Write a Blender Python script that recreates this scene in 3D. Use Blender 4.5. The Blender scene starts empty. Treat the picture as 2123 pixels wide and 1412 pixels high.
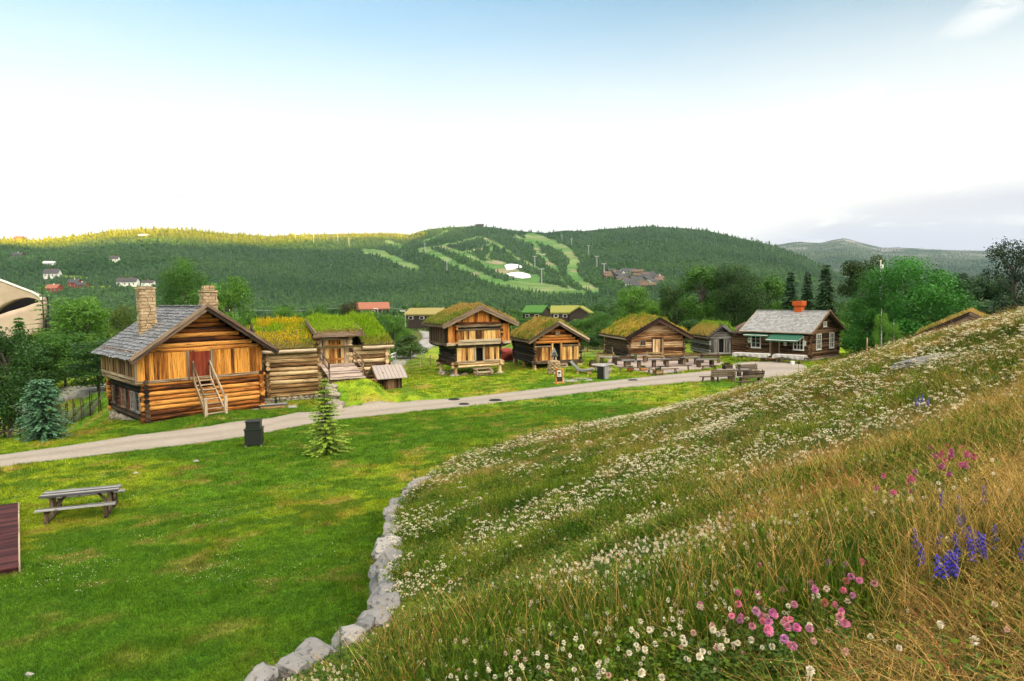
import bpy, math, random
import numpy as np
from mathutils import Vector, Matrix
R = math.radians
S = bpy.context.scene
COL = S.collection
rnd = random.Random(11)
NR = np.random.default_rng(5)

# ---------------------------------------------------------------- camera model (24 mm on full frame)
E = 6.6
F = 1415.3
PITCH, ROLL = R(3.8), R(-0.8)
CAMROT = Matrix.Rotation(R(90) - PITCH, 3, 'X') @ Matrix.Rotation(ROLL, 3, 'Z')


def ray(px, py):
    d = CAMROT @ Vector(((px - 1061.5) / F, -(py - 706) / F, -1))
    return d / d.y


def at_y(px, py, y):
    d = ray(px, py)
    return Vector((d.x * y, y, E + d.z * y))


def hor(px):            # picture row of the horizon in column px
    return 706 - F * math.tan(PITCH) + (1061.5 - px) * math.tan(-ROLL)


def C(h):
    h = h.lstrip('#')
    o = []
    for i in (0, 2, 4):
        c = int(h[i:i + 2], 16) / 255
        o.append(c / 12.92 if c <= .04045 else ((c + .055) / 1.055) ** 2.4)
    return tuple(o)


# ---------------------------------------------------------------- tagging
def tag(o, label=None, cat=None, group=None, kind=None):
    if label: o['label'] = label
    if cat: o['category'] = cat
    if group: o['group'] = group
    if kind: o['kind'] = kind
    return o


def thing(name, label, cat, loc=(0, 0, 0), rz=0, group=None):
    o = bpy.data.objects.new(name, None)
    o.empty_display_size = .3
    COL.objects.link(o)
    o.location = loc
    o.rotation_euler = (0, 0, rz)
    return tag(o, label, cat, group)


def children(o):
    return [c for c in bpy.data.objects if c.parent == o]


def copy_tree(o, parent=None):
    c = o.copy()
    COL.objects.link(c)
    c.parent = parent
    for ch in children(o):
        copy_tree(ch, c)
    return c


# ---------------------------------------------------------------- mesh builder
class MB:
    def __init__(s):
        s.v = []; s.f = []; s.uv = []; s.t = []; s.m = []

    def add(s, verts, faces, uvs=None, tone=None, mi=0):
        b = len(s.v)
        s.v += [tuple(p) for p in verts]
        if tone is None: tone = rnd.random()
        for k, f in enumerate(faces):
            s.f.append([b + i for i in f])
            s.uv += uvs[k] if uvs else [(verts[i][0] + verts[i][1] * .7, verts[i][2] + verts[i][1] * .3) for i in f]
            s.t.append(tone)
            s.m.append(mi)

    def box(s, x0, x1, y0, y1, z0, z1, g=0, tone=None, mi=0, M=None, j=0):
        """box with its grain along axis g"""
        P = [Vector((x, y, z)) for x in (x0, x1) for y in (y0, y1) for z in (z0, z1)]
        L = [p.copy() for p in P]
        if j:
            for p in P: p += Vector((rnd.uniform(-j, j), rnd.uniform(-j, j), rnd.uniform(-j, j)))
        if M: P = [M @ p for p in P]
        fs = [(0, 1, 3, 2), (4, 6, 7, 5), (0, 4, 5, 1), (2, 3, 7, 6), (0, 2, 6, 4), (1, 5, 7, 3)]
        nax = [0, 0, 1, 1, 2, 2]
        o1, o2 = rnd.uniform(0, 50), rnd.uniform(0, 50)
        uvs = []
        for f, a in zip(fs, nax):
            oth = [q for q in range(3) if q != a]
            ga = g if g in oth else oth[0]
            ca = oth[0] if oth[1] == ga else oth[1]
            uvs.append([(L[i][ga] + o1, L[i][ca] + o2 + a * .37) for i in f])
        s.add(P, fs, uvs, tone, mi)

    def beam(s, a, b, w, h=None, tone=None, mi=0, up=(0, 0, 1), j=0):
        """rectangular bar from a to b, w wide and h high"""
        a, b = Vector(a), Vector(b)
        h = h or w
        d = b - a
        L = d.length
        x = d.normalized()
        u = Vector(up)
        y = u.cross(x)
        if y.length < 1e-4: y = Vector((0, 1, 0)).cross(x)
        if y.length < 1e-4: y = Vector((1, 0, 0)).cross(x)
        y.normalize()
        z = x.cross(y)
        M = Matrix((x, y, z)).transposed().to_4x4()
        M.translation = a
        s.box(0, L, -w / 2, w / 2, -h / 2, h / 2, 0, tone, mi, M, j)

    def tube(s, pts, radii, n=8, tone=None, mi=0, cap=True, sq=1.0, wob=0, up=(0, 0, 1)):
        """round bar through pts; sq flattens it towards a square section, wob roughens it"""
        pts = [Vector(p) for p in pts]
        if not hasattr(radii, '__len__'): radii = [radii] * len(pts)
        rings = []
        V = []; Lc = 0; ls = []
        for i, p in enumerate(pts):
            d = (pts[min(i + 1, len(pts) - 1)] - pts[max(i - 1, 0)]).normalized()
            y = Vector(up).cross(d)
            if y.length < 1e-3: y = Vector((1, 0, 0)).cross(d)
            y.normalize()
            z = d.cross(y)
            if i: Lc += (p - pts[i - 1]).length
            ls.append(Lc)
            for k in range(n):
                a = 2 * math.pi * (k + .5) / n
                c, q = math.cos(a), math.sin(a)
                f = 1.0 / max(abs(c), abs(q)) ** (1 - sq) if sq < 1 else 1.0
                r = radii[i]
                ry, rz_ = (r if not isinstance(r, tuple) else r[0]), (r if not isinstance(r, tuple) else r[1])
                w = 1 + rnd.uniform(-wob, wob)
                V.append(p + y * (c * ry * f * w) + z * (q * rz_ * f * w))
        fs = []; uvs = []
        r0 = radii[0] if not isinstance(radii[0], tuple) else max(radii[0])
        per = 2 * math.pi * r0
        o1, o2 = rnd.uniform(0, 50), rnd.uniform(0, 50)
        for i in range(len(pts) - 1):
            for k in range(n):
                k2 = (k + 1) % n
                fs.append((i * n + k, i * n + k2, (i + 1) * n + k2, (i + 1) * n + k))
                va, vb = o2 + per * k / n, o2 + per * (k + 1) / n
                uvs.append([(o1 + ls[i], va), (o1 + ls[i], vb), (o1 + ls[i + 1], vb), (o1 + ls[i + 1], va)])
        if cap:
            for ring, rev in ((0, True), (len(pts) - 1, False)):
                idx = [ring * n + k for k in range(n)]
                if rev: idx = idx[::-1]
                fs.append(tuple(idx))
                uvs.append([(o1 + rnd.random() * .02, o2 + k * .05) for k in range(n)])
        s.add(V, fs, uvs, tone, mi)

    def prism(s, poly, axis, a0, a1, tone=None, mi=0, M=None, g=None):
        """2-D outline poly (list of 2-tuples) extruded along axis from a0 to a1"""
        def P(p, a):
            q = list(p); q.insert(axis, a)
            v = Vector(q)
            return M @ v if M else v
        n = len(poly)
        V = [P(p, a0) for p in poly] + [P(p, a1) for p in poly]
        o1, o2 = rnd.uniform(0, 50), rnd.uniform(0, 50)
        fs = [tuple(range(n))[::-1], tuple(range(n, 2 * n))]
        uvs = [[(poly[i][0] + o1, poly[i][1] + o2) for i in range(n)][::-1], [(poly[i][0] + o1, poly[i][1] + o2) for i in range(n)]]
        for i in range(n):
            k = (i + 1) % n
            l = math.hypot(poly[k][0] - poly[i][0], poly[k][1] - poly[i][1])
            fs.append((i, k, n + k, n + i))
            uvs.append([(o1, o2), (o1 + l, o2), (o1 + l, o2 + a1 - a0), (o1, o2 + a1 - a0)])
        s.add(V, fs, uvs, tone, mi)

    def rock(s, c, rx, ry, rz_, tone=None, mi=0, n=2, rough=.16, seed=None, rot=0, flat=0, sq=0.0):
        V, Fc = ICO[n]
        q = random.Random(seed if seed is not None else rnd.random())
        ph = [Vector((q.uniform(-1, 1), q.uniform(-1, 1), q.uniform(-1, 1))).normalized() for _ in range(7)]
        cut = [q.uniform(.55, .9) for _ in range(7)]
        out = []
        cr, sr = math.cos(rot), math.sin(rot)
        for v in V:
            w = Vector(v)
            if sq: w = w.lerp(w / max(abs(w.x), abs(w.y), abs(w.z)) * .82, sq)
            for d, k in zip(ph, cut):      # chop by random planes: facets
                e = w.dot(d)
                if e > k: w = w - d * (e - k)
            w = w * (1 + q.uniform(-rough, rough) * .35)
            x, y, z = w.x * rx, w.y * ry, w.z * rz_
            out.append(Vector((c[0] + x * cr - y * sr, c[1] + x * sr + y * cr, c[2] + z)))
        s.add(out, Fc, None, tone, mi)

    def build(s, name, mats, parent=None, smooth=False):
        me = bpy.data.meshes.new(name)
        me.from_pydata(s.v, [], s.f)
        uv = me.uv_layers.new(name='UVMap')
        uv.data.foreach_set('uv', [c for q in s.uv for c in q])
        at = me.attributes.new('tone', 'FLOAT', 'FACE')
        at.data.foreach_set('value', s.t)
        if not isinstance(mats, (list, tuple)): mats = [mats]
        for m in mats: me.materials.append(m)
        me.polygons.foreach_set('material_index', s.m)
        if smooth: me.polygons.foreach_set('use_smooth', [True] * len(s.f))
        me.update()
        o = bpy.data.objects.new(name, me)
        COL.objects.link(o)
        o.parent = parent
        return o


def ico(sub):
    import bmesh
    bm = bmesh.new()
    bmesh.ops.create_icosphere(bm, subdivisions=sub, radius=1)
    bm.verts.ensure_lookup_table()
    r = ([tuple(v.co) for v in bm.verts], [tuple(v.index for v in f.verts) for f in bm.faces])
    bm.free()
    return r


ICO = {k: ico(k) for k in (1, 2, 3)}


def np_mesh(name, V, Fq, mats, parent=None, link=True, tone=None, vcol=None, smooth=False, mi=None):
    """mesh from numpy arrays: V (n,3), Fq (m,3|4)"""
    me = bpy.data.meshes.new(name)
    V = np.asarray(V, np.float32); Fq = np.asarray(Fq, np.int32)
    m, k = Fq.shape
    me.vertices.add(len(V)); me.vertices.foreach_set('co', V.ravel())
    me.loops.add(m * k); me.loops.foreach_set('vertex_index', Fq.ravel())
    me.polygons.add(m)
    me.polygons.foreach_set('loop_start', np.arange(0, m * k, k, dtype=np.int32))
    me.update(calc_edges=True)
    if tone is not None:
        a = me.attributes.new('tone', 'FLOAT', 'FACE'); a.data.foreach_set('value', np.asarray(tone, np.float32))
    if vcol is not None:
        a = me.attributes.new('tint', 'FLOAT_COLOR', 'POINT')
        c = np.ones((len(V), 4), np.float32); c[:, :3] = vcol
        a.data.foreach_set('color', c.ravel())
    if not isinstance(mats, (list, tuple)): mats = [mats]
    for q in mats: me.materials.append(q)
    if mi is not None: me.polygons.foreach_set('material_index', np.asarray(mi, np.int32))
    me.polygons.foreach_set('use_smooth', np.full(m, smooth))
    o = bpy.data.objects.new(name, me)
    if link:
        COL.objects.link(o)
        o.parent = parent
    return o


# ---------------------------------------------------------------- value noise (numpy), for ground cover
_T = np.random.default_rng(3).random((256, 256)).astype(np.float32)


def vnoise(x, y):
    xi, yi = np.floor(x).astype(int), np.floor(y).astype(int)
    fx, fy = x - xi, y - yi
    fx, fy = fx * fx * (3 - 2 * fx), fy * fy * (3 - 2 * fy)
    g = lambda a, b: _T[a & 255, b & 255]
    return (g(xi, yi) * (1 - fx) + g(xi + 1, yi) * fx) * (1 - fy) + (g(xi, yi + 1) * (1 - fx) + g(xi + 1, yi + 1) * fx) * fy


def fbm(x, y, sc, o=4, off=0):
    x = np.asarray(x, float) / sc + off * 17.3; y = np.asarray(y, float) / sc + off * 9.7
    r = 0; a = .5; t = 0
    for _ in range(o):
        r = r + a * vnoise(x, y); t += a
        x = x * 2.03 + 5.1; y = y * 2.03 + 1.7; a *= .5
    return r / t


def sstep(a, b, x):
    t = np.clip((np.asarray(x, float) - a) / (b - a), 0, 1)
    return t * t * (3 - 2 * t)


def lerp3(a, b, t):
    t = np.asarray(t)[..., None]
    return np.asarray(a) * (1 - t) + np.asarray(b) * t


# ---------------------------------------------------------------- materials
def nd(nt, typ, ins=None, **at):
    n = nt.nodes.new(typ)
    for k, v in at.items(): setattr(n, k, v)
    for k, v in (ins or {}).items():
        so = n.inputs[k]
        if isinstance(v, bpy.types.NodeSocket): nt.links.new(v, so)
        else:
            if isinstance(v, tuple) and len(v) == 3 and so.type == 'RGBA': v = v + (1,)
            so.default_value = v
    return n


def newmat(name):
    m = bpy.data.materials.new(name)
    m.use_nodes = True
    nt = m.node_tree
    for n in list(nt.nodes): nt.nodes.remove(n)
    out = nt.nodes.new('ShaderNodeOutputMaterial')
    return m, nt, out


def mth(nt, op, a, b=0.0, c=0.0, clamp=False):
    n = nd(nt, 'ShaderNodeMath', {0: a, 1: b, 2: c}, operation=op)
    n.use_clamp = clamp
    return n.outputs[0]


def ramp(nt, fac, stops, interp='LINEAR'):
    n = nd(nt, 'ShaderNodeValToRGB', {0: fac})
    n.color_ramp.interpolation = interp
    el = n.color_ramp.elements
    while len(el) > len(stops): el.remove(el[-1])
    while len(el) < len(stops): el.new(1)
    for e, (p, c) in zip(el, stops):
        e.position = p
        e.color = tuple(c) + (1,) if len(c) == 3 else c
    return n.outputs[0]


def mix(nt, fac, a, b, bt='MIX'):
    n = nd(nt, 'ShaderNodeMix', None, data_type='RGBA', blend_type=bt)
    for so, v in ((n.inputs[0], fac), (n.inputs[6], a), (n.inputs[7], b)):
        if isinstance(v, bpy.types.NodeSocket): nt.links.new(v, so)
        else: so.default_value = v + (1,) if isinstance(v, tuple) and len(v) == 3 else v
    return n.outputs[2]


def attr(nt, name, typ='GEOMETRY'):
    return nd(nt, 'ShaderNodeAttribute', None, attribute_name=name, attribute_type=typ)


def uvn(nt, sx, sy, scale, detail=4, rough=.6, dist=0.0, off=0.0):
    uv = nd(nt, 'ShaderNodeUVMap').outputs[0]
    mp = nd(nt, 'ShaderNodeMapping', {0: uv, 3: (sx, sy, 1), 1: (off, off * .7, off)})
    return nd(nt, 'ShaderNodeTexNoise', {'Vector': mp.outputs[0], 'Scale': scale, 'Detail': detail, 'Roughness': rough, 'Distortion': dist})


def mat_wood(name, dark, mid, light, rough=.8, crack=.6, knots=True, streak=1.0):
    """weathered timber: grain along U, board-to-board variation from the tone attribute"""
    m, nt, out = newmat(name)
    g1 = uvn(nt, .7, 14, 1.0, 5, .65, .4)
    g2 = uvn(nt, .35, 2.2, 1.0, 3, .6, .8, 7)
    g3 = uvn(nt, 1.1, 30, 1.0, 2, .5, .2, 3)
    tone = attr(nt, 'tone').outputs['Fac']
    f = mth(nt, 'ADD', mth(nt, 'MULTIPLY', g1.outputs[0], .55 * streak), mth(nt, 'MULTIPLY', g2.outputs[0], .75))
    f = mth(nt, 'MULTIPLY_ADD', mth(nt, 'ADD', f, mth(nt, 'MULTIPLY_ADD', tone, .50, -.42)), 2.0, -.46)
    col = ramp(nt, f, [(.08, dark), (.40, mid), (.82, light)])
    cr = ramp(nt, g3.outputs[0], [(.36, (1, 1, 1)), (.45, (0, 0, 0))])
    col = mix(nt, mth(nt, 'MULTIPLY', cr, crack), col, tuple(c * .25 for c in dark))
    if knots:
        uv = nd(nt, 'ShaderNodeUVMap').outputs[0]
        mp = nd(nt, 'ShaderNodeMapping', {0: uv, 3: (2.0, 5.0, 1)})
        vo = nd(nt, 'ShaderNodeTexVoronoi', {'Vector': mp.outputs[0], 'Scale': 1.0, 'Randomness': 1.0})
        k = ramp(nt, vo.outputs['Distance'], [(.07, (1, 1, 1)), (.13, (0, 0, 0))])
        col = mix(nt, mth(nt, 'MULTIPLY', k, .75), col, tuple(c * .4 for c in dark))
    bh = mth(nt, 'ADD', g1.outputs[0], mth(nt, 'MULTIPLY', cr, -.8))
    bp = nd(nt, 'ShaderNodeBump', {'Height': bh, 'Strength': .6, 'Distance': .02})
    b = nd(nt, 'ShaderNodeBsdfPrincipled', {'Base Color': col, 'Roughness': rough, 'Normal': bp.outputs[0], 'Specular IOR Level': .25})
    nt.links.new(b.outputs[0], out.inputs[0])
    return m


def mat_tone(name, a, b, rough=.8, nscale=6.0, namt=.5, bump=.3, spec=.3, c=None, metal=0.0):
    """colour runs from a to b with the tone attribute and a noise; c speckles"""
    m, nt, out = newmat(name)
    tc = nd(nt, 'ShaderNodeTexCoord').outputs['Object']
    n = nd(nt, 'ShaderNodeTexNoise', {'Vector': tc, 'Scale': nscale, 'Detail': 5, 'Roughness': .65})
    tone = attr(nt, 'tone').outputs['Fac']
    f = mth(nt, 'ADD', mth(nt, 'MULTIPLY', tone, 1 - namt), mth(nt, 'MULTIPLY', mth(nt, 'MULTIPLY_ADD', n.outputs[0], 2.0, -.5), namt), clamp=True)
    col = mix(nt, f, a, b)
    if c:
        n2 = nd(nt, 'ShaderNodeTexNoise', {'Vector': tc, 'Scale': nscale * 3.1, 'Detail': 3, 'Roughness': .6})
        col = mix(nt, ramp(nt, n2.outputs[0], [(.56, (0, 0, 0)), (.64, (1, 1, 1))]), col, c)
    bp = nd(nt, 'ShaderNodeBump', {'Height': n.outputs[0], 'Strength': bump, 'Distance': .03})
    p = nd(nt, 'ShaderNodeBsdfPrincipled', {'Base Color': col, 'Roughness': rough, 'Normal': bp.outputs[0], 'Specular IOR Level': spec, 'Metallic': metal})
    nt.links.new(p.outputs[0], out.inputs[0])
    return m


def mat_leaf(name, dark, light, source='tone', trans=.35, gloss=.25):
    """leaf/needle/blade cards, two-sided and a little translucent; source: face tone or per-instance tint"""
    m, nt, out = newmat(name)
    tone = attr(nt, 'tone').outputs['Fac']
    if source == 'tone':
        col = mix(nt, tone, dark, light)
    else:
        t = attr(nt, 'tint', 'INSTANCER' if source == 'inst' else 'GEOMETRY').outputs['Color']
        col = mix(nt, 1.0, t, mix(nt, tone, dark, light), 'MULTIPLY')
    d = nd(nt, 'ShaderNodeBsdfPrincipled', {'Base Color': col, 'Roughness': .55, 'Specular IOR Level': gloss})
    tr = nd(nt, 'ShaderNodeBsdfTranslucent', {'Color': mix(nt, 1.0, col, (1.1, 1.15, .55), 'MULTIPLY')})
    mx = nd(nt, 'ShaderNodeMixShader', {0: trans, 1: d.outputs[0], 2: tr.outputs[0]})
    nt.links.new(mx.outputs[0], out.inputs[0])
    return m


def mat_glass(name):
    m, nt, out = newmat(name)
    p = nd(nt, 'ShaderNodeBsdfPrincipled', {'Base Color': (.012, .014, .016), 'Roughness': .06, 'Specular IOR Level': .6})
    nt.links.new(p.outputs[0], out.inputs[0])
    return m


# ---------------------------------------------------------------- scattering on points (ground cover only)
def scatter(name, P, rot, scl, tint, protos, pick, label=None, parent=None, cat=None, kind='stuff'):
    me = bpy.data.meshes.new(name)
    P = np.asarray(P, np.float32); n = len(P)
    me.vertices.add(n); me.vertices.foreach_set('co', P.ravel())
    a = me.attributes.new('rot', 'FLOAT_VECTOR', 'POINT'); a.data.foreach_set('vector', np.asarray(rot, np.float32).ravel())
    a = me.attributes.new('scl', 'FLOAT_VECTOR', 'POINT')
    sc = np.asarray(scl, np.float32)
    if sc.ndim == 1: sc = np.repeat(sc[:, None], 3, 1)
    a.data.foreach_set('vector', sc.ravel())
    a = me.attributes.new('pick', 'INT', 'POINT'); a.data.foreach_set('value', np.asarray(pick, np.int32))
    a = me.attributes.new('tint', 'FLOAT_COLOR', 'POINT')
    c = np.ones((n, 4), np.float32); c[:, :3] = tint
    a.data.foreach_set('color', c.ravel())
    o = bpy.data.objects.new(name, me); COL.objects.link(o)
    o.parent = parent
    ng = bpy.data.node_groups.new(name + '_nodes', 'GeometryNodeTree')
    ng.interface.new_socket('Geometry', in_out='INPUT', socket_type='NodeSocketGeometry')
    ng.interface.new_socket('Geometry', in_out='OUTPUT', socket_type='NodeSocketGeometry')
    gi = ng.nodes.new('NodeGroupInput'); go = ng.nodes.new('NodeGroupOutput')
    jn = ng.nodes.new('GeometryNodeJoinGeometry')
    for p in reversed(protos):
        oi = ng.nodes.new('GeometryNodeObjectInfo'); oi.inputs['Object'].default_value = p; oi.inputs['As Instance'].default_value = True
        ng.links.new(oi.outputs['Geometry'], jn.inputs[0])
    ip = ng.nodes.new('GeometryNodeInstanceOnPoints')
    def na(nm, t):
        q = ng.nodes.new('GeometryNodeInputNamedAttribute'); q.data_type = t; q.inputs['Name'].default_value = nm
        return q.outputs['Attribute']
    ng.links.new(gi.outputs[0], ip.inputs['Points'])
    ng.links.new(jn.outputs[0], ip.inputs['Instance'])
    ip.inputs['Pick Instance'].default_value = True
    ng.links.new(na('pick', 'INT'), ip.inputs['Instance Index'])
    ng.links.new(na('rot', 'FLOAT_VECTOR'), ip.inputs['Rotation'])
    ng.links.new(na('scl', 'FLOAT_VECTOR'), ip.inputs['Scale'])
    ng.links.new(ip.outputs[0], go.inputs[0])
    md = o.modifiers.new('scatter', 'NODES'); md.node_group = ng
    return tag(o, label, cat, None, kind)
VEIL = (9.0, 24.0)
VEILCOL = (2.22, 2.20, 2.17)
OVERCOL = (1.9, 1.88, 1.85)
GLOWCOL = (13.0, 11.8, 9.8)
CLOUDCOL = (1.45, 1.44, 1.70)
SKYTINT = (.74, .82, .86)
SKYSTR = .1
EXPO = 2.34
FORN = 75000
HAZE = 4.5e-5
# ================================================================ TERRAIN
# control points of the flowered bank (x, y, z)
HP = [(0, 0, 5.35), (.9, 2.3, 5.2), (1.5, 2.0, 5.45), (.1, 3.4, 4.68), (-1.48, 5.8, 3.4), (-2.02, 6.8, 2.8), (-1.83, 8.6, 2.4),
      (-2.1, 11, 1.9), (-2.63, 14.5, 1.44), (-3.0, 18, 1.05), (-2.9, 22.5, .5), (-2.1, 27, .05), (.64, 31.9, -.15), (5.5, 35.8, -.2),
      (9.4, 39.2, -.25), (12.9, 41.7, -.35), (15.6, 44.5, -.5), (17.8, 47.5, -.5), (25, 56, -.4), (36, 70, -.3), (0, 42, -1.4), (12, 52, -1.7), (25, 68, -1.8),
      (-3, 35, -1.2), (31, 50, 1.0), (37, 60, .3), (23.9, 38, 3.85), (20.6, 38, 2.5), (19.5, 40, 1.75), (18.2, 42, .7), (22.5, 30, 5.35), (30, 40, 4.9),
      (40, 55, 3.6), (50, 60, 4.2), (40, 30, 8.5), (20, 10, 8.2), (8, 3, 6.6), (10, 15, 5.4), (-3, -5, 4.6), (10, -10, 8.0), (-10, -10, 3.6),
      (5, 14, 3.75), (8, 25, 2.7), (3, 22, 1.75)]


def _tps(P):
    P = np.array(P, float); n = len(P)
    d = np.hypot(P[:, None, 0] - P[None, :, 0], P[:, None, 1] - P[None, :, 1])
    K = np.where(d > 0, d * d * np.log(d + 1e-9), 0) + np.eye(n) * .5
    A = np.zeros((n + 3, n + 3)); A[:n, :n] = K
    A[:n, n] = 1; A[:n, n + 1:] = P[:, :2]; A[n, :n] = 1; A[n + 1:, :n] = P[:, :2].T
    w = np.linalg.solve(A, np.r_[P[:, 2], 0, 0, 0])
    return P, w


_HPP, _HW = _tps(HP)


def bank(x, y):
    x = np.asarray(x, float); y = np.asarray(y, float)
    r = _HW[-3] + _HW[-2] * x + _HW[-1] * y
    for (a, b, _), w in zip(_HPP, _HW):
        d = (x - a) ** 2 + (y - b) ** 2
        r = r + w * .5 * d * np.log(d + 1e-9)
    return r


WALL = [(-6.0, -10), (-3.8, 0), (-2.35, 4.5), (-1.72, 6.8), (-1.72, 8.6), (-2.1, 11), (-2.73, 14.5), (-3.1, 18), (-3.0, 22.5), (-2.2, 27), (-.5, 30)]


def wallx(y):
    return np.interp(y, [p[1] for p in WALL], [p[0] for p in WALL])


RAMP0, RAMPD = Vector((-10.25, 42.05)), Vector((.45, -.893)).normalized()   # where the barn ramp starts, which way it falls


def lawn(x, y):
    x = np.asarray(x, float); y = np.asarray(y, float)
    q = -.73 * (x + 19.6) + .68 * (y - 36.2)
    p = .68 * (x + 19.6) + .73 * (y - 36.2)
    z = -3.0 * sstep(-.5, 15, q) * sstep(2.5, -2.0, p)
    z = z - 3.0 * sstep(75, 170, y) - 5.5 * sstep(190, 420, y)
    z = z - 2.0 * sstep(50, 75, y) * sstep(-18, -30, x) * sstep(2.5, -2.0, -p)
    z = z + .42 * np.exp(-((x - 6.5) ** 2 + (y - 63) ** 2) / 12.0)
    z = z + .25 * np.exp(-((x - 4.5) ** 2 + (y - 57.5) ** 2) / 6.0)
    z = z + .33 * np.exp(-((x + 16.0) ** 2 + (y - 36.9) ** 2) / 3.5)
    z = z + .72 * np.exp(-((x + 7.7) ** 2 + (y - 44.3) ** 2) / 4.0)
    # earth ramp up to the barn bridge
    a = (x - RAMP0.x) * RAMPD.x + (y - RAMP0.y) * RAMPD.y
    b = (x - RAMP0.x) * RAMPD.y * -1 + (y - RAMP0.y) * RAMPD.x       # + is to the left seen from the barn = picture right
    w = sstep(-.1, .05, a) * (1 - sstep(.1, 2.7, a)) * sstep(-1.15, -1.0, b) * (1 - sstep(.9, 2.9, b))
    z = z + 1.42 * w
    # grassy bank under the far turf house and the road
    z = z + (fbm(x, y, 9, 3, 2) - .5) * .16
    return z


def H(x, y):
    x = np.asarray(x, float); y = np.asarray(y, float)
    l = lawn(x, y)
    b = bank(x, y)
    k = .10
    e = k * np.logaddexp(0, (b - l) / k)
    m = sstep(-.09, .09, x - wallx(y)) * sstep(-14, -8, y) * sstep(75, 62, y) * sstep(80, 55, x)
    side = np.where(y > 30, 1.0, m)
    e = np.minimum(e, 12) * side * sstep(82, 66, y) * sstep(110, 60, x)
    bump = (fbm(x, y, 2.2, 3, 5) - .5) * .22 * sstep(.3, 1.2, e)
    return l + e + bump


def meadow(x, y):
    b = bank(x, y) - lawn(x, y)
    return sstep(-.10, .12, b) * np.where(np.asarray(y) > 30, 1, (np.asarray(x) > wallx(y) - .02)) * sstep(80, 68, y)


def Hs(x, y): return float(H(np.array([x]), np.array([y]))[0])


def at_ground(px, py, ymin=1.2, ymax=600, lift=0.0):
    d = ray(px, py)
    t = np.r_[np.linspace(ymin, 80, 2500), np.linspace(80, ymax, 2500)]
    z = E + d.z * t - H(d.x * t, t) - lift
    k = np.argmax(z < 0) if (z < 0).any() else len(t) - 1
    return Vector((d.x * t[k], t[k], float(E + d.z * t[k])))


def gz(x, y): return Vector((x, y, Hs(x, y)))


# ---------------------------------------------------------------- ground colours
def lawn_col(x, y):
    n1 = fbm(x, y, 7.0, 4, 1); n2 = fbm(x, y, 1.6, 4, 8); n3 = fbm(x * .8 - y * .4, y, .55, 3, 4)
    c = lerp3((.095, .200, .013), (.215, .295, .018), sstep(.34, .60, n1))
    c = lerp3(c, (.25, .26, .028), .8 * sstep(.50, .70, n2) * sstep(.35, .6, n1 + .1))
    c = lerp3(c, (.26, .18, .07), sstep(.57, .70, n2 * .38 + n3 * .62) * .6)
    c = c * (.72 + .56 * fbm(x, y, .32, 3, 45))[..., None]
    c = lerp3(c, (.060, .150, .014), .75 * sstep(.52, .36, n3))
    c = lerp3(c, (.055, .150, .012), .55 * sstep(17, 11, y + (n1 - .5) * 10))
    far = sstep(34, 46, y)
    c = c * (1 + .08 * far[..., None])
    return c


def mead_col(x, y):
    n1 = fbm(x, y, 3.2, 4, 11); n2 = fbm(x, y, .9, 4, 13); n3 = fbm(x, y, 6, 3, 17)
    d = np.hypot(x, y)
    dry = .9 * sstep(.45, .62, n1 * .60 + n2 * .30 + .08 * sstep(0, 14, x + .15 * y))
    dry = np.maximum(dry, .34 * sstep(.5, 4, x - .05 * y) + .12)
    near = sstep(-.3, .4, x - .9 * y + 1.1 + (n2 - .5) * 1.8 + (n1 - .5) * 1.2) * sstep(10, 5.5, y)
    dry = np.maximum(dry * np.where(y < 16, .85, 1.0), near)
    dry = np.maximum(near, dry * np.where(y < 16, .12 + .88 * sstep(-.6, 2.6, x - .08 * y), 1.0))
    g = lerp3((.055, .120, .010), (.110, .180, .016), n2)
    b = lerp3((.15, .110, .030), (.26, .19, .065), n2)
    c = lerp3(g, b, dry)
    c = lerp3(c, (.13, .060, .022), .55 * sstep(.63, .76, fbm(x, y, 1.7, 3, 23)) * sstep(-1, 3, x))
    return c, dry


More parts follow.
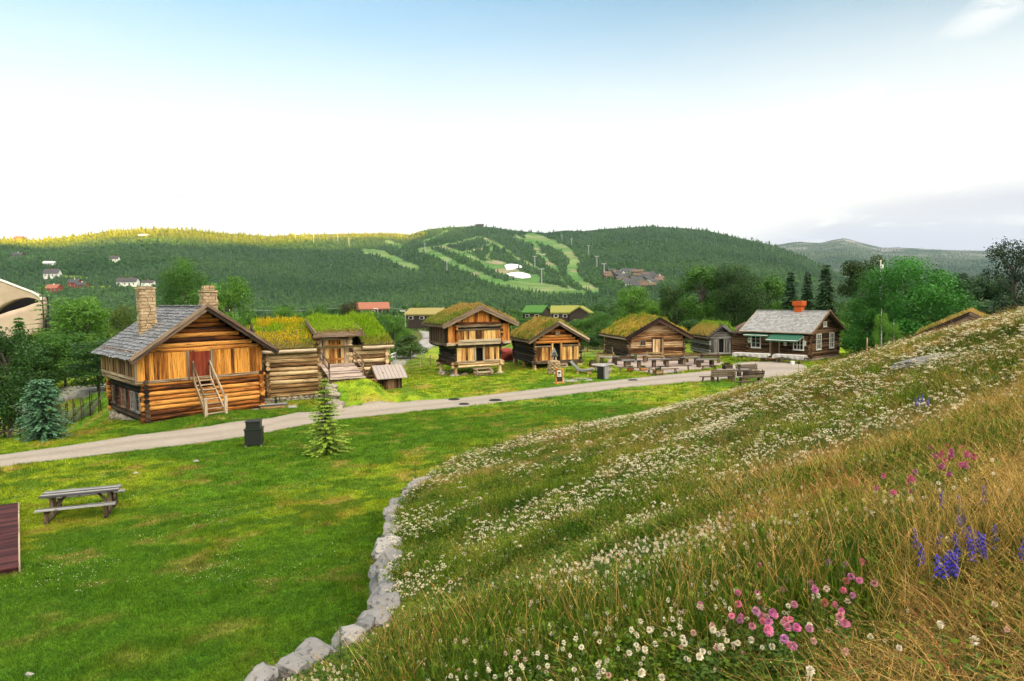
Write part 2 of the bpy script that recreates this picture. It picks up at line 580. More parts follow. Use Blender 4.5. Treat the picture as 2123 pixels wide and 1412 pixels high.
def make_ground():
    def axis(lo, hi, step, LO, HI, gr):
        a = list(np.arange(lo, hi + 1e-6, step))
        s = step
        while a[-1] < HI: s *= gr; a.append(a[-1] + s)
        s = step; f = []
        v = lo
        while v > LO: s *= gr; v -= s; f.append(v)
        return np.array(f[::-1] + a)
    X = axis(-28, 34, .2, -6500, 6500, 1.12)
    Y = axis(1.0, 62, .2, -3500, 8000, 1.12)
    gx, gy = np.meshgrid(X, Y)
    z = H(gx, gy)
    ny, nx = gx.shape
    V = np.stack([gx, gy, z], -1).reshape(-1, 3)
    i = np.arange(ny * nx).reshape(ny, nx)
    Fq = np.stack([i[:-1, :-1], i[:-1, 1:], i[1:, 1:], i[1:, :-1]], -1).reshape(-1, 4)
    x, y = V[:, 0], V[:, 1]
    lc = lawn_col(x, y)
    mc, _ = mead_col(x, y)
    m = meadow(x, y)
    c = lerp3(lc, mc * .38, m)  # bank ground darkened to paint the shade between grass tufts
    # far valley floor
    c = lerp3(c, lerp3((.05, .085, .015), (.13, .13, .03), fbm(x, y, 40, 3, 3)), sstep(85, 120, y))
    m_, nt, out = newmat('ground_cover')
    t = attr(nt, 'tint').outputs['Color']
    tc = nd(nt, 'ShaderNodeTexCoord').outputs['Object']
    n = nd(nt, 'ShaderNodeTexNoise', {'Vector': tc, 'Scale': 9.0, 'Detail': 6, 'Roughness': .7})
    n2 = nd(nt, 'ShaderNodeTexNoise', {'Vector': nd(nt, 'ShaderNodeMapping', {0: tc, 3: (1, 2.2, 1)}).outputs[0], 'Scale': 40.0, 'Detail': 3, 'Roughness': .7})
    f = mth(nt, 'ADD', mth(nt, 'MULTIPLY', n.outputs[0], .6), mth(nt, 'MULTIPLY', n2.outputs[0], .4))
    col = mix(nt, 1.0, t, ramp(nt, f, [(.3, (.55, .55, .5)), (.7, (1.45, 1.4, 1.2))]), 'MULTIPLY')
    bp = nd(nt, 'ShaderNodeBump', {'Height': f, 'Strength': .8, 'Distance': .05})
    b = nd(nt, 'ShaderNodeBsdfPrincipled', {'Base Color': col, 'Roughness': .9, 'Specular IOR Level': .1, 'Normal': bp.outputs[0]})
    nt.links.new(b.outputs[0], out.inputs[0])
    g = np_mesh('ground', V, Fq, m_, vcol=c, smooth=True)
    tag(g, 'green lawn and rough grass bank of the open-air farm', None, None, 'structure')
    return g


make_ground()


def sheet(name, L, Rr, mat, lift, kind='structure', n=6, label=None):
    """strip between two matched ground polylines (lists of (x,y)), laid on the ground"""
    L = np.array(L, float); Rr = np.array(Rr, float)
    def dens(P, k):
        t = np.linspace(0, len(P) - 1, k)
        a = np.arange(len(P))
        return np.stack([np.interp(t, a, P[:, 0]), np.interp(t, a, P[:, 1])], -1)
    k = max(len(L) * 24, 40)
    L, Rr = dens(L, k), dens(Rr, k)
    w = np.linspace(0, 1, n)[None, :, None]
    G = L[:, None, :] * (1 - w) + Rr[:, None, :] * w
    ed = (np.array([0, n - 1]))
    G[:, ed, :] += (NR.random((k, 2, 2)) - .5) * .14
    for e_ in ed: G[:, e_, :] += (fbm(G[:, e_, 0], G[:, e_, 1], .9, 3, 4)[:, None] - .5) * .42
    z = H(G[..., 0], G[..., 1]) + lift
    z[:, 0] -= .03; z[:, -1] -= .03
    V = np.concatenate([G, z[..., None]], -1).reshape(-1, 3)
    i = np.arange(k * n).reshape(k, n)
    Fq = np.stack([i[:-1, :-1], i[:-1, 1:], i[1:, 1:], i[1:, :-1]], -1).reshape(-1, 4)
    if True:  # keep faces pointing up
        a = V[Fq[0, 1]] - V[Fq[0, 0]]; b = V[Fq[0, 2]] - V[Fq[0, 0]]
        if np.cross(a, b)[2] < 0: Fq = Fq[:, ::-1]
    ww = np.broadcast_to(np.linspace(0, 1, n)[None, :], (k, n)).ravel()
    wear = .93 + .09 * np.exp(-((ww - .28) / .11) ** 2) + .09 * np.exp(-((ww - .72) / .11) ** 2) - .30 * (np.minimum(ww, 1 - ww) < .02) - .16 * np.exp(-((ww - .5) / .09) ** 2) * fbm(V[:, 0], V[:, 1], 2.0, 3, 6)
    o = np_mesh(name, V, Fq, mat, smooth=True, vcol=np.repeat(wear[:, None], 3, 1) * np.array([1, 1, .98]))
    o['kind'] = kind
    if label: o['label'] = label
    return o


def mat_gravel(name, a, b, sc=30.0, spk=(.5, .48, .46)):
    m, nt, out = newmat(name)
    tc = nd(nt, 'ShaderNodeTexCoord').outputs['Object']
    n1 = nd(nt, 'ShaderNodeTexNoise', {'Vector': tc, 'Scale': .55, 'Detail': 5, 'Roughness': .65})
    n2 = nd(nt, 'ShaderNodeTexNoise', {'Vector': tc, 'Scale': sc, 'Detail': 3, 'Roughness': .8})
    n3 = nd(nt, 'ShaderNodeTexNoise', {'Vector': tc, 'Scale': 3.5, 'Detail': 4, 'Roughness': .7})
    col = ramp(nt, mth(nt, 'ADD', mth(nt, 'MULTIPLY', n1.outputs[0], .6), mth(nt, 'MULTIPLY', n3.outputs[0], .4)), [(.35, a), (.65, b)])
    col = mix(nt, .55, col, ramp(nt, n2.outputs[0], [(.32, tuple(c * .45 for c in a)), (.5, b), (.68, spk)]))
    col = mix(nt, 1.0, col, attr(nt, 'tint').outputs['Color'], 'MULTIPLY')
    bp = nd(nt, 'ShaderNodeBump', {'Height': n2.outputs[0], 'Strength': .5, 'Distance': .02})
    p = nd(nt, 'ShaderNodeBsdfPrincipled', {'Base Color': col, 'Roughness': .95, 'Specular IOR Level': .1, 'Normal': bp.outputs[0]})
    nt.links.new(p.outputs[0], out.inputs[0])
    return m


M_PATH = mat_gravel('path_gravel', (.21, .18, .15), (.34, .295, .255))
M_PLAZA = mat_gravel('plaza_gravel', (.23, .195, .17), (.35, .305, .27))
M_ROAD = mat_gravel('road_asphalt', (.24, .235, .23), (.33, .32, .31), 60)

G2 = lambda px, py: (lambda v: (v.x, v.y))(at_ground(px, py))
# the gravel path from lower left to the yard: upper and lower edge
UP = [(-160, 958), (0, 943), (134, 925), (280, 902), (436, 883), (560, 867), (616, 855), (707, 845), (840, 833), (972, 823), (1085, 810), (1240, 792), (1324, 783), (1407, 775), (1480, 768)]
LO = [(-160, 990), (0, 969), (118, 955), (312, 931), (430, 917), (520, 904), (600, 888), (684, 872), (870, 853), (1009, 838), (1122, 825), (1240, 811), (1324, 801), (1407, 794), (1480, 789)]
sheet('path', [G2(*p) for p in UP], [G2(*p) for p in LO], M_PATH, .03, n=16, label='pale gravel path across the lawn')
sheet('yard', [G2(*p) for p in [(1478, 767.5), (1500, 762), (1530, 752), (1560, 748), (1620, 750), (1670, 757)]],
      [G2(*p) for p in [(1478, 789.5), (1520, 783), (1560, 785), (1600, 785), (1640, 780), (1672, 772)]], M_PLAZA, .035, n=14, label='gravel yard before the dark cabin')
# paved seating patch
PATIO = [(1258, 755), (1290, 764), (1330, 771), (1362, 777), (1408, 771), (1470, 764), (1494, 757)]
PATB = [(1262, 745), (1300, 743), (1330, 742), (1362, 742), (1408, 743), (1462, 747), (1500, 751)]
M_PAVE = mat_gravel('patio_slabs', (.27, .21, .185), (.37, .30, .27), 14, (.43, .36, .33))
sheet('patio', [G2(*p) for p in PATB], [G2(*p) for p in PATIO], M_PAVE, .05, n=14, label='pinkish paved patch under the seating')
# ================================================================ CAMERA, SUN, SKY
cd = bpy.data.cameras.new('camera'); cam = bpy.data.objects.new('camera', cd); COL.objects.link(cam)
cd.lens = 24.0; cd.sensor_width = 36.0; cd.clip_start = .05; cd.clip_end = 30000
cam.location = (0, 0, E)
cam.rotation_euler = CAMROT.to_euler()
S.camera = cam

SUN_EL = R(4.5)
SUN_AZ = Vector((.60, -.80))          # towards the sun: low, behind the camera and to its right
sl = bpy.data.lights.new('sun', 'SUN'); sl.energy = 5.0; sl.angle = R(.5); sl.color = (1.0, .62, .17)
so = bpy.data.objects.new('sun', sl); COL.objects.link(so)
tosun = Vector((SUN_AZ.x * math.cos(SUN_EL), SUN_AZ.y * math.cos(SUN_EL), math.sin(SUN_EL)))
so.rotation_euler = tosun.to_track_quat('Z', 'Y').to_euler()
so.location = (0, 0, 60)

W = bpy.data.worlds.new('World'); S.world = W; W.use_nodes = True
nt = W.node_tree
for n in list(nt.nodes): nt.nodes.remove(n)
wo = nt.nodes.new('ShaderNodeOutputWorld')
sky = nd(nt, 'ShaderNodeTexSky', None, sky_type='NISHITA', sun_disc=False)
sky.sun_elevation = SUN_EL
sky.sun_rotation = math.atan2(SUN_AZ.x, SUN_AZ.y) % (2 * math.pi)
sky.air_density = 1.0; sky.dust_density = .6; sky.ozone_density = 1.6
dirn = nd(nt, 'ShaderNodeTexCoord').outputs['Generated']
sx = nd(nt, 'ShaderNodeSeparateXYZ', {0: dirn})
X_, Y_, Z_ = sx.outputs
el = mth(nt, 'MULTIPLY', mth(nt, 'ARCSINE', Z_), 180 / math.pi)          # degrees
az = mth(nt, 'MULTIPLY', mth(nt, 'ARCTAN2', X_, Y_), 180 / math.pi)      # 0 ahead, + to the right


def wramp(x, a, b):      # 0..1 as x runs a..b, smooth
    n = nd(nt, 'ShaderNodeMapRange', {0: x, 1: a, 2: b, 3: 0.0, 4: 1.0}, interpolation_type='SMOOTHSTEP')
    return n.outputs[0]


def blob(a0, e0, wa, we, tilt=0.0):     # soft ellipse round one direction of the sky
    da = mth(nt, 'SUBTRACT', az, a0); de = mth(nt, 'SUBTRACT', el, e0)
    de = mth(nt, 'SUBTRACT', de, mth(nt, 'MULTIPLY', da, tilt))
    q = mth(nt, 'ADD', mth(nt, 'POWER', mth(nt, 'ABSOLUTE', mth(nt, 'DIVIDE', da, wa)), 2), mth(nt, 'POWER', mth(nt, 'ABSOLUTE', mth(nt, 'DIVIDE', de, we)), 2))
    return mth(nt, 'SUBTRACT', 1.0, q, clamp=True)


# thin bright veil of high cloud, thickest towards the horizon
fl = nd(nt, 'ShaderNodeCombineXYZ', {0: mth(nt, 'MULTIPLY', az, .05), 1: mth(nt, 'MULTIPLY', el, .16), 2: 0.0}).outputs[0]
n1 = nd(nt, 'ShaderNodeTexNoise', {'Vector': fl, 'Scale': 1.1, 'Detail': 7, 'Roughness': .55, 'Distortion': .4}).outputs[0]
n2 = nd(nt, 'ShaderNodeTexNoise', {'Vector': fl, 'Scale': 4.5, 'Detail': 6, 'Roughness': .6, 'Distortion': .6}).outputs[0]
veil = mth(nt, 'ADD', mth(nt, 'SUBTRACT', 1.0, wramp(el, VEIL[0], VEIL[1])), mth(nt, 'MULTIPLY_ADD', n1, .22, -.11), clamp=True)
over = mth(nt, 'MULTIPLY', wramp(el, 29, 46), mth(nt, 'MULTIPLY_ADD', n1, .7, .55), clamp=True)   # bright sky added overhead, out of view, as fill light
base = mix(nt, 1.0, sky.outputs[0], SKYTINT, 'MULTIPLY')
col = mix(nt, veil, base, VEILCOL)
col = mix(nt, over, col, OVERCOL)
# glow added out of view on the sun side for soft directional light
gdir = Vector((SUN_AZ.x, SUN_AZ.y, .62)).normalized()
dt = nd(nt, 'ShaderNodeVectorMath', {0: dirn, 1: tuple(gdir)}, operation='DOT_PRODUCT').outputs['Value']
glow = mth(nt, 'MULTIPLY', wramp(dt, .25, .98), wramp(el, 12, 30))
col = mix(nt, glow, col, GLOWCOL)
# lavender cloud bank low on the right, a wisp above it, one small grey cloud on the left
bank_m = mth(nt, 'MULTIPLY', 1.5, mth(nt, 'MULTIPLY', blob(33, 4.0, 17, 3.7, .04), wramp(n2, .22, .48)), clamp=True)
col = mix(nt, mth(nt, 'MULTIPLY', bank_m, .95), col, CLOUDCOL)
b2 = mth(nt, 'MULTIPLY', blob(34.5, 4.5, 4.2, .5, .0), wramp(n2, .40, .62))
col = mix(nt, mth(nt, 'MULTIPLY', b2, .8), col, VEILCOL)
b3 = mth(nt, 'MULTIPLY', blob(35.8, 18.6, 5.0, 1.5, .42), wramp(n2, .36, .60))
col = mix(nt, mth(nt, 'MULTIPLY', b3, .7), col, VEILCOL)
b5 = mth(nt, 'MULTIPLY', blob(25.5, 13.8, 4.0, 1.2, .25), wramp(n2, .40, .62))
col = mix(nt, mth(nt, 'MULTIPLY', b5, .5), col, VEILCOL)
b4 = mth(nt, 'MULTIPLY', blob(-26.3, 7.7, 1.6, .32, .0), wramp(n2, .3, .5))
col = mix(nt, mth(nt, 'MULTIPLY', b4, .8), col, CLOUDCOL)
bg = nd(nt, 'ShaderNodeBackground', {0: col, 1: SKYSTR})
nt.links.new(bg.outputs[0], wo.inputs[0])
S.view_settings.view_transform = 'Standard'; S.view_settings.look = 'None'
S.view_settings.gamma = 1.0; S.view_settings.use_curve_mapping = False
S.view_settings.exposure = EXPO
S.cycles.max_bounces = 6; S.cycles.transparent_max_bounces = 8; S.cycles.volume_bounces = 0
S.cycles.diffuse_bounces = 3; S.cycles.glossy_bounces = 2; S.cycles.transmission_bounces = 3
S.cycles.use_denoising = True
S.cycles.volume_step_rate = 4.0
# ================================================================ HILLS AND FAR FOREST
_CM = np.array(CAMROT)


def rayv(px, py):
    v = np.stack([(np.asarray(px, float) - 1061.5) / F, -(np.asarray(py, float) - 706) / F, -np.ones(np.broadcast(px, py).shape)], -1)
    d = v @ _CM.T
    return d[..., 0] / d[..., 1], d[..., 2] / d[..., 1]


class Hill:
    def __init__(s, sky, yR, y0, zb, p=1.25, amp=10, seed=1):
        s.sk = np.array(sky, float); s.yR = np.array(yR, float); s.y0 = y0; s.zb = zb; s.p = p; s.amp = amp; s.seed = seed

    def row(s, px): return np.interp(px, s.sk[:, 0], s.sk[:, 1])

    def pos(s, px, t):
        """px: picture column, t: 0 foot .. 1 skyline .. 1.4 behind"""
        px, t = np.broadcast_arrays(np.asarray(px, float), np.asarray(t, float))
        yr = np.interp(px, s.yR[:, 0], s.yR[:, 1])
        dx, dz = rayv(px, s.row(px))
        zr = E + dz * yr
        y = s.y0 + (yr - s.y0) * t
        tt = np.clip(t, 0, 1)
        z = s.zb + (zr - s.zb) * tt ** s.p
        z = np.where(t > 1, zr - (t - 1) * (zr - s.zb) * 1.6, z)
        x = dx * y
        am = s.amp * np.sin(np.pi * np.clip(t, 0, 1)) ** .8
        z = z + (fbm(x, y, 260, 4, s.seed) - .5) * am * 2
        z = z - 12 * (fbm(x, y, 90, 2, s.seed + 3) - .3) * (t > 1)
        return np.stack([x, y, z], -1)

    def scr(s, px, t):
        """picture row of the surface point"""
        P = s.pos(px, t)
        d = np.stack([P[..., 0], P[..., 1], P[..., 2] - E], -1) @ _CM
        return 706 + F * d[..., 1] / d[..., 2]

    def tab(s, cols, n=160):
        T = np.linspace(0, 1, n)
        return T, s.scr(cols[:, None], T[None, :])

    def at(s, px, py):
        """t of the surface point seen at (px, py): scalar or arrays"""
        px = np.atleast_1d(np.asarray(px, float)); py = np.atleast_1d(np.asarray(py, float))
        T, rows = s.tab(px)
        rows = np.minimum.accumulate(rows, 1)
        out = np.array([np.interp(-q, -r, T) for q, r in zip(py, rows)])
        return out

    def point(s, px, py):
        t = s.at(px, py)
        return Vector(s.pos(np.atleast_1d(float(px)), t)[0])


SK = [(-900, 530), (-500, 510), (-200, 500), (0, 497), (40, 496), (80, 498), (130, 493), (180, 487), (220, 480), (260, 477), (300, 475), (340, 475), (400, 478), (450, 483),
      (500, 486), (560, 490), (600, 488), (650, 486), (700, 485), (760, 484), (820, 484), (850, 487), (872, 479), (900, 474), (940, 471), (985, 469), (1020, 471), (1060, 477),
      (1100, 481), (1130, 483), (1170, 478), (1210, 479), (1250, 475), (1300, 472), (1340, 469), (1380, 471), (1430, 474), (1480, 481), (1530, 493), (1570, 501),
      (1600, 508), (1640, 523), (1680, 539), (1720, 560), (1760, 580), (1800, 598), (1860, 618), (1960, 630), (2400, 640), (3000, 640)]
YR = [(-900, 1300), (500, 1400), (620, 1700), (700, 2000), (850, 2000), (900, 1850), (1200, 1800), (1600, 1500), (1800, 1200), (3000, 1000)]
HILL = Hill(SK, YR, 290, -9, 1.22, 9, 1)
SK2 = [(1200, 560), (1500, 530), (1560, 518), (1610, 508), (1640, 503), (1660, 501), (1680, 503), (1700, 504), (1725, 498), (1750, 494), (1768, 498), (1800, 507), (1830, 514),
       (1860, 513), (1900, 515), (1950, 518), (2000, 519), (2040, 520), (2060, 515), (2085, 518), (2123, 517), (2300, 512), (2600, 520), (3000, 540)]
HILL2 = Hill(SK2, [(1200, 5200), (3000, 5600)], 1500, -14, 1.15, 26, 6)


def poly(P, s=1.0, ox=0.0, oy=0.0): return np.array([(x / s + ox, y / s + oy) for x, y in P], float)


def inside(px, py, P):
    px = np.asarray(px, float); py = np.asarray(py, float)
    r = np.zeros(np.broadcast(px, py).shape, bool)
    n = len(P)
    for i in range(n):
        (x1, y1), (x2, y2) = P[i], P[(i + 1) % n]
        c = ((y1 > py) != (y2 > py)) & (px < (x2 - x1) * (py - y1) / ((y2 - y1) + 1e-12) + x1)
        r ^= c
    return r


q4 = (3.0329, 680, 440)
q3 = (3.0329, 0, 440)
FIELDS = [poly(P, *q3) for P in (
    [(370, 396), (480, 398), (560, 412), (560, 425), (380, 418)], [(690, 462), (800, 455), (940, 462), (940, 488), (760, 488)],
    [(680, 308), (770, 308), (775, 325), (690, 325)], [(280, 496), (350, 498), (350, 522), (285, 522)], [(540, 462), (690, 462), (690, 482), (545, 482)],
    [(700, 640), (800, 640), (800, 665), (700, 665)])]
CABV = poly([(1690, 375), (1800, 370), (1900, 372), (2040, 400), (2120, 430), (2110, 460), (2000, 490), (1890, 470), (1760, 430)], *q4)
SNOW = [poly(P, *q4) for P in ([(1106, 336), (1125, 328), (1155, 326), (1195, 331), (1217, 341), (1214, 352), (1182, 350), (1176, 358), (1150, 362), (1122, 366)],
                              [(1117, 389), (1150, 381), (1195, 377), (1240, 385), (1262, 393), (1274, 409), (1250, 415), (1215, 418), (1180, 411), (1150, 408)])]


LINES = [(w / 3.0329, poly(P, *q4)) for w, P in (
    (46, [(590, 238), (700, 268), (790, 328), (900, 375), (1000, 420), (1100, 452), (1250, 485), (1400, 506), (1600, 518)]),
    (30, [(720, 222), (800, 244), (880, 278), (960, 318), (1050, 360), (1150, 405), (1280, 440), (1420, 475), (1560, 500)]),
    (18, [(980, 165), (1060, 200), (1150, 262), (1240, 312), (1330, 365), (1400, 420)]),
    (34, [(1180, 160), (1290, 190), (1330, 255), (1390, 325), (1440, 372)]),
    (58, [(1270, 150), (1400, 190), (1500, 245), (1545, 310), (1530, 380), (1580, 440), (1670, 498)]),
    (44, [(230, 245), (330, 262), (430, 307), (550, 356)]), (15, [(580, 236), (720, 210), (820, 192), (960, 153)]), (13, [(590, 192), (680, 150), (760, 115)]),
    (26, [(365, 184), (445, 212)]), (62, [(1000, 328), (1100, 345), (1200, 395), (1300, 420)]), (50, [(1150, 445), (1400, 492), (1600, 514)]), (14, [(1030, 215), (1000, 285), (1080, 325)]),
    (16, [(860, 250), (960, 232), (1040, 180)]), (12, [(1440, 370), (1480, 440), (1540, 500)]))]


def on_run(px, py):
    px = np.asarray(px, float); py = np.asarray(py, float)
    jx = px + (fbm(px, py, 9, 3, 91) - .5) * 12; jy = py + (fbm(px, py, 7, 3, 92) - .5) * 6
    r = np.zeros(np.shape(px), bool)
    for w, P in LINES:
        for (x1, y1), (x2, y2) in zip(P, P[1:]):
            t = np.clip(((jx - x1) * (x2 - x1) + (jy - y1) * (y2 - y1)) / ((x2 - x1) ** 2 + (y2 - y1) ** 2), 0, 1)
            r |= np.hypot(jx - x1 - t * (x2 - x1), (jy - y1 - t * (y2 - y1)) * 1.25) < w * .5
    return r


def clear(px, py):
    r = on_run(px, py)
    for P in FIELDS + SNOW: r |= inside(px, py, P)
    return r


def hill_mesh(name, hl, c0, c1, nc, nt_, label, far=False):
    cols = np.linspace(c0, c1, nc)
    T = np.r_[np.linspace(0, 1, nt_), [1.04, 1.12, 1.3, 1.7]]
    P = hl.pos(cols[:, None], T[None, :])
    rows = hl.scr(cols[:, None], T[None, :])
    n, k = P.shape[:2]
    i = np.arange(n * k).reshape(n, k)
    Fq = np.stack([i[:-1, :-1], i[1:, :-1], i[1:, 1:], i[:-1, 1:]], -1).reshape(-1, 4)
    x, y = P[..., 0], P[..., 1]
    nz = fbm(x, y, 60, 4, 3)
    if far:
        c = lerp3((.045, .075, .05), (.075, .10, .065), sstep(.35, .65, fbm(x, y, 300, 4, 9)))
        rk = sstep(.52, .66, fbm(x, y, 130, 5, 12)) * sstep(.55, .9, np.broadcast_to(T[None, :], x.shape)) * .8
        c = lerp3(c, (.27, .25, .25), rk)
    else:
        c = lerp3((.026, .056, .030), (.055, .092, .042), nz)
        px = np.broadcast_to(cols[:, None], rows.shape)
        g = on_run(px, rows) * 1.0
        gc = lerp3((.075, .165, .05), (.15, .215, .085), sstep(.3, .7, fbm(x, y, 70, 4, 4)))
        gc = lerp3(gc, (.22, .20, .13), sstep(.60, .72, fbm(x, y, 45, 4, 14)))
        c = lerp3(c, gc, g)
        for P_ in FIELDS: c = lerp3(c, (.12, .18, .03), inside(px, rows, P_) * 1.0)
        c = lerp3(c, (.11, .115, .085), inside(px, rows, CABV) * sstep(.45, .6, nz) * .8)
        # dry heath with sunlight put into its colour, near the left hill's top
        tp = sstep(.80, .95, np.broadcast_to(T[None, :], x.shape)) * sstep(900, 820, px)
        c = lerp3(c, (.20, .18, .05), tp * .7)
    m_, nt, out = newmat(name + '_cover')
    t = attr(nt, 'tint').outputs['Color']
    tc = nd(nt, 'ShaderNodeTexCoord').outputs['Object']
    nz_ = nd(nt, 'ShaderNodeTexNoise', {'Vector': tc, 'Scale': .05 if not far else .02, 'Detail': 6, 'Roughness': .75})
    col = mix(nt, 1.0, t, ramp(nt, nz_.outputs[0], [(.3, (.55, .6, .6)), (.7, (1.45, 1.4, 1.35))]), 'MULTIPLY')
    b = nd(nt, 'ShaderNodeBsdfPrincipled', {'Base Color': col, 'Roughness': 1.0, 'Specular IOR Level': 0.0})
    nt.links.new(b.outputs[0], out.inputs[0])
    o = np_mesh(name, P.reshape(-1, 3), Fq, m_, vcol=c.reshape(-1, 3), smooth=True)
    return tag(o, label, None, None, 'structure')


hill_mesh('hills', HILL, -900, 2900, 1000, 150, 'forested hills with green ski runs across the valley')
hill_mesh('mountains', HILL2, 1200, 2900, 240, 80, 'bluish rocky mountain ridge far behind the hills', far=True)

# unseen ridge added behind the camera, its profile shaped to block the sun
sd = Vector((-SUN_AZ.x, -SUN_AZ.y)).normalized(); cd_ = Vector((sd.y, -sd.x))
RA = -1500
prof = [(-6000, 150), (-2500, 300), (-700, 420), (-60, 402), (20, 336), (78, 312), (244, 300), (420, 314), (570, 326), (680, 340), (850, 378), (925, 402), (960, 426), (1030, 450), (1300, 478), (2600, 460), (3600, 640), (4300, 830), (7200, 830), (9000, 500)]
cs = np.linspace(-5500, 8000, 520)
hh = np.interp(cs, [p[0] for p in prof], [p[1] for p in prof])
A = np.array([RA - 1700, RA - 1100, RA - 500, RA - 150, RA, RA + 120, RA + 380, RA + 700, RA + 950])
fr = np.array([.0, .35, .75, .96, 1.0, .93, .6, .2, -.02])
cx, ax = np.meshgrid(cs, A, indexing='ij')
hz = hh[:, None] * fr[None, :] + (fbm(cx, ax, 200, 4, 2) - .5) * 12 * np.sin(np.pi * np.clip(fr, 0, 1))[None, :]
gx_ = cd_.x * cx + sd.x * ax; gy_ = cd_.y * cx + sd.y * ax
i = np.arange(hz.size).reshape(hz.shape)
Fq = np.stack([i[:-1, :-1], i[1:, :-1], i[1:, 1:], i[:-1, 1:]], -1).reshape(-1, 4)
tag(np_mesh('hillside', np.stack([gx_, gy_, hz], -1).reshape(-1, 3), Fq, bpy.data.materials['hills_cover'],
            vcol=lerp3((.02, .045, .015), (.05, .08, .02), fbm(gx_, gy_, 60, 3, 3)).reshape(-1, 3), smooth=True), 'unseen shade ridge added behind the viewpoint', None, None, 'structure')

# ---------------------------------------------------------------- far trees: low conifers and birches as one mass
M_FARTREE = mat_leaf('far_tree_leaves', (.55, .6, .55), (1.4, 1.35, 1.3), 'inst', .15, .1)


def far_conifer(seed):
    q = np.random.default_rng(seed); V = []; Fq = []; t = []
    n = 7
    for k in range(5):
        z0 = .12 + .17 * k; z1 = z0 + .34 - .02 * k; r = .27 * (1 - k / 5.6)
        b = len(V)
        for a in range(n):
            w = 2 * math.pi * (a + q.random() * .5) / n
            rr = r * (.65 + .6 * q.random())
            V.append((rr * math.cos(w), rr * math.sin(w), z0 - .05 * q.random()))
        V.append((0, 0, min(z1, 1.02)))
        for a in range(n):
            Fq.append((b + a, b + (a + 1) % n, b + n)); t.append(q.random() * .7 + .06 * k)
    return np_mesh('far_conifer', V, Fq, M_FARTREE, link=False, tone=t)


def far_birch(seed, nl=150):
    q = np.random.default_rng(seed)
    lob = [(q.normal(0, .13), q.normal(0, .13), .35 + .5 * q.random(), .15 + .1 * q.random()) for _ in range(7)] + [(0, 0, .55, .25)]
    V = []; Fq = []; t = []
    for i in range(nl):
        l = lob[q.integers(len(lob))]
        d = q.normal(size=3); d /= np.linalg.norm(d)
        c = np.array(l[:3]) + d * l[3] * np.array([1, 1, 1.15])
        u = np.cross(d, q.normal(size=3)); u /= np.linalg.norm(u); v = np.cross(d, u) + d * q.normal() * .4
        s_ = .05 + .035 * q.random()
        b = len(V)
        V += [c - u * s_, c - v * s_ * .8, c + u * s_, c + v * s_ * .8]
        Fq.append((b, b + 1, b + 2, b + 3)); t.append(q.random() * .75 + .25 * (c[2] > .6))
    return np_mesh('far_birch', V, Fq, M_FARTREE, link=False, tone=t)


PROT = [far_conifer(i) for i in range(4)] + [far_birch(20 + i) for i in range(3)]


def forest(name, hl, n, c0, c1, label, row_base, size, mask=None, bshare=.25, dark=(.022, .055, .020), light=(.060, .115, .030), seed=1, sun_gold=True):
    q = np.random.default_rng(seed)
    px = q.uniform(c0, c1, n)
    sk = hl.row(px)
    w = q.random(n)
    py = sk + 1.0 + (row_base - sk) * w
    ok = np.ones(n, bool)
    if mask is not None:
        ok &= ~mask(px, py)
    px, py = px[ok], py[ok]
    cols = np.linspace(c0, c1, 400)
    T, rows = hl.tab(cols)
    rows = np.minimum.accumulate(rows, 1)
    ci = np.clip(((px - c0) / (c1 - c0) * 399).round().astype(int), 0, 399)
    t = np.array([np.interp(-p, -rows[c], T) for p, c in zip(py, ci)])
    P = hl.pos(px, t)
    n = len(P)
    birch = (q.random(n) < bshare * (1.7 - 1.5 * t) + .5 * sstep(.55, .7, fbm(P[:, 0], P[:, 1], 120, 3, 5)))
    pick = np.where(birch, 4 + q.integers(0, 3, n), q.integers(0, 4, n))
    s = size * (.45 + .9 * q.random(n) ** 1.5) * np.where(birch, .85, 1.0)
    s = s * (.36 + .5 * t)
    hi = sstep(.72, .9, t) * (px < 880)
    nn = fbm(P[:, 0], P[:, 1], 140, 4, 31)
    tint = lerp3(dark, light, np.clip(nn * 1.2 - .1 + q.normal(0, .18, n), 0, 1))
    tint = np.where(birch[:, None], tint * np.array([1.35, 1.45, 1.15]), tint)
    tint = tint * (1 + hi[:, None] * np.array([2.3, .85, -.5])) if sun_gold else tint      # yellowish mountain birch, with golden sunlight put into the tint near the top
    rot = np.stack([np.zeros(n), np.zeros(n), q.uniform(0, 6.28, n)], -1)
    sc = np.stack([s, s, s * (1 + .25 * q.random(n))], -1)
    P = P - np.array([0, 0, .3])
    return scatter(name, P, rot, sc, tint, PROT, pick, label)


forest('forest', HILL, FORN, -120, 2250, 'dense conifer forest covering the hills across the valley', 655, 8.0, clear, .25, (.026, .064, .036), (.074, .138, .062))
forest('far_forest', HILL2, FORN // 5, 1560, 2250, 'thin bluish woodland on the lower far mountain', 600, 11.0,
       lambda px, py: (NR.random(len(px)) < .6 * (py < HILL2.row(px) + 22)), .2, (.03, .06, .035), (.05, .085, .045), 4, False)

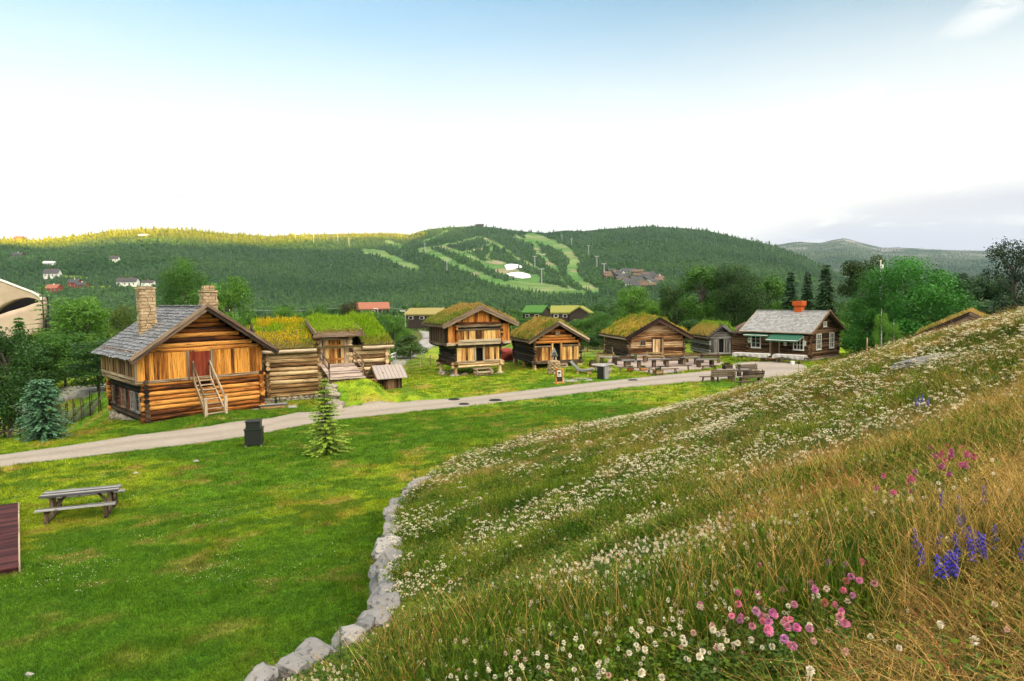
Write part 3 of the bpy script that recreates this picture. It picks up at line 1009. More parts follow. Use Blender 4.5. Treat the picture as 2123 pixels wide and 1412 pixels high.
# snow left by the ski run
m_snow = mat_tone('old_snow', (.80, .81, .84), (.92, .92, .94), .7, .08, .5, .1)
for k, P in enumerate(SNOW):
    c = P.mean(0)
    rg = [c + (P - c) * f for f in (1, .6)]
    V = []
    for r_, lift in zip(rg, (.3, 1.6)):
        for p in r_: V.append(tuple(HILL.point(*p) + Vector((0, 0, lift))))
    V.append(tuple(HILL.point(*c) + Vector((0, 0, 2.0))))
    n = len(P)
    Fs = [(i, (i + 1) % n, n + (i + 1) % n, n + i) for i in range(n)] + [(n + i, n + (i + 1) % n, 2 * n) for i in range(n)]
    mb = MB(); mb.add(V, Fs, None, .5)
    o = mb.build('snow_patch', m_snow, smooth=True)
    tag(o, ['white snow patch on the ski slope, the upper one with a ragged right end', 'larger lens shaped white snow patch lower on the ski slope'][k], 'snow patch', 'snow patches on the ski slope')
# ================================================================ TIMBER BUILDINGS
W_PLANK = mat_wood('orange_planks', (.060, .018, .004), (.38, .135, .018), (.66, .30, .055))
W_LOG = mat_wood('orange_logs', (.035, .010, .003), (.32, .10, .015), (.66, .30, .07), crack=.85)
W_TAN = mat_wood('tan_logs', (.05, .024, .009), (.34, .195, .08), (.70, .51, .29), crack=.8)
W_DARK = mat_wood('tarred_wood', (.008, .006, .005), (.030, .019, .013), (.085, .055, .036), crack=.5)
W_GREY = mat_wood('grey_wood', (.04, .037, .035), (.13, .12, .115), (.30, .285, .275))
W_BROWN = mat_wood('brown_logs', (.018, .009, .005), (.085, .038, .018), (.26, .15, .085), crack=.8)
W_PALE = mat_wood('pale_beams', (.07, .048, .03), (.25, .18, .115), (.48, .38, .27))
W_AMBER = mat_wood('amber_planks', (.045, .016, .004), (.38, .16, .035), (.70, .46, .18))
W_RUST = mat_wood('rust_planks', (.06, .018, .005), (.38, .115, .02), (.60, .25, .06))
W_BARGE = mat_wood('barge_boards', (.03, .018, .012), (.12, .075, .05), (.25, .18, .13))
W_DOORRED = mat_wood('red_paint', (.08, .011, .005), (.16, .024, .009), (.24, .045, .016), crack=.3, knots=False)
M_SLATE = mat_tone('slate_shingles', (.022, .024, .028), (.22, .22, .235), .6, 5.0, .45, .5, .4, c=(.46, .46, .47))
M_SLATE2 = mat_tone('grey_slate_roof', (.16, .16, .165), (.36, .355, .35), .6, 3.0, .3, .4, .4, c=(.46, .46, .46))
M_STONE = mat_tone('field_stone', (.17, .15, .125), (.42, .37, .29), .9, 7.0, .4, .7, .2, c=(.10, .085, .07))
M_WARMSTONE = mat_tone('chimney_stone', (.26, .17, .09), (.56, .44, .29), .9, 7.0, .45, .7, .2, c=(.14, .095, .06))
M_SOIL = mat_tone('turf_soil', (.055, .045, .02), (.12, .09, .04), 1.0, 5.0, .6, .8, .05, c=(.05, .08, .015))
M_BLACK = mat_tone('dark_interior', (.004, .004, .004), (.008, .007, .006), .9)
M_WHITE = mat_tone('white_paint', (.62, .61, .57), (.80, .79, .75), .6, 8, .4, .1)
M_GLASS = mat_glass('window_glass')
M_BLADE = mat_leaf('turf_blades', (.5, .55, .45), (1.55, 1.45, 1.25), 'geo', .3, .15)
M_BRICK = mat_tone('orange_brick', (.42, .07, .012), (.62, .14, .03), .8, 9, .4, .4, .2)
M_TIN = mat_tone('tin_roof', (.26, .22, .20), (.38, .33, .30), .5, 3, .4, .1, .4, metal=.2)


def frame(ox, oy, ang, z=0.0):
    return Vector((ox, oy, z)), ang


def log_wall(mb, A, B, z0, z1, n, ext=.28, th=.13, tone=None, off=0.0, trim=None):
    A, B = Vector(A), Vector(B)
    d = (B - A).normalized(); h = (z1 - z0) / n
    for i in range(n):
        zc = z0 + (i + .5) * h + off
        e0, e1 = ext + rnd.uniform(-.07, .09), ext + rnd.uniform(-.07, .09)
        a, b = A - d * e0, B + d * e1
        if trim: a, b = trim(zc, a, b)
        if (b - a).length < .3 or (b - a).dot(d) < 0: continue
        L = (b - a).length; k = max(3, int(L / 1.1))
        pts = []; rr = []
        nrm = Vector((-d.y, d.x))
        for q in range(k + 1):
            p = a + (b - a) * (q / k) + nrm * rnd.uniform(-.012, .012)
            pts.append((p.x, p.y, zc + rnd.uniform(-.013, .013)))
            f = 1 + rnd.uniform(-.05, .05)
            rr.append((th * f, h * .475 * f))
        mb.tube(pts, rr, 10, rnd.random() if tone is None else tone + rnd.uniform(-.2, .2), 0, True, .8)


def log_gable(mb, x0, x1, y, z0, za, n, th=.12, tone=None, ze=None):
    """logs that fill the triangle between x0 and x1 with its apex at za"""
    c = (x0 + x1) / 2; half = (x1 - x0) / 2; h = (za - z0) / n
    for i in range(n):
        zc = z0 + (i + .5) * h; top = z0 + (i + .75) * h
        w = half * (za - top) / (za - z0)
        if w < .12: continue
        k = max(2, int(w))
        pts = [(c - w + 2 * w * q / k, y + rnd.uniform(-.012, .012), zc + rnd.uniform(-.01, .01)) for q in range(k + 1)]
        mb.tube(pts, [(th, h * .475)] * len(pts), 10, rnd.random() if tone is None else tone + rnd.uniform(-.2, .2), 0, True, .8)


def planks(mb, x0, x1, y, z0, z1, w=.17, t=.045, axis=0, top=None, jag=0.0, mi=0, tone=None):
    """upright boards from x0 to x1 (along axis 0 or 1) at depth y; top(x) may cut them along a slope"""
    x = x0
    while x < x1 - .03:
        ww = min(w * rnd.uniform(.75, 1.25), x1 - x)
        zt = z1 if top is None else min(top(x), top(x + ww))
        zb = z0 + rnd.uniform(-jag, jag)
        if zt > zb + .06:
            o = rnd.uniform(-.010, .010)
            if axis == 0: mb.box(x, x + ww - .008, y - t + o, y + o, zb, zt, 2, tone, mi)
            else: mb.box(y - t + o, y + o, x, x + ww - .008, zb, zt, 2, tone, mi)
        x += ww


def roof_z(W, ze, za, x):
    m = (za - ze) / (W / 2)
    return ze + m * x if x <= W / 2 else ze + m * (W - x)


def roof_slab(mb, W, D, ze, za, ox, of, ob, t0, t1, tone=None, mi=0, soft=None):
    """both slopes between heights t0 and t1 above the rafters' line"""
    m = (za - ze) / (W / 2)
    for s in (0, 1):
        p = [(-ox, ze - m * ox + t0), (W / 2, za + t0), (W / 2, za + t1), (-ox, ze - m * ox + t1)]
        if s: p = [(W - x, z) for x, z in p][::-1]
        mb.prism(p, 1, -of, D + ob, tone, mi)


def sod(parent, W, D, ze, za, ox, of, ob, t0=.12, t1=.42, seed=1, name='turf', hole=None):
    """turf with an uneven rounded surface"""
    m = (za - ze) / (W / 2)
    nx, ny = 37, max(12, int((D + of + ob) / .22))
    xs = np.linspace(-ox, W + ox, nx); ys = np.linspace(-of, D + ob, ny)
    gx, gy = np.meshgrid(xs, ys)
    lz = np.where(gx <= W / 2, ze + m * gx, ze + m * (W - gx))
    ed = np.minimum(np.minimum(gx + ox, W + ox - gx), np.minimum(gy + of, D + ob - gy))
    top = lz + t0 + (t1 - t0) * (.55 + .45 * sstep(0, .25, ed)) + (fbm(gx + seed * 7, gy, .8, 4, seed) - .5) * .22 * sstep(0, .2, ed)
    top = np.minimum(top, za + t1 + .03 + .1 * (fbm(gx, gy + seed * 3, 1.1, 3, seed + 2) - .4))
    V1 = np.stack([gx, gy, top], -1).reshape(-1, 3); V0 = np.stack([gx, gy, lz + t0], -1).reshape(-1, 3)
    n = nx * ny; i = np.arange(n).reshape(ny, nx)
    keep = np.ones((ny - 1, nx - 1), bool)
    if hole: keep = ~hole((gx[:-1, :-1] + gx[1:, 1:]) / 2, (gy[:-1, :-1] + gy[1:, 1:]) / 2)
    Fq = [np.stack([i[:-1, :-1], i[:-1, 1:], i[1:, 1:], i[1:, :-1]], -1)[keep]]
    for a, b in ((i[0, :-1], i[0, 1:]), (i[-1, 1:], i[-1, :-1]), (i[1:, 0], i[:-1, 0]), (i[:-1, -1], i[1:, -1])):
        Fq.append(np.stack([a + n, b + n, b, a], -1))
    return np_mesh(name, np.r_[V1, V0], np.concatenate(Fq), M_SOIL, parent, smooth=False, tone=NR.random(sum(len(f) for f in Fq))), (gx, gy, top)


def blades(name, parent, P, h, col, k=5, w=.022, lean=.35, mat=None, flop=0.0):
    """grass: k narrow bent blades at each point P (n,3); h (n,), col (n,3)"""
    n = len(P)
    P = np.repeat(P, k, 0) + (NR.random((n * k, 3)) - .5) * np.array([.12, .12, .02])
    hh = np.repeat(h, k) * NR.uniform(.45, 1.15, n * k)
    cc = np.repeat(col, k, 0) * NR.uniform(.75, 1.25, (n * k, 1))
    a = NR.uniform(0, 6.283, n * k); dx, dy = np.cos(a), np.sin(a)
    l = NR.uniform(.05, 1, n * k) * lean * hh
    lx, ly = dx * l + flop * hh, dy * l
    ww = w * NR.uniform(.6, 1.3, n * k)
    b = NR.uniform(0, 6.283, n * k); sx_, sy_ = np.cos(b) * ww, np.sin(b) * ww
    z0 = P[:, 2]
    v0 = np.stack([P[:, 0] - sx_, P[:, 1] - sy_, z0], -1); v1 = np.stack([P[:, 0] + sx_, P[:, 1] + sy_, z0], -1)
    v2 = np.stack([P[:, 0] + lx * .35 + sx_ * .7, P[:, 1] + ly * .35 + sy_ * .7, z0 + hh * .6], -1)
    v3 = np.stack([P[:, 0] + lx * .35 - sx_ * .7, P[:, 1] + ly * .35 - sy_ * .7, z0 + hh * .6], -1)
    v4 = np.stack([P[:, 0] + lx, P[:, 1] + ly, z0 + hh], -1)
    V = np.stack([v0, v1, v2, v3, v4], 1).reshape(-1, 3)
    N = n * k; o = np.arange(N)[:, None] * 5
    Fq = np.concatenate([o + np.array([[0, 1, 2, 3]]), o + np.array([[3, 2, 4, 4]])])
    # degenerate quad -> build triangles instead
    T = np.concatenate([o + np.array([[0, 1, 2]]), o + np.array([[0, 2, 3]]), o + np.array([[3, 2, 4]])])
    ob = np_mesh(name, V, T, mat or M_BLADE, parent, vcol=np.repeat(cc, 5, 0), tone=NR.random(len(T)))
    ob['kind'] = 'stuff'
    return ob


def turf_grass(parent, grid, n, hfun, cfun, k=5, name='turf_grass', w=.022, lean=.4, hole=None):
    gx, gy, top = grid
    ny, nx = gx.shape
    u = NR.random(n) * (nx - 1.001); v = NR.random(n) * (ny - 1.001)
    i, j = v.astype(int), u.astype(int); f, g = v - i, u - j
    z = top[i, j] * (1 - f) * (1 - g) + top[i + 1, j] * f * (1 - g) + top[i, j + 1] * (1 - f) * g + top[i + 1, j + 1] * f * g
    x = gx[0, 0] + u * (gx[0, 1] - gx[0, 0]); y = gy[0, 0] + v * (gy[1, 0] - gy[0, 0])
    if hole is not None: kk = ~hole(x, y); x, y, z = x[kk], y[kk], z[kk]
    P = np.stack([x, y, z - .02], -1)
    clump = .35 + 1.3 * fbm(x, y, .42, 3, 19) ** 1.3 + .8 * (NR.random(len(x)) < .02)
    return blades(name, parent, P, hfun(x, y) * clump, cfun(x, y), k, w, lean)


def barge(mb, W, ze, za, ox, y, w=.24, t=.05, up=.0, cross=.12, double=True, mi=0):
    m = (za - ze) / (W / 2)
    c = math.cos(math.atan(m))
    for s in (0, 1):
        a = Vector((-ox - .05, y, ze - m * (ox + .05) + up)); b = Vector((W / 2 + cross, y, za + m * cross + up))
        if s: a.x, b.x = W - a.x, W - b.x; a.y -= .004; b.y -= .004
        mb.beam(a, b, t, w, None, mi)
        if double:
            o = Vector((0, -t * .9, w * .55))
            mb.beam(a + o, b + o - Vector((cross if not s else -cross, 0, m * cross)) * .6, t, w * .55, None, mi)


def slates(mb, W, D, ze, za, ox, of, ob, t0, row=.30, wid=.27, jit=.02, tilt=.05, th=.022):
    m = (za - ze) / (W / 2); ang = math.atan(m); L = (W / 2 + ox) / math.cos(ang)
    for s in (0, 1):
        nr = int(L / row)
        for r_ in range(nr + 1):
            y = -of - rnd.random() * wid
            while y < D + ob:
                ww = wid * rnd.uniform(.75, 1.3)
                y0, y1 = max(y, -of), min(y + ww, D + ob)
                if y1 - y0 > .05:
                    d0 = r_ * row + rnd.uniform(-jit, jit) - .04; d1 = min(d0 + row * 1.28, L)
                    h = t0 + rnd.uniform(0, .012)
                    def P(d, hh): return (-ox + d * math.cos(ang) - hh * math.sin(ang), ze - m * ox + d * math.sin(ang) + hh * math.cos(ang))
                    poly_ = [P(d0, h + tilt), P(d1, h + .004), P(d1, h + .004 + th), P(d0, h + tilt + th)]
                    if s: poly_ = [(W - x, z) for x, z in poly_][::-1]
                    mb.prism(poly_, 1, y0 + .004, y1 - .004)
                y += ww


def stone_stack(mb, x0, x1, y0, y1, z0, z1, h=.15, mi=0):
    z = z0; k = 0
    while z < z1 - .03:
        hh = min(h * rnd.uniform(.7, 1.35), z1 - z)
        mb.box(x0 + .06, x1 - .06, y0 + .06, y1 - .06, z, z + hh, 0, -1.2, mi)
        for side in range(4):
            a, b = (x0, x1) if side < 2 else (y0, y1)
            if (k + side) % 2: a, b = a + .06, b - .06
            p = a
            while p < b - .02:
                w = min(rnd.uniform(.22, .6), b - p)
                if b - p - w < .1: w = b - p
                o = rnd.uniform(-.025, .025)
                if side == 0: mb.box(p, p + w - .03, y0 - o, y0 + .12, z + .014, z + hh - .014, 0, None, mi, None, .014)
                elif side == 1: mb.box(p, p + w - .03, y1 - .12, y1 + o, z + .014, z + hh - .014, 0, None, mi, None, .014)
                elif side == 2: mb.box(x0 - o, x0 + .12, p, p + w - .03, z + .014, z + hh - .014, 1, None, mi, None, .02)
                else: mb.box(x1 - .12, x1 + o, p, p + w - .012, z + .006, z + hh - .006, 1, None, mi, None, .014)
                p += w
        z += hh; k += 1


def rubble(mb, x0, x1, y0, y1, z0, z1, s=.28):
    """dry stone footing: rocks set in rows round a core"""
    mb.box(x0 + .1, x1 - .1, y0 + .1, y1 - .1, z0, z1 - .03, 0, .1)
    for (ax, a, b, c, sg) in ((0, x0, x1, y0, -1), (1, y0, y1, x0, -1), (0, x0, x1, y1, 1), (1, y0, y1, x1, 1)):
        z = z0
        while z < z1:
            hh = s * rnd.uniform(.7, 1.2); p = a
            while p < b:
                w = s * rnd.uniform(.8, 1.9)
                cc = [0, 0, min(z + hh / 2, z1 - hh * .4)]
                cc[ax] = p + w / 2; cc[1 - ax] = c - sg * .10
                r = [0, 0, hh * .58]; r[ax] = w * .55; r[1 - ax] = .2
                mb.rock(cc, r[0], r[1], r[2], None, 0, 2, .2)
                p += w
            z += hh


def window(parent, M, w, h, frame_mat, nx=2, ny=3, fw=.06, name='window', sill=True, trim=None):
    """M places the window: local x to the right, z up, -y outwards, origin at its lower left"""
    mb = MB()
    d = .05
    for (a0, a1, b0, b1) in ((0, fw, 0, h), (w - fw, w, 0, h), (fw, w - fw, 0, fw), (fw, w - fw, h - fw, h)):
        mb.box(a0, a1, -d, .03, b0, b1, 2, None, 0, M)
    if nx > 1:
        for i in range(1, nx):
            x = fw + (w - 2 * fw) * i / nx
            mb.box(x - .022, x + .022, -d + .008, .02, fw, h - fw, 2, None, 0, M)
    for j in range(1, ny):
        z = fw + (h - 2 * fw) * j / ny
        mb.box(fw, w - fw, -d + .018, .015, z - .014, z + .014, 0, None, 0, M)
    if sill: mb.box(-.05, w + .05, -d - .05, -.002, -.05, -.004, 0, None, 0, M)
    fo = mb.build(name, frame_mat, parent)
    g = MB(); g.box(fw * .5, w - fw * .5, .0, .012, fw * .5, h - fw * .5, 0, .5, 0, M)
    g.build('pane', M_GLASS, fo)
    return fo


def face(x, y, z, rz):     # placement matrix for windows/doors: rz turns local x
    return Matrix.Translation((x, y, z)) @ Matrix.Rotation(rz, 4, 'Z')


FRONT, LEFT = 0.0, -math.pi / 2      # front wall faces -y; left wall faces -x (local x runs towards -y)

# ---------------------------------------------------------------- 1. the tall log house with two stone chimneys
HX, HY = -19.6, 36.2
HA = R(43.5)
W_, D_ = 6.25, 6.9
house = thing('log_house', 'tall orange log house with slate roof, two stone chimneys and a red upstairs door', 'log house', (HX, HY, 0), HA)
ze, za = 3.95, 6.12
for kk in range(5):
    mb = MB()
    if kk == 0: log_wall(mb, (0, 0), (W_, 0), -.12, 2.22, 9, .24)
    if kk == 1: log_wall(mb, (W_, 0), (W_, D_), 0, 2.25, 9, .24, off=.12)
    if kk == 2: log_wall(mb, (0, D_), (W_, D_), 0, 2.25, 9, .24)
    if kk == 3: log_gable(mb, -.25, W_ + .2, -.02, 3.72, za - .02, 9)
    if kk == 4: log_gable(mb, 0, W_, D_, 3.7, za, 9)
    mb.build('log_wall' if kk < 3 else 'log_gable', W_LOG, house)
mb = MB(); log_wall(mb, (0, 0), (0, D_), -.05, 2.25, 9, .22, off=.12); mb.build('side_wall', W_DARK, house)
mb = MB(); mb.box(.1, W_ - .1, .1, D_ - .1, -1.0, 4.0, 0, .2)
mb.prism([(.15, 3.9), (W_ - .15, 3.9), (W_ / 2, za - .2)], 1, .12, D_ - .12, .2); mb.build('interior', M_BLACK, house)
mb = MB(); rubble(mb, -.12, W_ * .45, -.1, D_ + .05, -1.5, -.1, .34); mb.build('stone_footing', M_STONE, house)
# upper storey: upright planks, overhanging on the left side
mb = MB()
planks(mb, -.42, 2.22, -.08, 2.26, 3.75, .19)
planks(mb, 3.42, W_ + .1, -.08, 2.26, 3.75, .19)
planks(mb, 2.22, 3.42, -.08, 3.72, 3.82, .19)
planks(mb, 0, D_, W_ + .06, 2.26, 4.0, .19, axis=1)
mb.build('plank_wall', W_PLANK, house)
mb = MB(); planks(mb, -.05, D_ + .1, -.40, 2.28, 3.9, .2, axis=1); mb.build('gallery_wall', mat_wood('gallery_planks', (.02, .009, .004), (.10, .045, .014), (.30, .16, .05)), house)
mb = MB()
mb.box(-.46, -.10, -.06, D_ + .1, 2.10, 2.27, 1, .4); mb.box(-.50, -.38, -.1, D_ + .1, 2.36, 2.5, 1, .6)
for i in range(5): mb.box(-.50, -.39, -.1 + i * (D_ / 4) - .06, -.1 + i * (D_ / 4) + .06, 2.3, 3.9, 2, .5)
mb.beam((-.5, -.12, 2.25), (W_ + .12, -.12, 2.25), .10, .14, .5)
mb.box(2.10, 2.24, -.18, -.04, 2.15, 3.8, 2, .3); mb.box(3.40, 3.54, -.18, -.04, 2.15, 3.8, 2, .3)
mb.build('beam', W_PALE, house)
mb = MB(); mb.box(2.26, 3.38, -.12, -.03, 2.30, 3.72, 2, .5)
for k in range(1, 5): mb.box(2.26 + k * .224 - .006, 2.26 + k * .224 + .006, -.124, -.118, 2.31, 3.71, 2, .0)
dr = mb.build('door', W_DOORRED, house)
mb = MB(); mb.tube([(3.26, -.13, 2.95), (3.26, -.19, 2.95), (3.26, -.19, 3.08)], .018, 6); mb.build('handle', M_BLACK, dr)
# windows in the dark side
for i, y in enumerate((.55, 1.55, 3.35, 5.3)):
    fo = window(house, face(-.15, y + .75, .55, LEFT), .72, 1.05, W_GREY if i < 2 else W_BARGE, 2, 3, .06)
    if i in (1, 2):
        mb = MB(); mb.box(-.2, -.15, y + .80, y + 1.1, .5, 1.65, 2, .3); mb.build('shutter', W_DOORRED, house)
# staircase to the red door
st = []
mb = MB()
bx, tx, ty, tz, run = 2.35, 2.62, -.15, 2.28, 2.05
top0, bot0 = Vector((2.42, -.15, 2.20)), Vector((2.30, -run - .15, .34))
top1, bot1 = Vector((3.32, -.15, 2.20)), Vector((3.36, -run - .15, .34))
sg = MB(); sg.beam(top0, bot0, .06, .2); sg.beam(top1, bot1, .06, .2)
stair = sg.build('staircase', W_PALE, house)
for k in range(8):
    f = (k + .6) / 8
    a, b = top0.lerp(bot0, f), top1.lerp(bot1, f)
    mb.beam(a + Vector((.03, 0, .03)), b + Vector((-.03, 0, .03)), .24, .04)
mb.build('tread', W_PALE, stair)
for (t_, b_) in ((top0, bot0), (top1, bot1)):
    mb = MB(); mb.beam(t_ + Vector((0, -.05, .85)), b_ + Vector((0, 0, .85)), .06, .16); mb.beam(t_ + Vector((0, -.04, 1.0)), t_ + Vector((0, -.04, -.1)), .08, .08)
    mb.build('handrail', W_PALE, stair)
    mb = MB(); mb.beam(b_ + Vector((0, 0, -.45)), b_ + Vector((0, 0, 1.0)), .15, .15); mb.build('newel_post', W_PALE, stair)
# roof
mb = MB(); roof_slab(mb, W_, D_, ze, za, .75, .62, .4, .0, .10, .4)
rf = mb.build('roof', W_BARGE, house)
mb = MB(); slates(mb, W_, D_, ze, za, .80, .66, .45, .10, .27, .30, .05, .055)
for k in range(26): mb.box(W_ / 2 - .22, W_ / 2 + .22, -.66 + k * .31, -.66 + k * .31 + .33, za + .10, za + .15, 1, None, 0, None, .02)
mb.build('slate', M_SLATE, rf)
mb = MB(); barge(mb, W_, ze, za, .80, -.70, .30, .06, .02); mb.build('barge_board', W_BARGE, rf)
mb = MB()
for k in range(10): mb.box(-.78, .1, .3 + k * .7, .42 + k * .7, ze - .62, ze - .45, 0, .4)
for (cx, cy, w, d, z0, z1, kind) in ((1.15, 3.3, .84, .72, 4.4, 7.35, 0), (4.75, 3.6, .84, .76, 4.6, 7.15, 1)):
    c = MB(); stone_stack(c, cx - w / 2, cx + w / 2, cy - d / 2, cy + d / 2, z0, z1 - .12, .16)
    stone_stack(c, cx - w / 2 - .05, cx + w / 2 + .05, cy - d / 2 - .05, cy + d / 2 + .05, z1 - .12, z1, .12)
    if kind: stone_stack(c, cx - w / 2 + .12, cx + w / 2 - .12, cy - d / 2 + .1, cy + d / 2 - .1, z1, z1 + .3, .15); stone_stack(c, cx - w / 2 - .08, cx + w / 2 + .08, cy - d / 2 - .08, cy + d / 2 + .08, z1 - .9, z1 - .78, .12)
    co = c.build('chimney', M_WARMSTONE, rf)
    if not kind:
        c = MB(); c.box(cx - w / 2 + .1, cx + w / 2 - .1, cy - d / 2 + .1, cy + d / 2 - .1, z1 + .02, z1 + .07, 0, .2)
        c.build('cap', M_TIN, co)

# ---------------------------------------------------------------- 2. the turf-roofed barn with the bridge
xd = Vector((-.45, .893)).normalized()
BA = math.atan2(xd.y, xd.x)
BL = 7.7
barn = thing('turf_barn', 'long log barn with thick green turf roof and a plank bridge to its loft door', 'barn', (-8.6, 46.4, 0), BA)
W_, D_, ze, za = 8.0, BL, 3.30, 4.62
mb = MB()
log_wall(mb, (0, 0), (0, 2.45), .3, 3.3, 11, .2, off=0); log_wall(mb, (0, 4.5), (0, D_), .3, 3.3, 11, .2)
log_wall(mb, (0, 2.4), (0, 4.55), .3, 2.2, 7, 0)
log_wall(mb, (0, 0), (W_, 0), .3, 3.3, 11, .25, off=.13); log_wall(mb, (0, D_), (W_, D_), .3, 3.3, 11, .25, off=.13)
log_wall(mb, (W_, 0), (W_, D_), .3, 3.3, 11, .2)
log_wall(mb, (0, 2.45), (1.2, 2.45), .3, 4.0, 13, .2, off=.13); log_wall(mb, (0, 4.5), (1.2, 4.5), .3, 4.0, 13, .2, off=.13)
log_gable(mb, 0, W_, 0, 3.3, za, 6); log_gable(mb, 0, W_, D_, 3.3, za, 6)
mb.build('log_wall', W_TAN, barn)
mb = MB(); mb.box(.16, W_ - .12, .12, D_ - .12, 0, 3.35, 0, .2); mb.prism([(.3, 3.3), (W_ - .3, 3.3), (W_ / 2, za - .2)], 1, .12, D_ - .12, .2); mb.build('interior', M_BLACK, barn)
mb = MB(); rubble(mb, -.15, W_ + .1, -.15, D_ + .15, -.35, .3, .26); mb.build('stone_footing', M_STONE, barn)
mb = MB(); planks(mb, 2.85, 4.12, .0, 2.28, 3.82, .2, axis=1)
dd = mb.build('door', W_AMBER, barn)
for z in (2.5, 3.4):
    mb = MB(); mb.box(-.10, -.07, 2.85, 4.12, z, z + .12, 1, .3); mb.build('ledge', W_AMBER, dd)
mb = MB()
for y in (2.62, 2.80, 4.14, 4.36): mb.box(-.12, .06, y - .07, y + .07, 2.2, 3.9, 2)
mb.box(-.15, .06, 2.5, 4.5, 3.82, 3.98, 1)
mb.build('door_frame', W_PALE, barn)
m_ = (za - ze) / (W_ / 2)
mb = MB()
for (x0, y0, y1) in ((-.42, -.38, 1.75), (2.6, 1.75, 4.75), (-.42, 4.75, D_ + .45)):      # open in front of the loft door
    mb.prism([(x0, ze + m_ * x0), (W_ / 2, za), (W_ / 2, za + .12), (x0, ze + m_ * x0 + .12)], 1, y0, y1, .4)
mb.prism([(W_ / 2, za), (W_ + .42, ze - m_ * .42), (W_ + .42, ze - m_ * .42 + .12), (W_ / 2, za + .12)], 1, -.38, D_ + .45, .4)
rf = mb.build('roof', W_BARGE, barn)
HOLE = lambda x, y: (y > 1.72) & (y < 4.72) & (x < 2.55)
to, grid = sod(rf, W_, D_, ze, za, .40, .34, .42, .12, .42, 3, 'turf', HOLE)
for y in (1.70, 4.76):
    mb = MB(); mb.beam((-.42, y, ze - m_ * .42 + .25), (2.7, y, ze + m_ * 2.7 + .25), .05, .34); mb.build('turf_board', W_BARGE, rf)


def barn_h(x, y): return .16 + .22 * sstep(1.5, 4, x) * (.5 + fbm(x, y, 1.3, 3, 2)) + .14 * sstep(2.4, .3, y)


def barn_c(x, y):
    n = fbm(x, y, 1.1, 4, 21); s = sstep(3.9, 5.6, y + (n - .5) * 3)
    c = lerp3((.17, .32, .012), (.27, .40, .02), n)
    c = lerp3(c, lerp3((.40, .34, .02), (.58, .42, .015), n), s * sstep(.3, .55, fbm(x, y, .7, 3, 5)))
    return lerp3(c, (.24, .19, .05), sstep(.8, -.1, x) * .6)


turf_grass(to, grid, 6500, barn_h, barn_c, 6, hole=HOLE)
for (a, b) in ((-.42, 1.72), (4.72, D_ + .45)):
    mb = MB(); mb.tube([(-.46, a, ze - .05), (-.46, (a + b) / 2, ze - .06), (-.46, b, ze - .04)], .11, 9, None, 0, True, .85)
    mb.build('eave_log', W_PALE, rf)
for y in (-.40, D_ + .45):
    mb = MB(); barge(mb, W_, ze, za, .42, y, .26, .06, .12); mb.build('barge_board', W_BARGE, rf)
# raised roof over the loft door
dz0, dz1 = 4.08, 4.86
mb = MB(); mb.prism([(-.62, dz0), (2.9, dz1), (2.9, dz1 + .1), (-.62, dz0 + .1)], 1, 1.75, 4.75, .3)
mb.beam((-.64, 1.55, dz0 + .05), (-.64, 4.95, dz0 + .05), .10, .14); mb.beam((-.55, 1.8, dz0 + .2), (-.55, 4.7, dz0 + .2), .12, .16)
mb.beam((-.62, 4.76, dz0 + .14), (2.9, 4.76, dz1 + .14), .05, .34); mb.beam((-.62, 1.74, dz0 + .14), (2.9, 1.74, dz1 + .14), .05, .34)
for y in (2.3, 3.4, 4.4): mb.beam((-.58, y, dz0 - .06), (1.0, y, dz0 + .4), .1, .1)
mb.build('porch_roof', W_BARGE, barn)
gx, gy = np.meshgrid(np.linspace(-.5, 2.95, 20), np.linspace(1.8, 4.7, 18))
tz_ = dz0 + (gx + .62) / 3.52 * (dz1 - dz0) + .22 + (fbm(gx, gy, .7, 3, 4) - .5) * .2 + .1 * sstep(-.5, .2, gx)
V1 = np.stack([gx, gy, tz_], -1).reshape(-1, 3); V0 = V1.copy(); V0[:, 2] = (dz0 + (gx + .62) / 3.52 * (dz1 - dz0) + .11).ravel()
n = 20 * 18; i = np.arange(n).reshape(18, 20)
Fq = [np.stack([i[:-1, :-1], i[:-1, 1:], i[1:, 1:], i[1:, :-1]], -1).reshape(-1, 4)]
for a, b in ((i[0, :-1], i[0, 1:]), (i[-1, 1:], i[-1, :-1]), (i[1:, 0], i[:-1, 0]), (i[:-1, -1], i[1:, -1])): Fq.append(np.stack([a + n, b + n, b, a], -1))
to = np_mesh('porch_turf', np.r_[V1, V0], np.concatenate(Fq), M_SOIL, barn, tone=NR.random(sum(len(f) for f in Fq)))
turf_grass(to, (gx, gy, tz_), 1500, lambda x, y: .12 + .22 * sstep(.6, 2.6, x), lambda x, y: lerp3(lerp3((.17, .32, .012), (.28, .40, .03), fbm(x, y, .8, 3, 9)), (.26, .21, .06), sstep(.2, -.4, x)), 6)
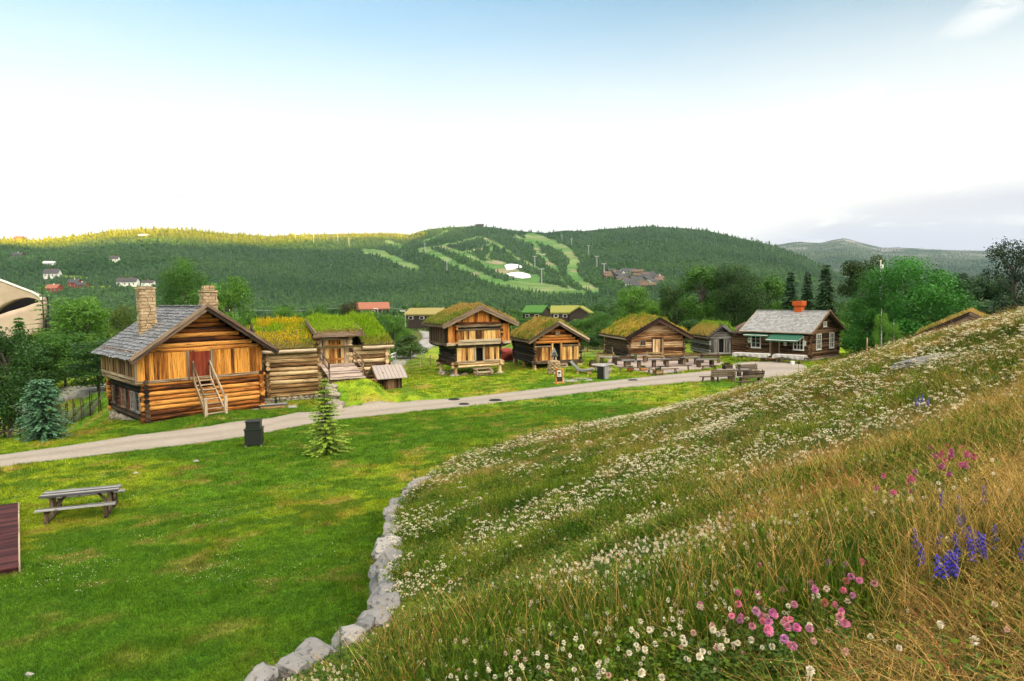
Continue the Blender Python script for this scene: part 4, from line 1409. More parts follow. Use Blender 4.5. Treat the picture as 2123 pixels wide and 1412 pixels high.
# bridge
br = MB()
for k in range(16):
    f0, f1 = k / 16, (k + 1) / 16
    za_, zb_ = 2.26 - .66 * f0, 2.26 - .66 * f1
    br.beam((-.12 - 3.2 * (f0 + f1) / 2, 2.3, (za_ + zb_) / 2), (-.12 - 3.2 * (f0 + f1) / 2, 4.5, (za_ + zb_) / 2), .19, .06)
bridge = br.build('bridge', mat_wood('deck_planks', (.16, .12, .10), (.42, .33, .28), (.58, .48, .42), knots=False), barn)
mb = MB()
for y in (2.45, 3.4, 4.35): mb.beam((0, y, 2.12), (-3.25, y, 1.45), .16, .18)
mb.beam((-3.2, 2.3, 1.42), (-3.2, 4.5, 1.42), .2, .2)
mb.build('joist', W_DARK, bridge)
for y in (2.34, 4.46):
    mb = MB()
    mb.beam((-.2, y, 2.1), (-.2, y, 3.25), .09); mb.beam((-2.9, y, 1.5), (-2.9, y, 2.6), .09)
    mb.beam((-.15, y, 3.2), (-3.05, y, 2.58), .07, .09); mb.beam((-.15, y, 2.75), (-3.0, y, 2.12), .06, .08)
    mb.beam((-2.9, y, 2.25), (-3.2, y + .12 * (1 if y > 3 else -1), 1.5), .06)
    mb.build('railing', W_BARGE, bridge)
# stone side of the earth ramp
mb = MB()
Rn = Vector((-RAMPD.y, RAMPD.x))
for k in range(30):
    a = rnd.uniform(-.3, 2.6); hgt = 1.42 * (1 - float(sstep(.15, 3.3, a)))
    p = RAMP0 + RAMPD * a - Rn * (1.08 + rnd.uniform(-.05, .1))
    z = rnd.uniform(-.05, max(.05, hgt - .05))
    s_ = rnd.uniform(.2, .38)
    mb.rock((p.x, p.y, Hs(p.x - Rn.x * .5, p.y - Rn.y * .5) + z), s_ * 1.2, s_ * .8, s_ * .7, None, 0, 2, .2, None, rnd.uniform(-.6, .6))
for k in range(9):
    p = RAMP0 - RAMPD * .12 + Rn * (-1.0 + k * .25)
    mb.rock((p.x, p.y, Hs(p.x - RAMPD.x * .6, p.y - RAMPD.y * .6) + rnd.uniform(.2, 1.3)), .28, .2, .25, None, 0, 2, .2, None, rnd.uniform(-.6, .6))
tag(mb.build('stone_abutment', M_STONE), 'mossy boulder side wall of the grassy ramp below the barn bridge', 'stone wall')

# little tin-roofed cellar hut right of the ramp
p = at_y(796, 800, 43.6)
hut = thing('cellar_hut', 'tiny brown hut with seamed tin roof beside the grassy barn ramp', 'hut', (p.x, p.y, p.z - .02), R(27))
print('HUT', p, Hs(p.x, p.y))
mb = MB(); planks(mb, 0, 1.15, 0, -.3, .62, .13); planks(mb, 0, 1.4, 0, -.3, .9, .13, axis=1); planks(mb, 0, 1.4, 1.2, -.3, .5, .13, axis=1); mb.box(.03, 1.12, .05, 1.4, -.3, .6, 0, .2)
mb.build('plank_wall', W_BROWN, hut)
mb = MB(); mb.prism([(-.28, .50), (.70, 1.34), (.70, 1.38), (-.28, .54)], 1, -.05, .0); tin = None
mb = MB()
A0, A1 = Vector((-.55, -.45, .50)), Vector((1.45, -.45, .50)); B0, B1 = Vector((-.55, .75, 1.25)), Vector((1.45, .75, 1.25))
C0, C1 = Vector((-.55, 1.85, .55)), Vector((1.45, 1.85, .55))
for (a, b, c, d) in ((A0, A1, B1, B0), (B0, B1, C1, C0)):
    up = Vector((0, 0, .04))
    mb.add([a, b, c, d, a + up, b + up, c + up, d + up], [(0, 3, 2, 1), (4, 5, 6, 7), (0, 1, 5, 4), (1, 2, 6, 5), (2, 3, 7, 6), (3, 0, 4, 7)], None, .6)
    for k in range(9):
        q0, q1 = a.lerp(b, k / 8), d.lerp(c, k / 8)
        mb.beam(q0 + up * 1.3, q1 + up * 1.3, .025, .04, .1)
mb.build('tin_roof', M_TIN, hut)
mb = MB(); mb.beam(A0 + Vector((-.02, 0, -.05)), B0 + Vector((-.02, 0, -.05)), .03, .16); mb.beam(B0 + Vector((-.02, 0, -.05)), C0 + Vector((-.02, 0, -.05)), .03, .16); mb.build('barge_board', W_BARGE, hut)
mb = MB(); mb.prism([(0, .5), (1.4, .5), (.75, 1.2)], 0, .0, .05, .3, 0); mb.build('gable', W_BARGE, hut)
# ---------------------------------------------------------------- helpers for the turf-roofed storehouses
def turf_roof(parent, W, D, ze, za, ox, of, ob, hf, cf, n, seed, back=True, t1=.40, k=5, barge_mat=None, bw=.24, wid=.022):
    mb = MB(); roof_slab(mb, W, D, ze, za, ox, of, ob, 0, .10, .4)
    for i in range(int((W / 2 + ox) / .8)):
        pass
    rf = mb.build('roof', W_BARGE, parent)
    to, grid = sod(rf, W, D, ze, za, ox - .02, of - .04, ob - .02, .10, t1, seed)
    turf_grass(to, grid, n, hf, cf, k, w=wid)
    for y in ([-of, D + ob + .05] if back else [-of]):
        mb = MB(); barge(mb, W, ze, za, ox, y, bw, .055, .06, double=True); mb.build('barge_board', barge_mat or W_BARGE, rf)
    for s in (0, 1):
        m = (za - ze) / (W / 2); x = -ox - .03 if not s else W + ox + .03; z = ze - m * ox + .06
        mb = MB(); mb.tube([(x, -of, z), (x, D / 2, z - .02), (x, D + ob, z)], .085, 8, None, 0, True, .85)
        mb.build('eave_log', W_BARGE, rf)
    return rf


def dry_c(a=(.16, .21, .03), b=(.40, .27, .07), sc=1.0, off=0, th=(.35, .62)):
    return lambda x, y: lerp3(a, b, sstep(th[0], th[1], fbm(x, y, sc, 4, off)))


def post(mb, x, y, z0, z1, r0=.14, r1=.17, n=9):
    mb.tube([(x, y, z0), (x, y, (z0 + z1) / 2), (x, y, z1)], [r1, r0, r0 * 1.05], n, None, 0, True, .85, .04)


# ---------------------------------------------------------------- 3. two-storey loft storehouse on corner stones
LX, LY = -4.72, 56.2
LA = R(25)
zb = Hs(-3, 57)
loft = thing('loft_storehouse', 'two-storey orange storehouse with jutting upper floor and turf roof', 'storehouse', (LX, LY, 0), LA)
W_, D_ = 4.05, 3.6
ux0, ux1, uy0, uy1 = -.78, W_ + .78, -.42, D_ + .6      # the upper floor juts out
ze, za = 4.36, 5.55
for (a, b) in (((0, 0), (W_, 0)), ((0, D_), (W_, D_))): mb = MB(); log_wall(mb, a, b, .62, 1.10, 2, .34, .15); mb.build('sill_log', W_TAN, loft)
for (a, b) in (((0, 0), (0, D_)), ((W_, 0), (W_, D_))): mb = MB(); log_wall(mb, a, b, .74, 1.2, 2, .34, .15); mb.build('sill_log', W_TAN, loft)
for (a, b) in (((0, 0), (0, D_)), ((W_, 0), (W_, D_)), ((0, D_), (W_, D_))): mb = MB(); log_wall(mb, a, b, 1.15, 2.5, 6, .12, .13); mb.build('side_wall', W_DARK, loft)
for (a, b) in ((.12, 1.62), (2.62, W_ - .12)): mb = MB(); planks(mb, a, b, -.10, 1.12, 2.42, .19); mb.build('plank_wall', W_AMBER, loft)
mb = MB(); mb.box(.14, W_ - .14, .25, D_ - .14, .95, 2.5, 0, .2); mb.build('interior', M_BLACK, loft)
for x in (1.66, 2.46):
    mb = MB(); mb.box(x, x + .15, -.16, .02, 1.05, 2.46, 2, .5); mb.build('door_post', W_PALE, loft)
mb = MB(); mb.box(.0, 1.66, -.2, .0, 1.10, 1.22, 0); mb.box(2.6, W_, -.2, .0, 1.10, 1.22, 0); mb.box(1.8, 2.46, -.1, .05, 1.02, 1.12, 0); mb.build('lower_rail', W_PALE, loft)
for x, y, r in ((.02, 0, .17), (W_ - .02, 0, .17), (.02, D_, .17), (W_ - .02, D_, .17)):
    w = Matrix.Rotation(LA, 3, 'Z') @ Vector((x, y, 0)) + Vector((LX, LY, 0)); g = Hs(w.x, w.y)
    mb = MB(); post(mb, x, y, g + .1, .72, .13, .17); mb.build('post', W_TAN, loft)
    mb = MB(); mb.rock((x, y, g + .03), .34, .3, .17, None, 0, 2, .2); mb.build('corner_stone', M_STONE, loft)
mb = MB(); mb.box(1.35, 3.0, -.62, -.30, .50, .60, 0); mb.box(1.35, 3.0, -1.0, -.66, .22, .32, 0); mb.box(1.2, 3.4, -1.3, -1.02, .02, .12, 0); mb.box(1.45, 1.6, -1.1, -.3, 0, .5, 1); mb.box(2.75, 2.9, -1.1, -.3, 0, .5, 1); mb.build('steps', W_PALE, loft)
# carrying beams with curved ends, gallery floor
for x in (0, W_):
    mb = MB(); mb.tube([(x, uy0 - .1, 2.52), (x, D_ / 2, 2.50), (x, uy1 + .1, 2.52)], .14, 9, None, 0, True, .85); mb.build('carrying_beam', W_DARK, loft)
for y in (0, D_):
    mb = MB(); mb.tube([(ux0 - .1, y, 2.55), (-.4, y, 2.42), (.3, y, 2.36), (W_ - .3, y, 2.36), (W_ + .4, y, 2.42), (ux1 + .1, y, 2.55)], [.1, .14, .17, .17, .14, .1], 9, None, 0, True, .85); mb.build('carrying_beam', W_DARK, loft)
mb = MB()
mb.beam((ux0 - .05, uy0 + .04, 2.66), (ux1 + .05, uy0 + .04, 2.66), .16, .24); mb.beam((ux0 - .05, uy1, 2.66), (ux1 + .05, uy1, 2.66), .16, .24)
mb.beam((ux0 + .04, uy0, 2.62), (ux0 + .04, uy1, 2.62), .16, .24); mb.beam((ux1 - .04, uy0, 2.62), (ux1 - .04, uy1, 2.62), .16, .24)
mb.build('gallery_sill', W_PALE, loft)
for (a, b) in ((ux0 + .05, -.12), (W_ + .14, ux1 - .05)): mb = MB(); planks(mb, a, b, uy0, 2.78, 4.25, .16); mb.build('gallery_wall', W_RUST, loft)
W_DKP = mat_wood('dark_planks', (.012, .007, .004), (.055, .028, .014), (.15, .085, .045))
for x in (ux0, ux1 + .02): mb = MB(); planks(mb, uy0, uy1, x, 2.74, 4.35, .2, axis=1); mb.build('side_gallery', W_DKP, loft)
mb = MB(); planks(mb, .14, W_ - .14, uy0 - .03, 2.98, 3.72, .17); mb.build('gallery_panel', W_AMBER, loft)
mb = MB(); mb.beam((.1, uy0 - .07, 2.90), (W_ - .1, uy0 - .07, 2.90), .1, .2); mb.beam((.05, uy0 - .07, 3.80), (W_ - .05, uy0 - .07, 3.80), .1, .16); mb.beam((-.1, uy0 - .05, 4.12), (W_ + .1, uy0 - .05, 4.12), .12, .2); mb.build('gallery_rail', W_PALE, loft)
for x in (0, W_):
    mb = MB()
    for i in range(8):
        z = 2.78 + i * .185
        mb.tube([(x, uy0 - .16 - rnd.uniform(0, .05), z), (x, .1, z)], .088, 8, None, 0, True, .8)
    mb.build('corner_log', W_RUST, loft)
mb = MB(); mb.box(.1, W_ - .1, uy0 + .06, uy1 - .1, 2.7, 4.3, 0, .2); mb.box(ux0 + .05, ux1 - .06, uy0 + .05, uy1 - .06, 2.7, 4.3, 0, .2); mb.prism([(ux0 + .2, 4.3), (ux1 - .2, 4.3), (W_ / 2, za - .12)], 1, uy0 + .15, uy1 - .1, .2); mb.build('upper_interior', M_BLACK, loft)
m_ = (za - ze) / (W_ / 2 + .78)
mb = MB(); planks(mb, .15, W_ - .15, uy0 - .04, 4.42, 6, .13, top=lambda x: za - .10 - abs(x - W_ / 2) * m_, jag=.03)
mb.build('gable_boards', W_RUST, loft)
mb = MB(); mb.beam((.1, uy0 - .08, 4.33), (W_ - .1, uy0 - .08, 4.33), .08, .2); mb.build('gable_beam', W_RUST, loft)
roofN = thing('roof_frame', None, None); roofN.parent = loft; roofN.location = (ux0, uy0, 0)
bpy.data.objects.remove(roofN)
WW = ux1 - ux0


def shifted(parent, dx, dy, fn):
    """build fn's parts, then slide them into place inside the thing"""
    before = set(bpy.data.objects)
    r = fn()
    for o in set(bpy.data.objects) - before:
        if o.parent == parent:
            o.location.x += dx; o.location.y += dy
    return r


shifted(loft, ux0, uy0, lambda: turf_roof(loft, WW, uy1 - uy0, 4.28, 5.52, .52, .55, .3, lambda x, y: .13 + .10 * fbm(x, y, .6, 3, 2),
        lambda x, y: lerp3(lerp3((.13, .22, .02), (.22, .25, .05), fbm(x, y, .9, 4, 3)), (.38, .26, .09), sstep(.35, .65, fbm(x, y, .8, 3, 7) * .6 + .13 * x)), 3600, 3, bw=.28))
for k in range(16):
    mb = MB(); mb.rock((rnd.uniform(-.7, 1.3), rnd.uniform(-.3, 2.8), zb + rnd.uniform(.0, .18)), rnd.uniform(.15, .4), rnd.uniform(.15, .3), rnd.uniform(.1, .22), None, 0, 2, .2)
    mb.build('footing_stone', M_STONE, loft)

# ---------------------------------------------------------------- 4. single-storey storehouse on posts
SX, SY, SA = 1.9, 59.6, R(16)
stab = thing('post_storehouse', 'small storehouse on stone-footed posts with shaggy brown turf roof and open doorway', 'storehouse', (SX, SY, 0), SA)
W_, D_, ze, za = 4.3, 6.0, 2.78, 4.02
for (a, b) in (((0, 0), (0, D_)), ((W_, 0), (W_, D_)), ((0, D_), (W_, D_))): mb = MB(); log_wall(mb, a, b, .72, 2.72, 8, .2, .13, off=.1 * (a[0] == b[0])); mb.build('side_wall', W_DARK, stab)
mb = MB(); mb.box(.14, W_ - .14, .3, D_ - .1, .6, 2.8, 0, .2); mb.prism([(.3, 2.7), (W_ - .3, 2.7), (W_ / 2, za - .1)], 1, .15, D_ - .1, .2); mb.build('interior', M_BLACK, stab)
for (a, b) in ((.12, 1.66), (2.56, W_ - .12)): mb = MB(); planks(mb, a, b, -.06, .82, 1.98, .19); mb.build('plank_wall', W_AMBER, stab)
mb = MB(); mb.box(.06, 1.6, -.14, .02, 1.98, 2.12, 0); mb.box(2.6, W_ - .06, -.14, .02, 2.02, 2.16, 0); mb.box(-.2, W_ + .2, -.16, .1, .56, .82, 0); mb.build('rail', W_PALE, stab)
for x in (.0, 1.62, 2.44, W_ - .14):
    mb = MB(); mb.box(x, x + .14, -.17, .03, .84, 2.32, 2, .6); mb.build('door_post', W_AMBER, stab)
mb = MB(); log_gable(mb, -.1, W_ + .1, -.02, 2.3, za + .06, 7, .12); mb.build('gable_logs', W_RUST, stab)
mb = MB(); mb.box(1.98, 2.36, -.22, -.1, 3.02, 3.38, 2, .4); mb.build('gable_hatch', W_PALE, stab)
for x in (0, W_):
    mb = MB(); mb.tube([(x, -.5, .66), (x, D_ + .3, .66)], .15, 9, None, 0, True, .85); mb.build('sill_log', W_DARK, stab)
for x, y in ((.02, .0), (W_ - .02, 0), (.02, D_ * .5), (W_ - .02, D_ * .5), (.02, D_), (W_ - .02, D_), (W_ * .5, D_ * .4)):
    w = Matrix.Rotation(SA, 3, 'Z') @ Vector((x, y, 0)) + Vector((SX, SY, 0)); g = Hs(w.x, w.y)
    mb = MB(); mb.tube([(x, y, g - .05), (x, y, g + .16), (x, y, g + .2), (x, y, .54)], [.24, .2, .15, .17], 9, None, 0, True, .9, .04); mb.build('post', W_TAN, stab)
mb = MB(); mb.box(1.5, 2.9, -.75, -.3, .42, .52, 0); mb.box(1.6, 2.8, -1.05, -.75, .2, .3, 0); mb.box(1.62, 1.74, -1.0, -.2, .0, .42, 1); mb.box(2.66, 2.78, -1.0, -.2, 0, .42, 1); mb.build('steps', W_PALE, stab)
turf_roof(stab, W_, D_, ze, za, .62, .62, .3, lambda x, y: .17 + .12 * fbm(x, y, .6, 3, 2), dry_c((.17, .22, .03), (.42, .28, .09), .9, 5), 4200, 7, bw=.27, barge_mat=W_PALE)

# ---------------------------------------------------------------- 5. low log barn with a window and plank door
KX, KY, KA = 11.9, 69.0, R(11)
kb = thing('log_barn', 'low log barn with dark brown barge boards, yellowing turf roof, small window and plank door', 'barn', (KX, KY, 0), KA)
W_, D_, ze, za = 5.85, 7.4, 2.28, 3.82
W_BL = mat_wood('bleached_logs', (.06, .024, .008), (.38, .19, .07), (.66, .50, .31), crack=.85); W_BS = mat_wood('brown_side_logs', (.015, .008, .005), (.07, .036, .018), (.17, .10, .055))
mb = MB(); log_wall(mb, (0, 0), (W_, 0), 0, 2.25, 11, .16, .12); log_gable(mb, 0, W_, -.0, 2.25, za + .05, 8); mb.build('log_wall', W_BL, kb)
mb = MB(); log_wall(mb, (0, D_), (W_, D_), 0, 2.25, 9, .2); mb.build('log_wall', W_BL, kb)
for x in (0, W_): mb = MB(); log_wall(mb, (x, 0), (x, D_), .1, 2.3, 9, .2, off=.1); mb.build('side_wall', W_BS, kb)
mb = MB(); mb.box(.1, W_ - .1, .1, D_ - .1, -.1, 2.4, 0, .2); mb.prism([(.2, 2.3), (W_ - .2, 2.3), (W_ / 2, za - .1)], 1, .1, D_ - .1, .2); mb.build('interior', M_BLACK, kb)
mb = MB(); planks(mb, 2.45, 3.5, -.15, .15, 1.92, .21); d_ = mb.build('door', W_TAN, kb)
mb = MB(); mb.box(2.36, 2.45, -.2, .0, .1, 1.98, 2); mb.box(3.5, 3.59, -.2, 0, .1, 1.98, 2); mb.box(2.36, 3.59, -.2, 0, 1.98, 2.07, 0); mb.build('door_frame', W_BARGE, kb)
window(kb, face(1.05, -.16, 1.28, FRONT), .62, .55, W_PALE, 2, 2, .07)
turf_roof(kb, W_, D_, ze, za, .62, .75, .3, lambda x, y: .16 + .26 * sstep(.45, .7, fbm(x, y, .8, 3, 12)), dry_c((.20, .25, .03), (.46, .34, .07), .9, 15, (.3, .6)), 4600, 9, bw=.34, barge_mat=mat_wood('dark_barge', (.012, .005, .004), (.045, .02, .015), (.10, .055, .04)))

# ---------------------------------------------------------------- 6. small grey shed beside the cabin
gp = at_y(1471, 738, 70.5)
shed = thing('grey_shed', 'small grey weathered shed with open doorway and tall green grass on its roof', 'shed', (gp.x, gp.y, 0), R(8))
W_, D_, ze, za = 2.55, 4.6, 2.15, 3.1
for (a, b) in ((.1, .88), (1.62, W_ - .08)): mb = MB(); planks(mb, a, b, -.02, .35, 1.75, .19); mb.build('plank_wall', W_GREY, shed)
mb = MB(); log_wall(mb, (0, 0), (0, D_), .2, 2.1, 8, .15, .1); log_wall(mb, (W_, 0), (W_, D_), .2, 2.1, 8, .15, .1); log_wall(mb, (0, 0), (W_, 0), .1, .38, 1, .15, .12); log_wall(mb, (0, 0), (W_, 0), 1.75, 2.05, 1, .15, .12); log_gable(mb, .0, W_, 0, 2.05, za + .05, 5, .1); mb.build('log_frame', W_GREY, shed)
mb = MB(); mb.box(.1, W_ - .1, .2, D_ - .1, .1, 2.1, 0, .2); mb.prism([(.15, 2.1), (W_ - .15, 2.1), (W_ / 2, za - .08)], 1, .1, D_ - .1, .2); mb.build('interior', M_BLACK, shed)
for x in (.88, 1.52):
    mb = MB(); mb.box(x, x + .1, -.08, .02, .38, 1.75, 2); mb.build('door_post', W_GREY, shed)
turf_roof(shed, W_, D_, ze, za, .42, .45, .2, lambda x, y: .22 + .36 * sstep(1.2, 2.2, x), lambda x, y: lerp3((.42, .32, .10), (.17, .32, .03), sstep(.6, 1.9, x + .8 * fbm(x, y, .7, 3, 2))), 2600, 12, bw=.22, barge_mat=W_GREY)

# ---------------------------------------------------------------- 7. dark cabin with slate roof and green awnings
CX, CY = 28.0, 64.0
CA = math.atan2(.65, .76)
zc = .0
cab = thing('log_cabin', 'dark brown log cabin with grey slate roof, white windows, green awnings and orange brick chimney', 'cabin', (CX, CY, zc), CA)
W_, D_, ze, za = 5.7, 6.4, 2.92, 4.56
mb = MB()
log_wall(mb, (0, 0), (W_, 0), .18, 2.9, 13, .16, .11); log_wall(mb, (W_, 0), (W_, D_), .18, 2.9, 13, .16, .11, off=.1)
log_wall(mb, (0, D_), (W_, D_), .18, 2.9, 13, .16, .11); log_wall(mb, (0, 0), (0, D_), .18, 2.9, 13, .16, .11, off=.1)
log_gable(mb, 0, W_, 0, 2.9, za, 8, .1); log_gable(mb, 0, W_, D_, 2.9, za, 8, .1); mb.build('log_wall', W_BROWN, cab)
mb = MB(); mb.box(.1, W_ - .1, .1, D_ - .1, -.1, 2.95, 0, .2); mb.prism([(.1, 2.9), (W_ - .1, 2.9), (W_ / 2, za - .1)], 1, .1, D_ - .1, .2); mb.build('interior', M_BLACK, cab)
mb = MB(); rubble(mb, -.1, W_ + .1, -.1, D_ + .1, -.4, .2, .26); mb.build('stone_footing', M_STONE, cab)
for x in (1.05, 3.75): window(cab, face(x, -.13, 1.02, FRONT), .92, 1.5, M_WHITE, 2, 3, .085)
window(cab, face(2.45, -.12, 3.15, FRONT), .62, .5, M_WHITE, 2, 1, .08)
for y in (1.55, 5.95): window(cab, face(-.14, y, 1.02, LEFT), 1.05, 1.35, M_WHITE, 2 if y > 3 else 3, 3, .085)
mb = MB(); mb.box(-.15, -.06, 3.0, 3.85, .35, 2.3, 2, .5); dr = mb.build('door', W_BROWN, cab)
mb = MB(); mb.tube([(-.16, 3.1, 1.3), (-.21, 3.1, 1.3), (-.21, 3.2, 1.3)], .018, 6); mb.build('handle', M_BLACK, dr)
for y in (2.92, 3.87):
    mb = MB(); mb.box(-.18, -.04, y, y + .08, .35, 2.4, 2, .9); mb.build('door_jamb', W_PALE, cab)
for (y, z, w, h, c) in ((2.35, 1.35, .3, .42, M_WHITE), (.45, 1.45, .32, .46, M_WHITE), (D_ - .25, 1.5, .34, .5, M_WHITE)):
    mb = MB(); mb.box(-.16, -.13, y - w / 2, y + w / 2, z, z + h, 2, .5); nb = mb.build('notice', c, cab)
    mb = MB()
    for k in range(4): mb.box(-.164, -.1605, y - w * .36, y + w * (.36 if k % 2 else .2), z + h * (.2 + .17 * k), z + h * (.24 + .17 * k), 1, .1)
    if y > 4: mb.box(-.164, -.1605, y - w * .3, y + w * .3, z + h * .45, z + h * .75, 1, .1)
    mb.build('print', M_TIN if y < 4 else mat_tone('green_print', (.1, .35, .22), (.2, .5, .35)), nb)
mb = MB(); roof_slab(mb, W_, D_, ze, za, .48, .5, .55, 0, .08, .4); rf = mb.build('roof', W_BARGE, cab)
mb = MB(); slates(mb, W_, D_, ze, za, .52, .48, .55, .08, .26, .24, .008, .035, .016); mb.box(W_ / 2 - .16, W_ / 2 + .16, -.5, D_ + .55, za + .10, za + .15, 1, .8); mb.build('slate', M_SLATE2, rf)
mb = MB(); barge(mb, W_, ze, za, .52, -.52, .24, .05, .03); mb.build('barge_board', mat_wood('brown_barge', (.06, .03, .016), (.23, .13, .075), (.36, .24, .15)), rf)
mb = MB(); barge(mb, W_, ze, za, .52, D_ + .6, .2, .05, .03, double=False); mb.build('barge_board', W_PALE, rf)
mm = (za - ze) / (W_ / 2)
mb = MB(); mb.tube([(-.60, -.45, ze - .52 * mm + .02), (-.60, D_ + .55, ze - .52 * mm + .04)], .06, 8); mb.build('gutter', W_PALE, rf)
cb = MB(); cb.box(W_ / 2 - .32, W_ / 2 + .32, 2.15, 2.85, za - .3, za + .62, 2, .5)
for k in range(7):
    for (a, b, c_, d_) in ((W_ / 2 - .40, W_ / 2 - .32, 2.13 + k * .11, 2.18 + k * .11), (W_ / 2 - .40 + k * .125, W_ / 2 - .35 + k * .125, 2.07, 2.15)):
        cb.box(a, b, c_, d_, za + .52, za + .62, 2, .2)
for k in range(5): cb.box(W_ / 2 - .46, W_ / 2 + .46, 2.0, 3.0, za + .62 + k * .09, za + .70 + k * .09, 1, None, 0, None, .006)
cb.box(W_ / 2 - .44, W_ / 2 + .44, 2.02, 2.98, za + .6, za + 1.06, 1, .1)
cb.build('chimney', M_BRICK, rf)
M_AWN = mat_tone('green_awning', (.016, .085, .05), (.026, .12, .07), .75, 5, .4, .1)
for (y0, y1, out_, z0, z1) in ((.35, 3.55, 1.5, 2.62, 2.02), (3.75, 6.3, .85, 2.55, 2.36)):
    mb = MB()
    n = 14; V = []; fs = []
    for i in range(n + 1):
        y = y0 + (y1 - y0) * i / n
        V += [(-.16, y, z0), (-.16 - out_ * .5, y, (z0 + z1) / 2 - .03), (-.16 - out_, y, z1), (-.17 - out_, y, z1 - (.2 if i % 2 else .12))]
    for i in range(n):
        for k in range(3): fs.append((i * 4 + k, i * 4 + k + 1, i * 4 + k + 5, i * 4 + k + 4))
    V2 = [(a, b, c - .015) for a, b, c in V]; m0 = len(V)
    fs2 = [tuple(m0 + q for q in f[::-1]) for f in fs]
    mb.add(V + V2, fs + fs2, None, .5)
    aw = mb.build('awning', M_AWN, cab)
    mb = MB(); mb.tube([(-.17 - out_, y0, z1 - .03), (-.17 - out_, y1, z1 - .03)], .03, 6); mb.build('front_bar', M_WHITE, aw)
    for y in (y0 + .06, y1 - .06):
        mb = MB(); mb.tube([(-.15, y, z0 - .25), (-.16 - out_, y, z1 - .05)], .022, 6); mb.build('arm', M_WHITE, aw)
# darker annex between shed and cabin
mb = MB(); log_wall(mb, (.55, D_ + .1), (.55, D_ + 2.3), .15, 2.35, 10, .05, .11); mb.build('annex_wall', W_BROWN, cab)
mb = MB(); mb.box(.65, 3.5, D_ + .15, D_ + 2.3, 0, 2.4, 0, .2); mb.build('annex_core', M_BLACK, cab)
mb = MB(); mb.prism([(.0, 2.36), (3.6, 3.3), (3.6, 3.42), (0, 2.48)], 1, D_ + .06, D_ + 2.5, .3); mb.build('annex_roof', W_BARGE, cab)

# ---------------------------------------------------------------- 8. turf hut half hidden behind the bank
q = at_y(1905, 716, 48.0); q2 = at_y(1991, 668, 48.6)
HW = 5.6
hid = thing('turf_hut', 'low turf-roofed hut half hidden behind the crest of the flowered bank', 'hut', (q.x + .2, q.y, .42), R(-34))
zr, ze_ = q2.z, q.z + .15
mb = MB(); log_wall(mb, (0, 0), (HW, 0), zr - 4.2, ze_, 10, .15); log_gable(mb, 0, HW, 0, ze_, zr, 7); log_wall(mb, (0, 0), (0, 4), zr - 4.2, ze_, 10, .15, off=.1); log_wall(mb, (HW, 0), (HW, 4), zr - 4.2, ze_, 10, .15, off=.1); log_wall(mb, (0, 4), (HW, 4), zr - 4.2, ze_, 10, .15); mb.build('log_wall', W_DARK, hid)
mb = MB(); mb.box(.1, HW - .1, .1, 3.9, zr - 4.2, ze_, 0, .2); mb.prism([(.1, ze_), (HW - .1, ze_), (HW / 2, zr - .1)], 1, .1, 3.9, .2); mb.build('interior', M_BLACK, hid)
turf_roof(hid, HW, 4, ze_, zr, .4, .5, .3, lambda x, y: .15 + .1 * fbm(x, y, .6, 3, 2), dry_c((.22, .23, .05), (.48, .34, .13), .9, 25), 2200, 15, bw=.42)
# ================================================================ YARD FURNITURE AND SMALL THINGS
def P2(px, py, lift=0.0):
    v = at_ground(px, py); v.z = Hs(v.x, v.y) + lift
    return v


W_BENCH = mat_wood('bench_wood', (.02, .012, .008), (.075, .05, .03), (.17, .125, .08))
W_BENCHL = mat_wood('pale_bench_wood', (.05, .03, .012), (.22, .15, .06), (.38, .28, .14))
W_TABLE = mat_wood('silver_boards', (.05, .048, .048), (.16, .155, .155), (.30, .295, .29))


def put(o, px, py, rz, lift=0.0):
    o.location = P2(px, py, lift); o.rotation_euler.z = rz
    return o


# ---- picnic table on the near lawn
pt = thing('picnic_table', 'grey weathered picnic table with two attached benches on the near lawn', 'picnic table')
put(pt, 172, 1066, R(20))
mb = MB()
for k in range(5): mb.box(-1.05, 1.05, -.36 + k * .146, -.36 + k * .146 + .136, .70, .745, 0)
mb.build('tabletop', W_TABLE, pt)
for s in (-1, 1):
    mb = MB(); mb.box(-1.05, 1.05, s * .72 - .135, s * .72 - .005, .42, .46, 0); mb.box(-1.05, 1.05, s * .72 + .005, s * .72 + .135, .42, .46, 0); mb.build('seat', W_TABLE, pt)
for x in (-.78, .78):
    mb = MB()
    mb.beam((x, -.30, .66), (x, .30, .66), .07, .10); mb.beam((x, -.82, .36), (x, -.04, .08), .06, .1) if False else None
    mb.beam((x, -.85, .05), (x, .85, .05), .09, .10); mb.beam((x, -.14, .08), (x, -.14, .64), .09, .10, up=(1, 0, 0)); mb.beam((x, .14, .08), (x, .14, .64), .09, .10, up=(1, 0, 0))
    for s in (-1, 1): mb.beam((x, s * .72, .05), (x, s * .72, .41), .1, .10, up=(1, 0, 0)); mb.beam((x, s * .40, .30), (x, s * .80, .38), .05, .08)
    mb.beam((x * .97, 0, .2), (x * .55, 0, .66), .05, .08)
    mb.build('trestle', W_BENCH, pt)

